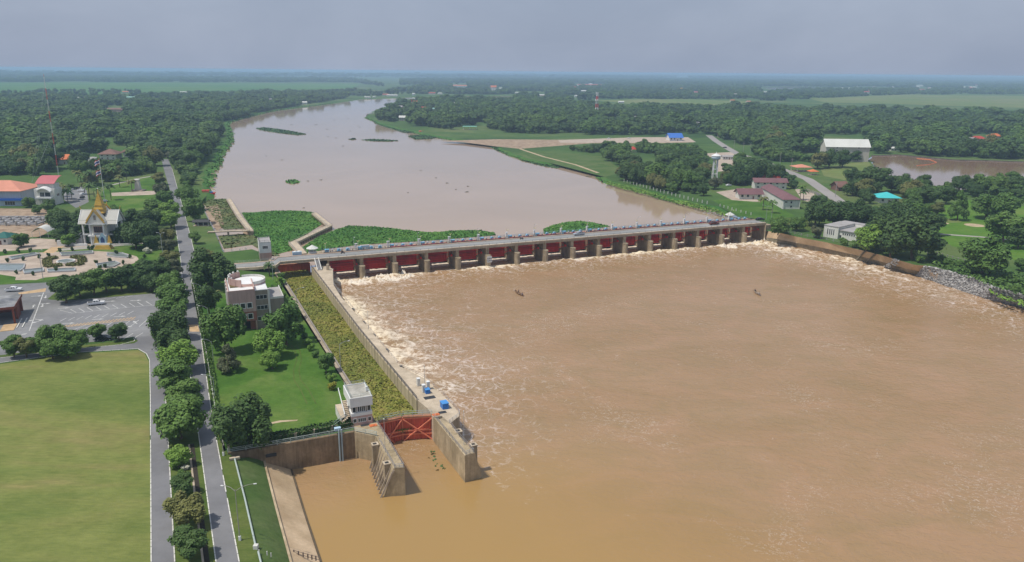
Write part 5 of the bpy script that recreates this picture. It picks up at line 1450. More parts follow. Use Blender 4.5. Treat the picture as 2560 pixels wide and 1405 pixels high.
# water tower
p = P(1786, 447, 0)
t = thing('water_tower', 'tall white water tower with a conical cap on four legs', 'water tower', p)
for i in range(4):
    aa = math.pi / 4 + i * math.pi / 2; c, s = math.cos(aa), math.sin(aa)
    MB().bar((2.6 * c, 2.6 * s, 0), (1.9 * c, 1.9 * s, 15.5), 0.42, 6).build('leg', M_white, t)
for z in (4, 8, 12):
    rr = 2.6 - z * 0.045; m = MB()
    for i in range(4):
        a1, a2 = math.pi / 4 + i * math.pi / 2, math.pi / 4 + (i + 1) * math.pi / 2
        m.bar((rr * math.cos(a1), rr * math.sin(a1), z), (rr * math.cos(a2), rr * math.sin(a2), z), 0.3)
    m.build('ring_beam', M_white, t)
MB().lathe([(1.9, 15.4), (3.5, 16.2), (3.6, 18.6), (3.5, 18.9)], (0, 0, 0), 20).build('tank', M_white, t, True)
MB().lathe([(3.61, 17.0), (3.64, 17.02), (3.64, 17.7), (3.61, 17.72)], (0, 0, 0), 20).build('blue_band', M_lblue, t)
MB().lathe([(3.9, 18.9), (3.8, 19.1), (1.6, 20.2), (0.3, 20.8), (0.1, 22.2)], (0, 0, 0), 20).build('roof', M_white, t)
# lattice towers
def lattice(px, py, h, w0, w1, label, n=8, legs=4, r=0.16, guys=False, dish=False):
    p = P(px, py, 0)
    t = thing('radio_mast' if guys else 'telecom_tower', label, 'mast' if guys else 'telecom tower', p)
    for k in range(n):
        m = MB(); z0, z1 = h * k / n, h * (k + 1) / n; mm = M_white if k % 2 == 0 else M_red
        sub = max(1, int((z1 - z0) / 3.5)) if not guys else 4
        for q in range(sub):
            za, zb = z0 + (z1 - z0) * q / sub, z0 + (z1 - z0) * (q + 1) / sub
            wa, wb = w0 + (w1 - w0) * za / h, w0 + (w1 - w0) * zb / h
            for i in range(legs):
                a1, a2 = 2 * math.pi * (i + .5) / legs, 2 * math.pi * (i + 1.5) / legs
                A1 = (wa * math.cos(a1), wa * math.sin(a1), za); B1 = (wb * math.cos(a1), wb * math.sin(a1), zb)
                A2 = (wa * math.cos(a2), wa * math.sin(a2), za); B2 = (wb * math.cos(a2), wb * math.sin(a2), zb)
                m.bar(A1, B1, r); m.bar(A1, B2, r * 0.6); m.bar(B1, B2, r * 0.6)
        m.build('lattice_section', mm, t)
    if guys:
        for i in range(3):
            aa = 2 * math.pi * i / 3 + 0.5
            for f in (0.45, 0.95): MB().bar((0, 0, h * f), (34 * math.cos(aa), 34 * math.sin(aa), 0), 0.05, 3).build('guy_wire', M_steel, t)
        MB().bar((0, 0, h), (0, 0, h + 2), 0.1).build('tip', M_red, t)
    if dish:
        for z in (0.72, 0.97):
            for i in range(5):
                aa = i * 1.26; ww = w0 + (w1 - w0) * z + 0.7
                MB((0, 0, 0), aa).bb(ww, ww + 0.4, -0.5, 0.5, h * z - 1.6, h * z + 1.6).build('antenna', M_white, t)
        MB().lathe([(w1 + 2.2, h * 0.7), (w1 + 2.2, h * 0.7 + 0.5)], (0, 0, 0), 8).build('platform', M_white, t)
    return t
lattice(1491, 297, 48, 4.0, 1.6, 'red and white lattice telecom tower above the far right-bank trees', 7, 4, 0.42, dish=True)
lattice(147, 441, 77, 0.36, 0.36, 'very tall thin red and white radio mast left of the flagpole', 9, 3, 0.045, guys=True)
lattice(1030, 276, 24, 1.2, 0.8, 'slim pale lattice tower on the wooded point in the far river bend', 4, 4, 0.22)
# big roofs at the left edge
p = P(55, 515, 0)
t = thing('office_building', 'white and blue building with a wide salmon hipped roof at the left edge', 'office building', p, math.radians(3))
w, d, h = 34, 22, 9.5
MB().bb(-w, 0, 0, d, 0, h).build('wall', mat('pale_blue_wall', (0.46, 0.52, 0.6), 0.8, 0.05, 0.3, streak=0.1), t)
MB().hip(-w, 0, 0, d, h + 0.004, 5.2, 12, 2.0).build('roof', M_salmon, t)
MB().bb(-13, 1.5, -1.6, -0.004, 3.6, 4.9).build('awning', mat('blue_awning', (0.03, 0.12, 0.48), 0.6, 0.05, 1), t)
window(t, -14.5, 0, 5.8, 2.2, 2.6, 'f', frame=M_dark)
window(t, -7, 0, 1.8, 6, 2.2, 'f', mull=4); window(t, -22, 0, 5.8, 2.2, 2.2, 'f'); window(t, -22, 0, 1.8, 3, 2, 'f', mull=2)
p = P(90, 512, 0)
t = thing('office_building', 'white building with a curved rose-red roof and white arched canopy', 'office building', p, math.radians(2))
sc = depth(p) / FPX
w = 50 * sc; d = 9
MB().bb(0, w, 0, d, 0, 10).build('wall', M_whitew, t)
MB().bb(w * 0.12, w * 0.9, 2.0, d, 10.004, 13.0).build('wall', M_whitew, t)
m = MB(); nn = 10
for i in range(nn + 1):
    y = 1.0 + (d + 1) * i / nn; z = 13.1 + 4.0 * math.sin(math.pi * 0.5 * i / nn)
    m.v += [(w * 0.05, y, z), (w * 1.0, y, z), (w * 0.05, y, z + 0.2), (w * 1.0, y, z + 0.2)]
for i in range(nn):
    A, B_ = i * 4, i * 4 + 4
    m.f += [(A + 2, A + 3, B_ + 3, B_ + 2), (A, B_, B_ + 1, A + 1), (A, A + 2, B_ + 2, B_), (A + 1, B_ + 1, B_ + 3, A + 3)]
m.f += [(0, 1, 3, 2), (nn * 4, nn * 4 + 2, nn * 4 + 3, nn * 4 + 1)]
m.build('roof', M_rosered, t)
m = MB()
for i in range(nn + 1):
    x = w * (0.14 + 0.74 * i / nn); z = 8.2 + 2.2 * math.sin(math.pi * i / nn)
    m.v += [(x, -2.2, z), (x, 1.8, z + 1.0), (x, -2.2, z + 0.5), (x, 1.8, z + 1.5)]
for i in range(nn):
    A, B_ = i * 4, i * 4 + 4
    m.f += [(A + 2, B_ + 2, B_ + 3, A + 3), (A, A + 1, B_ + 1, B_), (A, B_, B_ + 2, A + 2), (A + 1, A + 3, B_ + 3, B_ + 1)]
m.f += [(0, 2, 3, 1), (nn * 4, nn * 4 + 1, nn * 4 + 3, nn * 4 + 2)]
m.build('arched_canopy', M_white, t)
window(t, w * 0.38, 0, 6.6, w * 0.2, 2.6, 'f', mull=3); window(t, w * 0.65, 0, 6.6, w * 0.26, 2.6, 'f')
MB().bb(w * 0.12, w * 0.9, -2.5, -0.004, 4.3, 5.2).build('balcony', M_white, t)
for i in range(4): MB().bb(w * (0.15 + 0.22 * i), w * (0.15 + 0.22 * i) + 0.4, -2.3, -1.9, 0, 4.29).build('column', M_whitew, t)
window(t, w, d * 0.4, 6, 3, 1.6, 'r', mull=2)
# brick gate building, left edge
a, b = P(33, 768, 5.8), P(52, 737, 5.8)
v = b - a; rz = math.atan2(v.y, v.x) - math.pi / 2; L = v.length
t = thing('gate_building', 'red-brown gate building with a flat stained roof at the left edge of the car park', 'gate building', (a.x, a.y, 0), rz)
W_ = 16
MB().bb(-W_, 0.3, -0.3, L + 0.3, 5.4, 6.0).build('roof', mat('stained_grey_roof', (0.16, 0.17, 0.2), 0.8, 0.25, 0.25, (0.3, 0.3, 0.3), dirt=0.35), t)
MB().bb(-W_, 0.35, -0.36, -0.301, 5.2, 6.1).build('fascia', M_brick, t)
MB().bb(0.305, 0.36, -0.36, L + 0.3, 5.2, 6.1).build('fascia', M_brick, t)
for y in (0, L * 0.33, L * 0.66, L - 0.6): MB().bb(-0.6, 0.0, y, y + 0.6, 0, 5.39).build('pillar', M_brick, t)
MB().bb(-W_, -0.6, L - 0.3, L, 0, 5.39).build('wall', M_brick, t)
MB().bb(-0.3, -0.05, L * 0.36, L * 0.64, 0, 5.0).build('wall', M_brick, t)
for i in range(2): MB().bb(0.9 + i * 1.6, 1.2 + i * 1.6, -6, L * 0.3, 0.03, 0.3).build('island_kerb', M_kerb, t)
MB().bb(-3.5, 0.5, -8, -0.5, 0.03, 0.16).build('ramp', M_marko, t)

# Thai pavilion
p = P(262, 607, 0); sc = depth(p) / FPX
t = thing('temple_pavilion', 'white Thai pavilion with pale tiled roofs and a stepped golden spire', 'temple', p, math.radians(4))
wx = 44 * sc
for x in (-wx + 0.6, wx - 0.6):
    for y in (-2.6, 2.6): MB().bb(x - 0.35, x + 0.35, y - 0.35, y + 0.35, 0, 10.6).build('column', M_white, t)
for x in (-3.2, 3.2):
    for y in (-6.2, 6.2): MB().bb(x - 0.35, x + 0.35, y - 0.35, y + 0.35, 0, 10.6).build('column', M_white, t)
MB().bb(-3.8, 3.8, -4.2, 4.2, 0, 10.6).build('wall', M_whitew, t)
MB().bb(-wx + 0.2, wx - 0.2, -3.2, 3.2, 4.6, 5.2).build('upper_floor', M_white, t)
MB().bb(-4.4, 4.4, -6.8, 6.8, 4.59, 5.19).build('upper_floor', M_white, t)
window(t, 0, -4.2, 7.6, 4.6, 2.8, 'f', frame=M_dpink, mull=5)
window(t, 0, -4.2, 2.2, 2.4, 2.4, 'f', frame=M_gold, mull=2)
for x0, x1 in ((-wx - 0.3, -3.0), (3.0, wx + 0.3)):
    m = MB()
    for s in (-1, 1):
        for (ya, za, yb, zb) in ((4.9, 10.3, 3.6, 12.0), (3.8, 11.9, 0.0, 16.4)):
            q = [(x0, s * ya, za), (x1, s * ya, za), (x1, s * yb, zb), (x0, s * yb, zb)]
            m.add(q + [(a_, b_, c_ + 0.22) for a_, b_, c_ in q], [(0, 1, 2, 3), (7, 6, 5, 4), (0, 4, 5, 1), (1, 5, 6, 2), (2, 6, 7, 3), (3, 7, 4, 0)])
    m.build('wing_roof', M_palet, t)
    xe = x0 if x0 < 0 else x1
    m = MB()
    for s in (-1, 1):
        m.bar((xe, s * 3.9, 12.0), (xe, 0, 16.8), 0.2); m.bar((xe, s * 5.0, 10.4), (xe, s * 3.6, 12.2), 0.2)
    m.bar((x0, 0, 16.7), (x1, 0, 16.7), 0.16)
    m.build('barge_board', M_white, t)
    MB().path([(xe, 0, 16.7), (xe * 1.04, 0, 17.6), (xe * 1.07, 0, 18.7)], 0.16).build('finial', M_gold, t)
    MB().add([(xe * 0.96, -3.6, 11.0), (xe * 0.96, 3.6, 11.0), (xe * 0.96, 0, 16.2)], [(0, 1, 2)]).add([(xe * 0.95, -3.6, 11.0), (xe * 0.95, 3.6, 11.0), (xe * 0.95, 0, 16.2)], [(0, 2, 1)]).build('gable_wall', M_whitew, t)
for sy in (-1, 1):
    m = MB(); y0, y1 = sorted((sy * 7.2, sy * 2.0))
    for s in (-1, 1):
        for (xa, za, xb, zb) in ((5.1, 10.2, 3.9, 11.6), (4.2, 11.5, 0.0, 17.2)):
            q = [(s * xa, y0, za), (s * xa, y1, za), (s * xb, y1, zb), (s * xb, y0, zb)]
            m.add(q + [(a_, b_, c_ + 0.22) for a_, b_, c_ in q], [(0, 1, 2, 3), (7, 6, 5, 4), (0, 4, 5, 1), (1, 5, 6, 2), (2, 6, 7, 3), (3, 7, 4, 0)])
    m.build('porch_roof', M_palet, t)
    m = MB(); ye = sy * 7.3
    for s in (-1, 1): m.bar((s * 4.4, ye, 11.4), (0, ye, 17.6), 0.3); m.bar((s * 4.2, ye + 0.25 * -sy, 12.5), (0, ye + 0.6 * -sy, 18.6), 0.26)
    m.build('barge_board', M_gold, t)
    MB().path([(0, ye, 17.5), (0, ye + sy * 0.3, 18.6), (0, ye + sy * 0.5, 19.4)], 0.16).build('finial', M_gold, t)
    MB().add([(-4.0, ye * 0.97, 11.3), (4.0, ye * 0.97, 11.3), (0, ye * 0.97, 17.0)], [(0, 1, 2) if sy < 0 else (0, 2, 1)]).build('gable_wall', M_whitew, t)
    MB((0, ye * 0.975, 14.0)).bb(-0.5, 0.5, -0.1, 0.1, -1.1, 1.1).build('gable_ornament', M_taupe, t)
    MB().bb(-4.6, 4.6, min(ye, ye * 0.8), max(ye, ye * 0.8), 10.6, 11.2).build('cornice', M_white, t)
z = 15.4
for ww, hh_ in ((5.0, 1.8), (4.3, 1.9), (3.5, 2.1), (2.3, 1.7), (1.4, 1.4)):
    MB().box((0, 0, z + hh_ / 2), (ww, ww, hh_), 0, 0, 0, 0.74).build('spire_tier', M_gold, t)
    MB().box((0, 0, z + 0.06), (ww * 1.12, ww * 1.12, 0.34)).build('spire_moulding', M_gold, t)
    z += hh_
MB().bar((0, 0, z), (0, 0, z + 3.0), 0.4, 6, 0.05).build('spire_tip', M_gold, t); z -= 0.9
MB().sphere((0, 0, z + 3.7), 0.3, 8).build('ball_finial', M_white, t)
for i in range(10): MB().bb(-wx - 7 + i * 0.62, -wx - 6.38 + i * 0.62, -2, 2, 0, 0.45 * (i + 1)).build('step', M_white, t)
for y in (-2.3, 2.3): MB().bar((-wx - 7.4, y, 1.0), (-wx - 0.6, y, 5.8), 0.3).build('balustrade', M_white, t)
MB().bb(-wx - 11, -wx - 3.5, -6, -2.5, 0, 2.6).build('porch_wall', M_white, t)
MB().bb(-wx - 2.6, -5.2, -7.4, -6.4, 0, 1.1).build('terrace_wall', M_white, t)
MB().bb(6, wx + 9, -6.4, -5.8, 0, 0.8).build('terrace_wall', M_whitew, t)
p = P(260, 622, 0)
t = thing('shrine', 'gold and blue arched shrine on a stepped golden pedestal in front of the pavilion', 'shrine', p, math.radians(4))
z = 0
for k, (w_, h_) in enumerate(((8.2, 0.6), (7.4, 0.8), (6.4, 0.6))):
    MB().box((0, 0, z + h_ / 2), (w_, 3.6 - k * 0.4, h_), 0, 0, 0, 0.94).build('pedestal_tier', M_gold, t); z += h_
MB().bb(-3.4, 3.4, -0.9, 0.9, z, z + 0.9).build('parapet', M_white, t)
z += 0.9
MB().add([(-1.7, -0.3, z), (1.7, -0.3, z), (1.7, -0.3, z + 2.6), (0, -0.3, z + 4.9), (-1.7, -0.3, z + 2.6), (-1.7, 0.3, z), (1.7, 0.3, z), (1.7, 0.3, z + 2.6), (0, 0.3, z + 4.9), (-1.7, 0.3, z + 2.6)], [(0, 1, 2, 3, 4), (9, 8, 7, 6, 5), (0, 5, 6, 1), (1, 6, 7, 2), (2, 7, 8, 3), (3, 8, 9, 4), (4, 9, 5, 0)]).build('arch_panel', mat('arch_blue', (0.28, 0.42, 0.5), 0.6, 0.1, 1), t)
MB().add([(-0.9, -0.36, z + 0.2), (0.9, -0.36, z + 0.2), (0.9, -0.36, z + 2.0), (0, -0.36, z + 3.3), (-0.9, -0.36, z + 2.0)], [(0, 1, 2, 3, 4)]).build('niche', mat('niche_blue', (0.03, 0.06, 0.16), 0.6, 0.1, 1), t)
for s in (-1, 1): MB().add([(s * 2.0, -0.2, z), (s * 4.3, -0.2, z), (s * 3.1, -0.2, z + 4.0), (s * 2.0, 0.2, z), (s * 4.3, 0.2, z), (s * 3.1, 0.2, z + 4.0)], [(0, 1, 2), (5, 4, 3), (0, 3, 4, 1), (1, 4, 5, 2), (2, 5, 3, 0)]).build('side_panel', M_gold, t)
# flagpole with two flags
p = P(262, 503, 0)
t = thing('flagpole', 'tall white flagpole rising behind the golden-spired pavilion', 'flagpole', p)
fh = 27.5
MB().bar((0, 0, 0), (0, 0, fh), 0.22, 8, 0.1).build('pole', M_white, t)
MB().sphere((0, 0, fh), 0.3, 8).build('finial', M_gold, t)
MB().bb(-1.2, 1.2, -1.2, 1.2, 0, 0.8).build('base', M_white, t)
fl_r, fl_w, fl_b = mat('flag_red', (0.5, 0.04, 0.06), 0.8, 0.05, 1), mat('flag_white', (0.75, 0.75, 0.75), 0.8, 0.05, 1), mat('flag_blue', (0.05, 0.05, 0.25), 0.8, 0.05, 1)
def flag(z, label, par):
    f = thing('flag', label, 'flag', p + Vector((0, 0, z)), 0)
    b = 0
    for mm, s in ((fl_r, 1), (fl_w, 1), (fl_b, 2), (fl_w, 1), (fl_r, 1)):
        m = MB(); n = 6
        for i in range(n + 1):
            for q in (b, b + s):
                x = -0.2 - 3.4 * i / n; y = 0.5 * math.sin(i * 1.4)
                zz = -q * 0.52 - (i / n) ** 1.5 * 1.5 + 0.15 * math.sin(i * 2.1)
                m.v += [(x, y, zz), (x, y + 0.03, zz)]
        for i in range(n):
            A, B_ = i * 4, i * 4 + 4
            m.f += [(A, A + 2, B_ + 2, B_), (A + 1, B_ + 1, B_ + 3, A + 3)]
        m.build('stripe', mm, f); b += s
flag(fh - 0.4, 'upper red, white and blue striped flag on the tall flagpole', t)
flag(fh - 7.0, 'lower red, white and blue striped flag on the tall flagpole', t)

# construction footings, tent, huts
t = thing('foundation', 'grid of grey concrete ground beams of an unfinished building, left edge', 'foundation', P(0, 565, 0), math.radians(3))
p0 = P(0, 565, 0); sc = depth(p0) / FPX
for i in range(4): MB().bb(-26, 92 * sc - i * 2, i * 7, i * 7 + 0.8, 0.6, 1.6).build('ground_beam', M_grey, t)
for i in range(9): MB().bb(-24 + i * 5.4, -23.3 + i * 5.4, 0.8, 21, 0.61, 1.5).build('ground_beam', M_grey, t)
for i in range(9):
    for j in range(3): MB().bb(-24 + i * 5.4, -23.4 + i * 5.4, -0.3 + j * 7, 0.3 + j * 7, 0, 2.6).build('column', M_kerbg, t)
ground_sheet('building_site', [(-60, 520), (118, 522), (120, 545), (130, 575), (100, 592), (-60, 598)], M_soil, 0.03)
p = P(108, 592, 0)
t = thing('marquee', 'white vaulted marquee beside the paved forecourt', 'marquee', p, math.radians(8))
m = MB(); nn = 8
for i in range(nn + 1):
    x = -3.9 + 7.8 * i / nn; z = 3.0 + 2.4 * math.sin(math.pi * i / nn)
    m.v += [(x, -3, z), (x, 5, z), (x, -3, z + 0.1), (x, 5, z + 0.1)]
for i in range(nn):
    A, B_ = i * 4, i * 4 + 4
    m.f += [(A + 2, B_ + 2, B_ + 3, A + 3), (A, A + 1, B_ + 1, B_), (A, B_, B_ + 2, A + 2), (A + 1, A + 3, B_ + 3, B_ + 1)]
m.build('canopy', M_silver, t)
for x in (-3.8, 0, 3.8):
    for y in (-2.9, 4.9): MB().bar((x, y, 0), (x, y, 3.1), 0.08).build('post', M_white, t)
house(2, 612, 34, 8, 3.4, 'small hut with a dark green hipped roof at the left edge', M_whitew, mat('dark_green_roof', (0.02, 0.12, 0.1), 0.7, 0.08, 1), 'hip', 2.4, 0.05, 3, 'hut')
house(162, 411, 46, 12, 4.5, 'house with a bright orange roof among dark trees below the radio mast', M_whitew, M_orange, 'hip', 4.0, 0.15, 3, ov=1.4)
house(222, 412, 28, 10, 4, 'house with a pale grey roof right of the orange-roofed one', M_whitew, M_greyroof, 'gable', 2.2, 0.2, 3, ov=1)
house(270, 399, 40, 14, 5, 'large house with a dark brown hipped roof behind the flagpole', M_whitew, M_brown, 'hip', 4.5, 0.1, 3, ov=1.6)
house(322, 392, 26, 10, 5, 'smaller dark brown roofed house right of the larger one', M_whitew, M_brown, 'hip', 3.8, 0.1, 2, ov=1.4)
t = thing('shelter', 'small dark open shelter with white posts beside the riverside road', 'shelter', P(502, 566, 0), 0.1)
MB().bb(-4.2, 4.2, 0, 3.5, 0, 0.3).build('floor', M_coping, t); MB().gable(-4.2, 4.2, 0, 3.5, 2.4, 1.0, 0.3).build('roof', M_dark, t)
for x in (-4, -1.4, 1.4, 4): MB().bb(x - 0.1, x + 0.1, 0, 0.2, 0.3, 2.4).build('post', M_white, t)
MB().bb(-4, 4, 3.2, 3.4, 0.3, 2.4).build('back_wall', M_dark, t)
# red work boat on the weeds
t = thing('work_boat', 'red work boat moored on the weeds at the left river bank', 'boat', P(516, 486, ZU + 0.3), 0.3)
MB().add([(-5, -1.6, 1.0), (4, -1.9, 1.0), (6.5, 0, 1.4), (4, 1.9, 1.0), (-5, 1.6, 1.0), (-4.6, -1.2, -0.4), (3.6, -1.4, -0.4), (5.4, 0, -0.4), (3.6, 1.4, -0.4), (-4.6, 1.2, -0.4)], [(0, 1, 2, 3, 4), (9, 8, 7, 6, 5), (0, 5, 6, 1), (1, 6, 7, 2), (2, 7, 8, 3), (3, 8, 9, 4), (4, 9, 5, 0)]).build('hull', M_red, t)
MB().bb(-2.5, 1.8, -1.2, 1.2, 1.01, 2.9).build('cabin', M_redl, t); MB().bb(-2.9, 2.2, -1.4, 1.4, 2.9, 3.1).build('roof', M_red, t)
MB().bar((4, 0, 1.2), (8.5, 0.5, 3.6), 0.15).build('boom', M_white, t); MB().bb(2.4, 4.4, -1.0, 1.0, 1.01, 1.8).build('engine_box', M_blue2, t)
# far houses
far = [(254, 294, 10, M_whitew, M_silver, 8, 'white two-storey house alone among the left-bank trees'), (370, 333, 24, M_whitew, M_silver, 4, 'long low white house among the dark left-bank trees'),
 (290, 280, 50, M_pink, M_brown, 5, 'long brown-roofed school building in the left-bank trees'), (330, 248, 28, M_whitew, mat('pale_green_roof', (0.25, 0.45, 0.38), 0.7, 0.05, 1), 5, 'building with a pale green roof at the edge of the paddy field'),
 (313, 232, 14, M_whitew, M_orange, 4, 'small orange-roofed house between trees in the paddy field'), (390, 254, 20, M_whitew, M_silver, 4, 'white low shed beyond the left-bank trees'), (460, 233, 20, M_whitew, M_silver, 4, 'white shed at the far edge of the left paddy field'),
 (557, 234, 14, M_whitew, M_orange, 4, 'orange-roofed house beside the far paddy trees'), (572, 236, 8, M_whitew, M_silver, 4, 'tiny white shed beside an orange-roofed house'), (155, 287, 0, None, None, 0, ''),
 (195, 248, 12, M_whitew, M_silver, 4, 'pair-end white house on the left paddy edge'), (210, 248, 8, M_whitew, M_brown, 4, 'little brown-roofed house on the left paddy edge'), (488, 278, 6, M_whitew, M_silver, 4, 'tiny white hut near the left river bank'), (517, 288, 10, M_whitew, M_silver, 4, 'small white house close to the left river bank'), (572, 277, 10, M_whitew, M_silver, 4, 'white hut among trees at the river bend'),
 (760, 261, 14, M_whitew, M_silver, 5, 'white riverside house on the outer bank of the bend'), (676, 253, 12, M_whitew, M_greyroof, 5, 'grey-roofed riverside house on the outer bank'), (918, 245, 14, M_whitew, M_silver, 3, 'long white roof at the waterside beyond the bend'), (935, 244, 8, M_whitew, M_silver, 3, 'short white roof at the waterside beyond the bend'),
 (980, 241, 26, M_whitew, M_silver, 4, 'wide pale riverside roof past the river bend'), (964, 239, 14, M_whitew, M_redroof, 4, 'red-roofed riverside house past the bend'), (1034, 238, 8, M_white, M_silver, 5, 'bright white riverside house past the bend'), (1080, 236, 16, M_whitew, M_redroof, 5, 'rose-roofed house above the far reach'), (1100, 236, 12, M_whitew, M_silver, 4, 'pale house above the far reach'), (1150, 218, 34, M_white, M_orange, 8, 'long white building with an orange roof beyond the far reach'),
 (1234, 227, 14, M_whitew, M_orange, 16, 'temple hall with a steep orange roof beyond the far reach'), (1252, 224, 10, M_whitew, M_silver, 6, 'small white hall beside the steep orange temple roof'), (1295, 234, 16, M_whitew, M_silver, 4, 'pale house on the far inner bank'), (1310, 234, 8, M_whitew, M_silver, 4, 'small pale house on the far inner bank'),
 (1056, 279, 20, M_whitew, M_redroof, 7, 'red-roofed house on the wooded point'), (1041, 264, 14, M_whitew, M_orange, 8, 'orange-roofed temple building on the wooded point'), (1006, 302, 16, M_greyroof, M_silver, 6, 'grey unfinished house on the wooded point'), (1031, 299, 8, M_white, M_silver, 5, 'tiny white house on the wooded point'), (1002, 274, 22, M_brown, M_greyroof, 6, 'brown house with grey roof on the wooded point'), (1084, 278, 10, M_whitew, MATS['pale_green_roof'], 5, 'small green-roofed house on the wooded point'), (1138, 262, 12, M_whitew, M_silver, 5, 'pale house deep in the right-bank wood'),
 (1355, 240, 18, M_whitew, M_silver, 4, 'white shed right of the far river reach'), (1440, 243, 8, M_white, M_silver, 5, 'white house left of the telecom tower'), (1460, 231, 18, M_whitew, mat('yellow_roof', (0.4, 0.42, 0.1), 0.8, 0.05, 1), 5, 'yellow-roofed building left of the telecom tower'), (1475, 215, 60, M_whitew, M_redroof, 7, 'row building with long red roof beneath dark trees'), (1553, 258, 14, M_whitew, M_silver, 4, 'white hut right of the telecom tower'), (1587, 298, 14, M_brown, M_greyroof, 4, 'thatched pale roof amid the right-bank wood'),
 (1704, 226, 8, M_whitew, M_gold, 9, 'pale shrine building in the far plain'), (1738, 234, 14, M_whitew, M_rosered, 6, 'rose-roofed house in the far plain'), (1742, 313, 18, M_whitew, M_greyroof, 4, 'grey-roofed house by the far road'), (1750, 318, 8, M_white, M_silver, 4, 'tiny white hut by the far road'), (1832, 254, 12, M_whitew, M_orange, 4, 'pale orange hut at the field edge'), (1872, 257, 12, M_whitew, M_salmon, 4, 'salmon-roofed hut at the field edge'), (1560, 318, 0, None, None, 0, ''),
 (1705, 196, 24, M_white, M_silver, 6, 'long bright white shed near the hazy horizon'), (1488, 188, 26, M_white, M_silver, 14, 'large pale factory on the hazy horizon'), (2426, 221, 34, M_white, M_silver, 8, 'big bright white warehouse in the distant town'), (2300, 216, 16, M_white, M_silver, 6, 'white shed left of the big distant warehouse'), (2305, 226, 14, M_white, M_redroof, 5, 'red-roofed house in the distant town'), (2167, 233, 14, M_white, M_redroof, 6, 'white and red house at the edge of the distant town'), (1953, 241, 10, M_white, M_silver, 4, 'white hut at the edge of the far lake'), (1915, 232, 22, M_white, M_silver, 4, 'row of white sheds left of the far lake'),
 (2285, 323, 16, M_whitew, M_blueroof, 4, 'small blue-roofed hut above the pond woods'), (2293, 349, 0, None, None, 0, ''), (2255, 352, 14, M_dark, M_blueroof, 3, 'dark blue-roofed hut left of the red roofs'), (2238, 377, 22, M_whitew, M_silver, 3, 'pale low wall building on the pond edge')]
for (x, y, wp, wm, rm, h, lab) in far:
    if wp: house(x, y, wp, max(5, px2m(wp, P(x, y)) * 0.45), h, lab, wm, rm, 'gable' if wp > 12 else 'hip', h * 0.45, 0.05, 2 if wp < 14 else 3, 'house', ov=0.6)
rg = random.Random(11)
sm_ = [MB().bb(-7, 7, 0, 7, 0, 5).mesh('wall', M_whitew)]
rm_ = [MB().hip(-7, 7, 0, 7, 5.01, 2.6, 6, 1.0).mesh('roof', m) for m in (M_silver, M_silver, M_silver, M_orange, M_redroof, M_greyroof)]
for i in range(70):
    if i < 46: x, y = rg.uniform(1880, 2560), rg.uniform(203, 234)
    elif i < 60: x, y = rg.uniform(1280, 1900), rg.uniform(208, 240)
    else: x, y = rg.uniform(60, 1000), rg.uniform(190, 206)
    if 1895 < x < 2080 and 214 < y < 226: continue
    t = thing('house', 'tiny pale-walled house scattered in the hazy town on the far plain', 'house', P(x, y), rg.uniform(-0.3, 0.3), 'houses scattered over the hazy far plain')
    s = rg.uniform(0.8, 2.0); t.scale = (s * rg.uniform(0.8, 1.6), s, s * rg.uniform(0.7, 1.1))
    put('wall', sm_[0], t); put('roof', rg.choice(rm_), t)

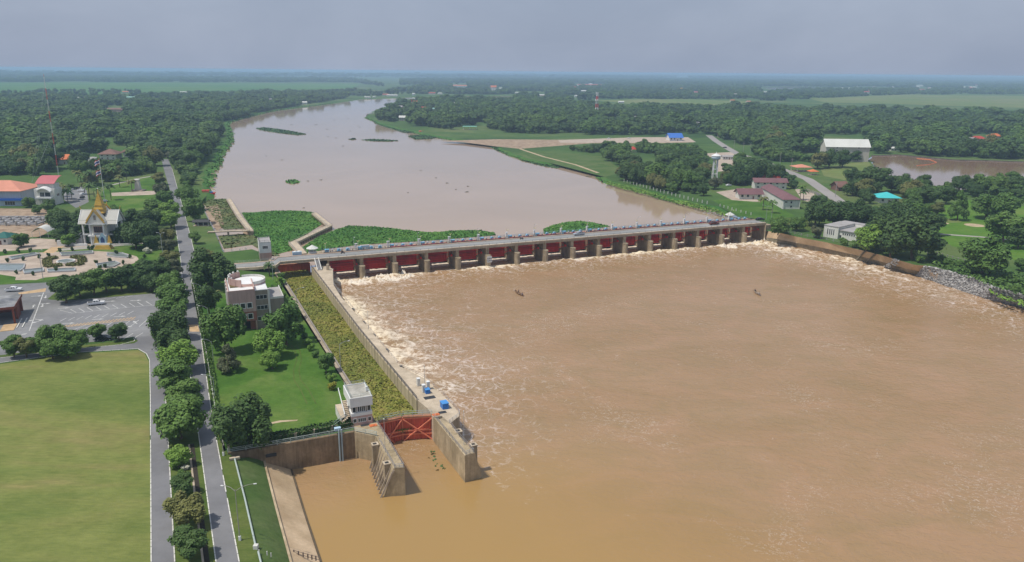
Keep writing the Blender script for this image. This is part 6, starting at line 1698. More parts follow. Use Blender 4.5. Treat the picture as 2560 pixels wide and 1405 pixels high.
# ---------------------------------------------------------------- vehicles
def pickup(label, p, rz, body, cat='pickup truck', bed=True, scale=1.0):
    t = thing('pickup_truck' if bed else 'parked_car', label, cat, p, rz)
    t.scale = (scale,) * 3
    L, Wd = 5.2, 1.85
    prof = [(-2.6, 0.45), (2.45, 0.45), (2.6, 0.7), (2.5, 1.0), (1.15, 1.12), (-0.85, 1.12), (-0.85, 1.1), (-2.6, 1.1)] if bed else [(-2.3, 0.4), (2.25, 0.4), (2.35, 0.7), (2.2, 0.92), (1.1, 1.02), (-2.2, 1.05), (-2.35, 0.8)]
    m = MB(); n = len(prof)
    m.v = [(x, -Wd / 2, z) for x, z in prof] + [(x, Wd / 2, z) for x, z in prof]
    m.f = [tuple(range(n)), tuple(range(2 * n - 1, n - 1, -1))] + [(i, n + i, n + (i + 1) % n, (i + 1) % n) for i in range(n)]
    m.build('body', body, t)
    c = [(-0.9, 1.12), (1.25, 1.12), (0.45, 1.72), (-0.75, 1.74)] if bed else [(-1.9, 1.03), (1.15, 1.02), (0.35, 1.48), (-1.3, 1.5)]
    cm = MB(); y0, y1 = Wd / 2 - 0.06, Wd / 2 - 0.22
    cm.v = [(c[0][0], -y0, c[0][1]), (c[1][0], -y0, c[1][1]), (c[2][0], -y1, c[2][1]), (c[3][0], -y1, c[3][1])]; cm.v += [(x, -y, z) for x, y, z in cm.v]
    cm.f = [(0, 1, 2, 3), (7, 6, 5, 4), (1, 5, 6, 2), (0, 3, 7, 4), (3, 2, 6, 7)]
    cb = cm.build('cabin', body, t)
    for s in (-1, 1):
        for u0, u1 in ((0.08, 0.48), (0.54, 0.9)):
            g = MB(); q = []
            for u, v in ((u0, 0.12), (u1, 0.12), (u1 * 0.88, 0.86), (u0 + 0.03, 0.86)):
                xb = c[0][0] + (c[1][0] - c[0][0]) * u; xt = c[3][0] + (c[2][0] - c[3][0]) * u
                q.append((xb + (xt - xb) * v, s * (y0 + (y1 - y0) * v + 0.012), c[0][1] + (c[2][1] - c[0][1]) * v))
            g.add(q, [(0, 1, 2, 3) if s < 0 else (3, 2, 1, 0)]).build('window', M_glass, cb)
    for (xb, zb, xt, zt, d_) in ((c[1][0], c[1][1], c[2][0], c[2][1], 1), (c[0][0], c[0][1], c[3][0], c[3][1], -1)):
        q = [(xb + d_ * 0.02 - (xb - xt) * 0.1, -0.75, zb + (zt - zb) * 0.1 + .01), (xb + d_ * 0.02 - (xb - xt) * 0.1, 0.75, zb + (zt - zb) * 0.1 + .01), (xt + d_ * 0.03, 0.66, zt - 0.06), (xt + d_ * 0.03, -0.66, zt - 0.06)]
        MB().add(q, [(0, 1, 2, 3) if d_ > 0 else (3, 2, 1, 0)]).build('windscreen' if d_ > 0 else 'rear_window', M_glass, cb)
    if bed:
        MB().bb(-2.45, -0.95, -0.75, 0.75, 1.104, 1.11).build('load_bed', M_dark, t)
    for x in (-1.6, 1.65):
        for s in (-1, 1):
            wh = MB((x, s * (Wd / 2 - 0.12), 0.36)).bar((0, -0.11, 0), (0, 0.11, 0), 0.36, 12).build('wheel', M_tyre, t)
            MB((x, s * (Wd / 2 - 0.12), 0.36)).bar((0, -0.12, 0), (0, 0.12, 0), 0.2, 8).build('hub', M_steel, wh)
    for s in (-1, 1):
        MB().bb(2.42, 2.6 if bed else 2.34, s * 0.7 - 0.18, s * 0.7 + 0.18, 0.72, 0.86).build('headlight', M_lblue, t)
    return t
cw_ = mat('white_car_paint', (0.72, 0.72, 0.72), 0.25, 0.02, 1); cs_ = mat('silver_car_paint', (0.45, 0.47, 0.5), 0.3, 0.02, 1, metal=0.3)
cr_ = mat('dark_red_car_paint', (0.16, 0.035, 0.02), 0.3, 0.02, 1); ck_ = mat('black_car_paint', (0.015, 0.017, 0.025), 0.2, 0.02, 1)
pickup('white pickup truck parked alone on the marked bays of the car park', P(241, 762, 0.05), ang(P(220, 763), P(262, 759)), cw_, scale=1.1)
pickup('white pickup truck driving on the road behind the brown gate building', P(35, 728, 0.05), ang(P(15, 728), P(55, 726)), cw_, scale=1.1)
pickup('white car half hidden by the avenue trees at the car park edge', P(383, 812, 0.05), math.radians(100), cw_, 'car', False, 1.1)
pickup('dark car parked in the shade between two small trees', P(262, 850, 0.05), math.radians(10), ck_, 'car', False, 1.1)
dz = DZ + 0.03
def onroad(px, y): # dam-local point on the deck at lateral y whose picture column is px
    lo, hi = -40, DL + 20
    for _ in range(40):
        m_ = (lo + hi) / 2
        if pix(D(m_, y, dz))[0] < px: lo = m_
        else: hi = m_
    return D(lo, y, dz)
pickup('silver pickup truck driving across the middle of the barrage', onroad(1447, 6.0), d_ang + math.pi, cs_, scale=1.1)
pickup('dark red pickup truck driving across the far end of the barrage', onroad(1785, 5.5), d_ang, cr_, scale=1.15)
pickup('dark car leaving the far end of the barrage beside the lamp post', onroad(1900, 7.0), d_ang, ck_, 'car', False, 1.1)
rg = random.Random(4)
for i, (x, y) in enumerate(((172, 478), (181, 474), (192, 472), (203, 478), (208, 487), (176, 487), (206, 495))):
    pickup(f'{ORD[i]} car from the left in the shaded car park right of the white building', P(x, y, 0.05), rg.uniform(-0.3, 0.3) + (0.1 if i % 2 else 1.5), (cw_, cs_, ck_, cw_)[i % 4], 'car', False)
ground_sheet('parking_lot', [(155, 470), (215, 466), (222, 505), (190, 520), (160, 500)], M_asph2, 0.03)
pickup('white car on the road behind the lodge', P(1988, 470, 0.06), 2.2, cw_, 'car', False)
pickup('small dark car on the far road beyond the water tower', P(1812, 370, 0.06), 2.3, ck_, 'car', False)
pickup('white van parked in the yard beside the lodge', P(1822, 465, 0.05), 0.4, cw_, 'car', False)
pickup('white van parked on the far sand yard', P(1523, 347, 0.05), 0.1, cw_, 'car', False)
pickup('white car standing at the end of the far sand yard', P(1573, 346, 0.05), 0.1, cw_, 'car', False)
def person(p, rz, shirt, label, pose='stand', parent=None):
    t = thing('person', label, 'person', p, rz)
    me = bpy.data.meshes.new('body')
    if pose == 'sit': J = [(0, 0, 0.45, .15), (0, 0, 0.75, .16), (0, 0.0, 1.02, .14), (0, 0, 1.14, .06), (0, 0.02, 1.3, .11), (0.19, 0, 1.0, .06), (0.25, 0.2, 0.8, .05), (0.12, 0.4, 0.72, .04), (-0.19, 0, 1.0, .06), (-0.25, 0.2, 0.8, .05), (-0.12, 0.4, 0.72, .04), (0.12, 0.42, 0.5, .08), (0.13, 0.5, 0.12, .06), (-0.12, 0.42, 0.5, .08), (-0.13, 0.5, 0.12, .06)]
    else: J = [(0, 0, 0.92, .14), (0, 0, 1.15, .15), (0, 0, 1.4, .14), (0, 0, 1.52, .06), (0, 0.02, 1.66, .11), (0.2, 0, 1.38, .06), (0.27, 0.1, 1.1, .05), (0.22, 0.32, 1.0, .04), (-0.2, 0, 1.38, .06), (-0.27, 0.1, 1.1, .05), (-0.2, 0.3, 0.98, .04), (0.1, 0, 0.5, .08), (0.13, 0, 0.06, .06), (-0.1, 0, 0.5, .08), (-0.14, 0.03, 0.06, .06)]
    E_ = [(0, 1), (1, 2), (2, 3), (3, 4), (2, 5), (5, 6), (6, 7), (2, 8), (8, 9), (9, 10), (0, 11), (11, 12), (0, 13), (13, 14)]
    me.from_pydata([j[:3] for j in J], E_, [])
    bm = bmesh.new(); bm.from_mesh(me); ly = bm.verts.layers.skin.verify()
    for v, j in zip(bm.verts, J): v[ly].radius = (j[3], j[3])
    bm.verts.ensure_lookup_table(); bm.verts[0][ly].use_root = True
    bm.to_mesh(me); bm.free()
    me.materials.append(M_skin)
    o = put('body', me, t); o.modifiers.new('skin', 'SKIN'); s = o.modifiers.new('smooth', 'SUBSURF'); s.levels = s.render_levels = 1
    z0 = J[0][2]; zt = J[2][2]
    MB().lathe([(0.19, z0 - 0.05), (0.2, (z0 + zt) / 2), (0.22, zt - 0.02), (0.1, zt + 0.1)], (0, 0, 0), 10).build('shirt', shirt, t, True)
    MB().lathe([(0.26, J[4][2] + 0.05), (0.13, J[4][2] + 0.1), (0.11, J[4][2] + 0.2), (0.01, J[4][2] + 0.22)], (0, J[4][1], 0), 10).build('hat', M_wood, t)
    return t
def boat(p, rz, L, label, hullm):
    t = thing('wooden_boat', label, 'boat', p, rz)
    m = MB(); n = 12; w = 0.75
    for i in range(n + 1):
        u = i / n * 2 - 1; x = u * L / 2; hw = w * max(0.03, (1 - abs(u) ** 2.6)); sh = 0.35 + 0.5 * abs(u) ** 3
        m.v += [(x, -hw, sh), (x, -hw * 0.6, -0.15 + 0.3 * abs(u) ** 3), (x, hw * 0.6, -0.15 + 0.3 * abs(u) ** 3), (x, hw, sh), (x, hw * 0.86, sh), (x, hw * 0.5, 0.02 + 0.3 * abs(u) ** 3), (x, -hw * 0.5, 0.02 + 0.3 * abs(u) ** 3), (x, -hw * 0.86, sh)]
    for i in range(n):
        for j in range(8):
            a, b = i * 8 + j, i * 8 + (j + 1) % 8
            m.f.append((a, a + 8, b + 8, b))
    m.build('hull', hullm, t)
    for x in (-L * 0.25, 0.1, L * 0.25): MB().bb(x - 0.15, x + 0.15, -w * 0.8, w * 0.8, 0.28, 0.34).build('thwart', M_sand, t)
    MB().bar((-L / 2 + 0.3, 0, 0.5), (-L / 2 - 1.6, 0.1, 0.0), 0.05).build('tiller', M_dark, t)
    return t
shirtd, shirtb, shirtw = mat('dark_shirt', (0.05, 0.04, 0.04), 0.9, 0.1, 2), mat('blue_shirt', (0.1, 0.14, 0.25), 0.9, 0.1, 2), mat('pale_shirt', (0.5, 0.48, 0.45), 0.9, 0.1, 2)
b1 = P(1298, 735, ZD); rz = ang(P(1287, 729, ZD), P(1308, 741, ZD)); L1 = (P(1287, 729, ZD) - P(1308, 741, ZD)).length
boat(b1 + Vector((0, 0, 0.05)), rz, L1, 'dark wooden boat with two people in mid-river below the barrage', M_wood)
e1 = Vector((math.cos(rz), math.sin(rz), 0))
person(b1 - e1 * 0.5 + Vector((0, 0, 0.02)), rz, shirtd, 'person in a dark shirt standing in the middle of the left boat')
person(b1 + e1 * (L1 * 0.36) + Vector((0, 0, 0.0)), rz + 1.5, shirtb, 'person in a dark shirt sitting at the near end of the left boat', 'sit')
b2 = P(1893, 734, ZD); rz = ang(P(1885, 728, ZD), P(1901, 741, ZD)); L2 = (P(1885, 728, ZD) - P(1901, 741, ZD)).length
boat(b2 + Vector((0, 0, 0.05)), rz, L2, 'weathered boat with its wake, farther right on the brown river', mat('grey_boat_wood', (0.25, 0.19, 0.15), 0.8, 0.2, 1.0))
e2 = Vector((math.cos(rz), math.sin(rz), 0))
person(b2 - e2 * (L2 * 0.3), rz, shirtd, 'person in dark clothes sitting at the far end of the right boat', 'sit')
person(b2 + e2 * (L2 * 0.28), rz, shirtw, 'person in a pale shirt sitting near the engine of the right boat', 'sit')
def motorbike(p, rz, label):
    t = thing('motorbike', label, 'motorbike', p, rz)
    for x in (-0.65, 0.65): MB((x, 0, 0.3)).bar((0, -0.06, 0), (0, 0.06, 0), 0.3, 12).build('wheel', M_tyre, t)
    MB().bb(-0.55, 0.4, -0.16, 0.16, 0.35, 0.8).build('frame', ck_, t); MB().bb(-0.75, 0.1, -0.14, 0.14, 0.8, 0.9).build('seat', M_dark, t)
    MB().bar((0.62, 0, 0.3), (0.4, 0, 1.05), 0.05).build('fork', M_steel, t); MB().bar((0.4, -0.35, 1.05), (0.4, 0.35, 1.05), 0.03).build('handlebar', M_dark, t)
    return t
for px_, sh_, lb_ in ((857, shirtd, 'lock end'), (1304, shirtw, 'middle')):
    q = onroad(px_, 6.8); motorbike(q, d_ang, f'motorbike crossing near the {lb_} of the barrage')
    person(q + Vector((-0.15 * math.cos(d_ang), -0.15 * math.sin(d_ang), 0.38)), d_ang - math.pi / 2, sh_, f'rider on the motorbike near the {lb_} of the barrage', 'sit')

# ---------------------------------------------------------------- lock yard equipment
wl = rzl
def winch(px, py, label, s=1.0):
    t = thing('winch_box', label, 'winch box', P(px, py, LT), wl)
    MB().bb(-1.1 * s, 1.1 * s, -0.8 * s, 0.8 * s, 0.02, 1.5 * s).build('housing', M_blue2, t); MB().bb(-1.2 * s, 1.2 * s, -0.9 * s, 0.9 * s, 1.5 * s, 1.62 * s).build('lid', mat('lighter_blue_lid', (0.07, 0.27, 0.6), 0.45, 0.08, 1), t)
winch(1111, 1019, 'large blue winch box near the lower end of the lock wall')
winch(1068, 982, 'smaller blue winch box beside the white cabinets on the lock wall', 0.75)
for i, (x, y) in enumerate(((1046, 964), (1059, 980), (1070, 972))):
    t = thing('cabinet', ('white electric cabinet set apart from the pair', 'nearer of two tall white cabinets beside the small blue winch', 'farther of two tall white cabinets beside the small blue winch')[i] + ' on the lock wall', 'cabinet', P(x, y, LT), wl)
    MB().bb(-0.5, 0.5, -0.4, 0.4, 0.1, 2.1).build('body', M_whitew, t); MB().bb(-0.56, 0.56, -0.46, 0.46, 2.1, 2.2).build('top', M_white, t); MB().bb(-0.5, 0.5, -0.4, 0.4, 0, 0.099).build('plinth', M_grey, t)
for (x, y, w_, h_), lb_ in zip(((1074, 994, 3.0, 1.8), (1106, 1031, 2.0, 1.3), (913, 1063, 2.2, 0.9)), ('below the small blue winch', 'below the large blue winch', 'on the landing before the control building')):
    t = thing('floor_grate', 'dark steel grate set in the lock wall top ' + lb_, 'grate', P(x, y, LT), wl - 1.57)
    MB().bb(-w_ / 2, w_ / 2, -h_ / 2, h_ / 2, 0.003, 0.05).build('plate', M_dark, t)
for x, y, s, lb_ in ((933, 1064, 0.9, 'left'), (1090, 1037, 0.9, 'right')):
    t = thing('gate_hinge_plate', f'orange-red hinge plate at the {lb_} end of the red lock gates', 'hinge plate', P(x, y, LT), wl - 1.57)
    MB().bb(-s, s, -0.6, 0.6, 0.003, 0.14).build('plate', M_orange, t); MB().sphere((0, 0, 0.14), 0.45, 8, 0.5).build('cap', M_orange, t)
# lamps
def lamp_at(px, py, h, arms, label, **k):
    z = k.pop('z', 0.0); t = lamp('street_lamp', h, arms, label, **k); t.location = P(px, py, z); return t
lamp_at(600, 1351, 10.5, [(math.radians(20), 3.2), (math.radians(170), 2.2)], 'double-armed lamp post with a black and white base on the grass slope', r=0.1, base=True, m=M_kerbg)
lamp_at(559, 1139, 9.0, [(math.radians(15), 2.6)], 'single-armed lamp post at the corner before the big round tree', r=0.1, base=True, m=M_kerbg)
for i, (x, y) in enumerate(((530, 1000), (526, 905), (515, 815), (497, 755))):
    lamp_at(x + 8, y, 6.5, [(math.radians(175), 2.6)], f'{ORD[i]} lamp from the camera along the hedge beside the riverside road', r=0.09)
lamp_at(743, 778, 8, [(math.radians(25), 2.4)], 'lamp post on the sandy path halfway along the lock, near the palm', r=0.1, z=LT)
lamp_at(852, 925, 8, [(math.radians(25), 2.4)], 'lamp post on the sandy path near the lower control building', r=0.1, z=LT)
lamp_at(683, 700, 9, [(math.radians(90), 1.5)], 'lamp post beside the upper end of the lock under the bridge', r=0.12)
for i, (x, y, h) in enumerate(((963, 1128, 8), (1160, 1112, 8.5), (1062, 975, 7), (921, 822, 6), (835, 715, 7))):
    t = lamp('lamp_mast', h, [], ('slim mast on the ribbed guide wall', 'slim mast on the river-side guide wall', 'slim mast among the white cabinets on the lock wall', 'slim mast on the outer edge of the lock wall', 'slim mast at the upper end of the lock wall')[i], 'mast', None, M_steel, 0.07); t.location = P(x, y, LT)
    MB().sphere((0, 0, h), 0.16, 6).build('lamp_head', M_white, t)
lamp_at(410, 662, 14, [(0, 1.2), (3.14, 1.2)], 'tall twin-headed lamp pole on the lawn beside the avenue', r=0.14)
lamp_at(108, 699, 12, [(0, 1.0)], 'grey lamp pole on the lawn in front of the fountain plaza', r=0.13, m=M_grey)
for i, (x, y) in enumerate(((1835, 372), (1858, 380), (1875, 384), (1900, 392), (1922, 397), (1950, 408), (1978, 425), (2088, 492))):
    t = thing('utility_pole', f'{ORD[i]} concrete utility pole from the left along the riverside road on the right bank', 'utility pole', P(x, y)); MB().bar((0, 0, 0), (0, 0, 10.5), 0.2, 5, 0.14).build('pole', M_greyroof, t); MB().bb(-1.1, 1.1, -0.08, 0.08, 9.6, 9.8).build('crossarm', M_greyroof, t)
lamp_at(1915, 549, 8, [(math.radians(160), 2.2)], 'lamp post at the far bank end of the barrage', z=0.5, r=0.12)
lamp_at(1928, 552, 8, [(math.radians(150), 2.2)], 'second lamp post at the far bank end, just right of the first', z=0.5, r=0.12)

# ---------------------------------------------------------------- car park markings
mk = lambda pts, m, z=0.055: MB().sheet(PL(pts, z), z)
def marks(name, polys, m, z=0.055):
    mb = MB()
    for q in polys: mb.sheet(PL(q, z), z)
    o = mb.build(name, m); return tag(o, kind='structure')
def stroke(x0, y0, x1, y1, w=0.16, z=0.055):
    a, b = P(x0, y0, z), P(x1, y1, z); d = (b - a).normalized(); n_ = Vector((-d.y, d.x, 0)) * w / 2
    return [a + n_, b + n_, b - n_, a - n_]
def strokes(name, L, m, w=0.16, z=0.055):
    mb = MB()
    for q in L:
        b0 = len(mb.v); pts = stroke(*q, w=w, z=z); mb.v += [tuple(p) for p in pts]; mb.f.append((b0 + 3, b0 + 2, b0 + 1, b0))
    return tag(mb.build(name, m), kind='structure')
L = [(172 + i * 0, 784, 172, 784) for i in range(0)]
L += [(150, 775, 180, 783), (180, 783, 205, 781), (205, 781, 310, 769), (310, 769, 396, 762)]
for i in range(10): L.append((190 + i * 21, 781 - i * 2.1, 176 + i * 21, 773 - i * 2.2))
for i in range(9): L.append((150 + i * 21, 803 - i * 2.1, 166 + i * 21, 795 - i * 2.2))
for i in range(8): L.append((180 + i * 24, 826 - i * 1.4, 215 + i * 22, 812 - i * 2.0))
for i in range(7): L.append((200 + i * 22, 752 - i * 2.2, 180 + i * 22, 757 - i * 2.2))
for i in range(4): L.append((255 + i * 26, 855 - i * 3, 285 + i * 24, 835 - i * 1))
strokes('parking_marking', L, M_mark, 0.24)
strokes('parking_marking', [(158 + i * 9, 818 - i * 1.05, 168 + i * 9, 812 - i * 1.05) for i in range(20)] + [(155, 818, 338, 799)], M_marko, 0.45)
strokes('lane_line', [(109, 731, 73, 827)], M_mark, 0.3)
marks('crossing', [[(45, 732), (116, 720), (113, 729), (48, 736)]], M_marko, 0.052)
def arrow(x, y, a, s=1.0):
    p = P(x, y, 0.056); c, s_ = math.cos(a), math.sin(a)
    f = lambda u, v: (p.x + (u * c - v * s_) * s, p.y + (u * s_ + v * c) * s)
    mb = MB(); mb.sheet([f(-1.6, -0.16), (f(0.4, -0.16)), f(0.4, 0.16), f(-1.6, 0.16)], 0.056); mb.sheet([f(0.4, -0.55), f(1.6, 0), f(0.4, 0.55)], 0.056)
    return tag(mb.build('arrow_marking', M_mark), kind='structure')
for x, y, a in ((84, 765, 2.0), (92, 740, 0.2), (114, 742, -1.1), (106, 764, -1.1), (112, 759, 0.3), (70, 803, 1.1), (92, 804, -2.0), (98, 799, -0.3), (55, 837, 1.2), (160, 770, 0.2), (180, 762, 0.2), (172, 808, 0.2), (300, 791, 0.2), (245, 798, 0.2), (338, 806, 2.3), (340, 751, 0.2), (275, 753, 0.2), (315, 817, 0.2)): arrow(x, y, a, 1.25)
# ---------------------------------------------------------------- fountain plaza
ground_sheet('lawn', [(-80, 632), (115, 629), (130, 624), (160, 624), (418, 610), (430, 640), (425, 668), (300, 682), (0, 712), (-80, 720)], M_lawn, 0.02)
ground_sheet('plaza', [(-60, 645), (0, 640), (70, 632.5), (160, 628.5), (240, 627.5), (310, 632), (342, 641), (347, 648), (335, 658), (300, 668), (255, 676), (240, 690), (180, 692), (150, 690), (110, 694), (90, 700), (38, 700), (40, 692), (0, 686), (-60, 680)], M_plaza, 0.04)
ground_sheet('plaza', [(105, 633), (128, 618), (160, 616), (135, 632)], M_marko, 0.05)
ground_sheet('forecourt', [(-60, 602), (100, 596), (160, 600), (200, 608), (245, 612), (245, 618), (150, 620), (-60, 632)], M_plaza, 0.03)
ground_sheet('path', [(150, 622), (245, 613), (420, 598), (420, 603), (245, 620), (152, 627)], M_kerbg, 0.045)
ground_sheet('lawn', [(225, 600), (420, 585), (425, 600), (245, 614)], M_lawn, 0.02)
M_pool = mat('pool_water', (0.2, 0.235, 0.22), 0.1, 0.15, 0.5, spec=0.6)
M_poolw = mat('pool_rim', (0.42, 0.42, 0.42), 0.8, 0.1, 0.5)
def pool(pts, label):
    q = PL(pts, 0.0); t = thing('fountain_pool', label, 'fountain pool', q[0])
    o = q[0]; loc = [p - o for p in q]
    m = MB()
    for a, b in zip(loc, loc[1:] + loc[:1]): m.box(((a + b) / 2) + Vector((0, 0, 0.35)), ((b - a).length + 0.3, 0.35, 0.6), ang(a, b))
    m.build('rim', M_poolw, t); MB().sheet(loc, 0.3).build('water', M_pool, t)
pool([(268, 634), (305, 634), (325, 641), (318, 646), (290, 644), (268, 641)], 'pale fountain pool at the far right of the plaza')
pool([(150, 634), (232, 629), (233, 635), (155, 641)], 'long narrow fountain pool along the far edge of the plaza')
pool([(-20, 662), (62, 662), (60, 672), (50, 679), (-20, 678)], 'white foaming fountain pool at the left edge of the plaza')
pool([(58, 677), (108, 672), (110, 680), (62, 686)], 'short fountain pool at the near left of the plaza')
pool([(118, 675), (188, 672), (188, 679), (121, 682)], 'long low fountain pool at the near side of the plaza')
pool([(240, 662), (288, 655), (300, 660), (284, 668), (245, 670)], 'angled fountain pool at the near right of the plaza')
pool([(22, 645), (88, 634), (100, 637), (30, 650)], 'slanting fountain pool at the far left of the plaza')
p = P(165, 655, 0); r1 = px2m(21, p); 
t = thing('fountain_pool', 'oval fountain pool in the centre of the clipped diamond hedge', 'fountain pool', p); t.scale = (1, 0.92, 1)
MB().lathe([(r1, 0), (r1, 0.7), (r1 - 0.4, 0.7), (r1 - 0.4, 0)], (0, 0, 0), 24).build('rim', M_white, t); MB().lathe([(r1 - 0.42, 0.35), (0.01, 0.36)], (0, 0, 0), 24).build('water', M_pool, t)
t = thing('sign_wall', 'low pink sign wall at the near right corner of the plaza', 'sign', P(228, 691, 0), ang(P(185, 697), P(240, 689)))
MB().bb(-5.5, 5, -0.3, 0.3, 0, 1.6).build('panel', M_salmon, t); MB().bb(-5.8, 5.3, -0.5, 0.5, 0, 0.3).build('base', M_plaza, t)
# memorial garden upstream of the pavilion
ground_sheet('plaza', [(278, 482), (400, 476), (405, 482), (380, 487), (280, 490)], M_plaza, 0.04)
t = thing('monument', 'square tapering stone monument in the small lawn garden beside the avenue', 'monument', P(346, 477, 0))
MB().bb(-4, 4, -3, 3, 0, 0.8).build('base', M_plaza, t); MB().box((0, 0, 4.2), (3.6, 3.2, 6.8), 0, 0, 0, 0.7).build('shaft', M_palet, t); MB().bb(-1.5, 1.5, -1.4, 1.4, 7.6, 8.1).build('cap', M_whitew, t)
# ---------------------------------------------------------------- pipes, drains, fences
t = thing('water_pipe', 'long pale green water pipe lying down the grass slope', 'pipe', P(587, 1147, 0)); o = P(587, 1147, 0)
q = [p - o + Vector((0, 0, 0.35)) for p in PL([(587, 1149), (613, 1252), (640, 1371)], 0)]
m = MB().path(q, 0.18, 8); m.build('pipe', M_rail, t)
MB().box(q[-1], (0.8, 0.8, 0.8)).build('end_cap', M_whitew, t); MB().box(q[0], (2.2, 0.7, 0.5), ang(w0, w1)).build('manifold', M_coping, t)
t = thing('water_pipe', 'short lower length of pale green pipe at the bottom edge of the slope', 'pipe', P(645, 1383, 0)); o = P(645, 1383, 0)
q = [p - o + Vector((0, 0, 0.35)) for p in PL([(646, 1383), (655, 1420)], 0)]; MB().path(q, 0.18, 8).build('pipe', M_rail, t)
dr = PL([(480, 1110), (497, 1245), (517, 1400)], 0); dr.append(dr[-1] + (dr[-1] - dr[-2]) * 1.5)
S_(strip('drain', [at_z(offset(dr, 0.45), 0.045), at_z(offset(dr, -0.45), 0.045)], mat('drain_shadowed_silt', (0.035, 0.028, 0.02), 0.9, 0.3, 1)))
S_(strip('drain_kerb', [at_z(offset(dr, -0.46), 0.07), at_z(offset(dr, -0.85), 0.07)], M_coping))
def fence(pts, label, step=3.0, h=1.6, hedge=None, postm=M_whitew, z=0.0, group=None, rails=True, pw=0.14, name='fence'):
    q = PL(pts, z); o = q[0]; t = thing(name, label, 'fence', o, 0, group)
    pm_ = MB().bb(-pw, pw, -pw, pw, 0, h).mesh('post', postm)
    for a, b in zip(q, q[1:]):
        n = max(1, int((b - a).length / step))
        for i in range(n):
            k = put('post', pm_, t); k.location = a.lerp(b, i / n) - o
        if rails:
            m = MB()
            for zz in (0.35 * h, 0.9 * h): m.bar(a - o + Vector((0, 0, zz)), b - o + Vector((0, 0, zz)), 0.05)
            m.build('rail', postm, t)
    return t
fence([(483, 712), (497, 790), (515, 880), (528, 960), (541, 1045), (560, 1118)], 'white-posted fence along the lawn beside the riverside road', 3.2, 1.3)
fence([(573, 1127), (655, 1112), (740, 1098), (830, 1080), (880, 1070)], 'concrete post fence between the lawn hedge and the retaining wall', 4.2, 1.7, postm=M_coping, pw=0.24)
fence([(1940, 575), (2003, 589), (2067, 600), (2152, 619), (2204, 631)], 'concrete post fence on top of the right bank wall', 3.5, 1.3, postm=M_greyroof)
fence([(2318, 633), (2380, 650), (2440, 666), (2500, 684)], 'white post fence between the riverside scrub and the golf lawn', 2.8, 2.0, postm=M_greyroof)
fence([(1560, 455), (1600, 466), (1660, 483), (1720, 499), (1780, 513)], 'row of white posts along the upstream right bank', 4.5, 2.0, rails=False, pw=0.22)
fence([(1800, 516), (1840, 528), (1890, 541)], 'row of white posts between the lodge lawn and the river', 4.5, 1.6, rails=False, pw=0.2)
fence([(560, 631), (600, 627), (630, 622)], 'pale pipe fence along the strip of lawn by the control tower', 2.5, 1.2)
fence([(2015, 478), (2040, 486), (2062, 498)], 'grey post fence beside the lodge yard', 2.5, 2.0, postm=M_greyroof, pw=0.3)
# rocks of the riprap
def rocks(name, n, area, m, seed=2, smin=0.35, smax=0.95):
    rg = random.Random(seed); mb = MB()
    ico = [(0, 0, 1), (0.9, 0, 0.4), (0.28, 0.85, 0.4), (-0.72, 0.53, 0.4), (-0.72, -0.53, 0.4), (0.28, -0.85, 0.4), (0.72, 0.53, -0.4), (-0.28, 0.85, -0.4), (-0.9, 0, -0.4), (-0.28, -0.85, -0.4), (0.72, -0.53, -0.4)]
    icf = [(0, 1, 2), (0, 2, 3), (0, 3, 4), (0, 4, 5), (0, 5, 1), (1, 6, 2), (2, 6, 7), (2, 7, 3), (3, 7, 8), (3, 8, 4), (4, 8, 9), (4, 9, 5), (5, 9, 10), (5, 10, 1), (1, 10, 6)]
    for i in range(n):
        p = area(rg); s = rg.uniform(smin, smax); a = rg.uniform(0, 6.28); c, sn = math.cos(a), math.sin(a); sx, sy, sz = rg.uniform(.7, 1.2), rg.uniform(.6, 1.1), rg.uniform(.5, .9)
        b0 = len(mb.v)
        for x, y, z in ico:
            k = rg.uniform(0.8, 1.15); x, y, z = x * s * sx * k, y * s * sy * k, z * s * sz
            mb.v.append((p.x + x * c - y * sn, p.y + x * sn + y * c, p.z + z))
        mb.f += [tuple(b0 + q for q in f) for f in icf]
    return tag(mb.build(name, m), kind='stuff')
def rip(rg):
    s = rg.uniform(0, 1) ** 0.9 * 5.6; i = 7 + int(s); f = s - int(s)
    a = right_top[i].lerp(right_top[i + 1], f); b = right_bot[i].lerp(right_bot[i + 1], f)
    return a.lerp(b, rg.uniform(-0.02, 1.03))
m_rock = bpy.data.materials.new('riprap_stone'); m_rock.use_nodes = True
tt = m_rock.node_tree; bb_ = tt.nodes['Principled BSDF']; bb_.inputs['Roughness'].default_value = 0.9
gg = tt.nodes.new('ShaderNodeNewGeometry'); rr_ = tt.nodes.new('ShaderNodeValToRGB')
rr_.color_ramp.elements[0].color = (0.13, 0.125, 0.12, 1); rr_.color_ramp.elements[1].color = (0.46, 0.45, 0.43, 1)
tt.links.new(gg.outputs['Random Per Island'], rr_.inputs[0]); tt.links.new(rr_.outputs[0], bb_.inputs['Base Color'])
rocks('riprap', 5200, rip, m_rock)
def sacks(rg): return right_top[5].lerp(right_top[6], rg.uniform(0.35, 0.62)).lerp(right_bot[5].lerp(right_bot[6], rg.uniform(0.3, 0.55)), rg.uniform(0, 0.9))
rocks('sandbags', 40, sacks, M_whitew, 3, 0.5, 0.9)
# stepped ledges across the revetment
for f0, lb in ((4.25, 'left'), (4.75, 'right')):
    i = int(f0); f = f0 - i
    a = right_top[i].lerp(right_top[i + 1], f); b = right_bot[i].lerp(right_bot[i + 1], f)
    t = thing('bank_steps', f'{lb} of two narrow dark concrete stairways down the right bank revetment', 'steps', a)
    for k in range(10):
        q = (b - a) * ((k + 0.5) / 10); MB().box(q + Vector((0, 0, 0.1)), (1.6, (b - a).length / 12, 0.35), ang(a, b) + math.pi / 2).build('step', wetc, t)
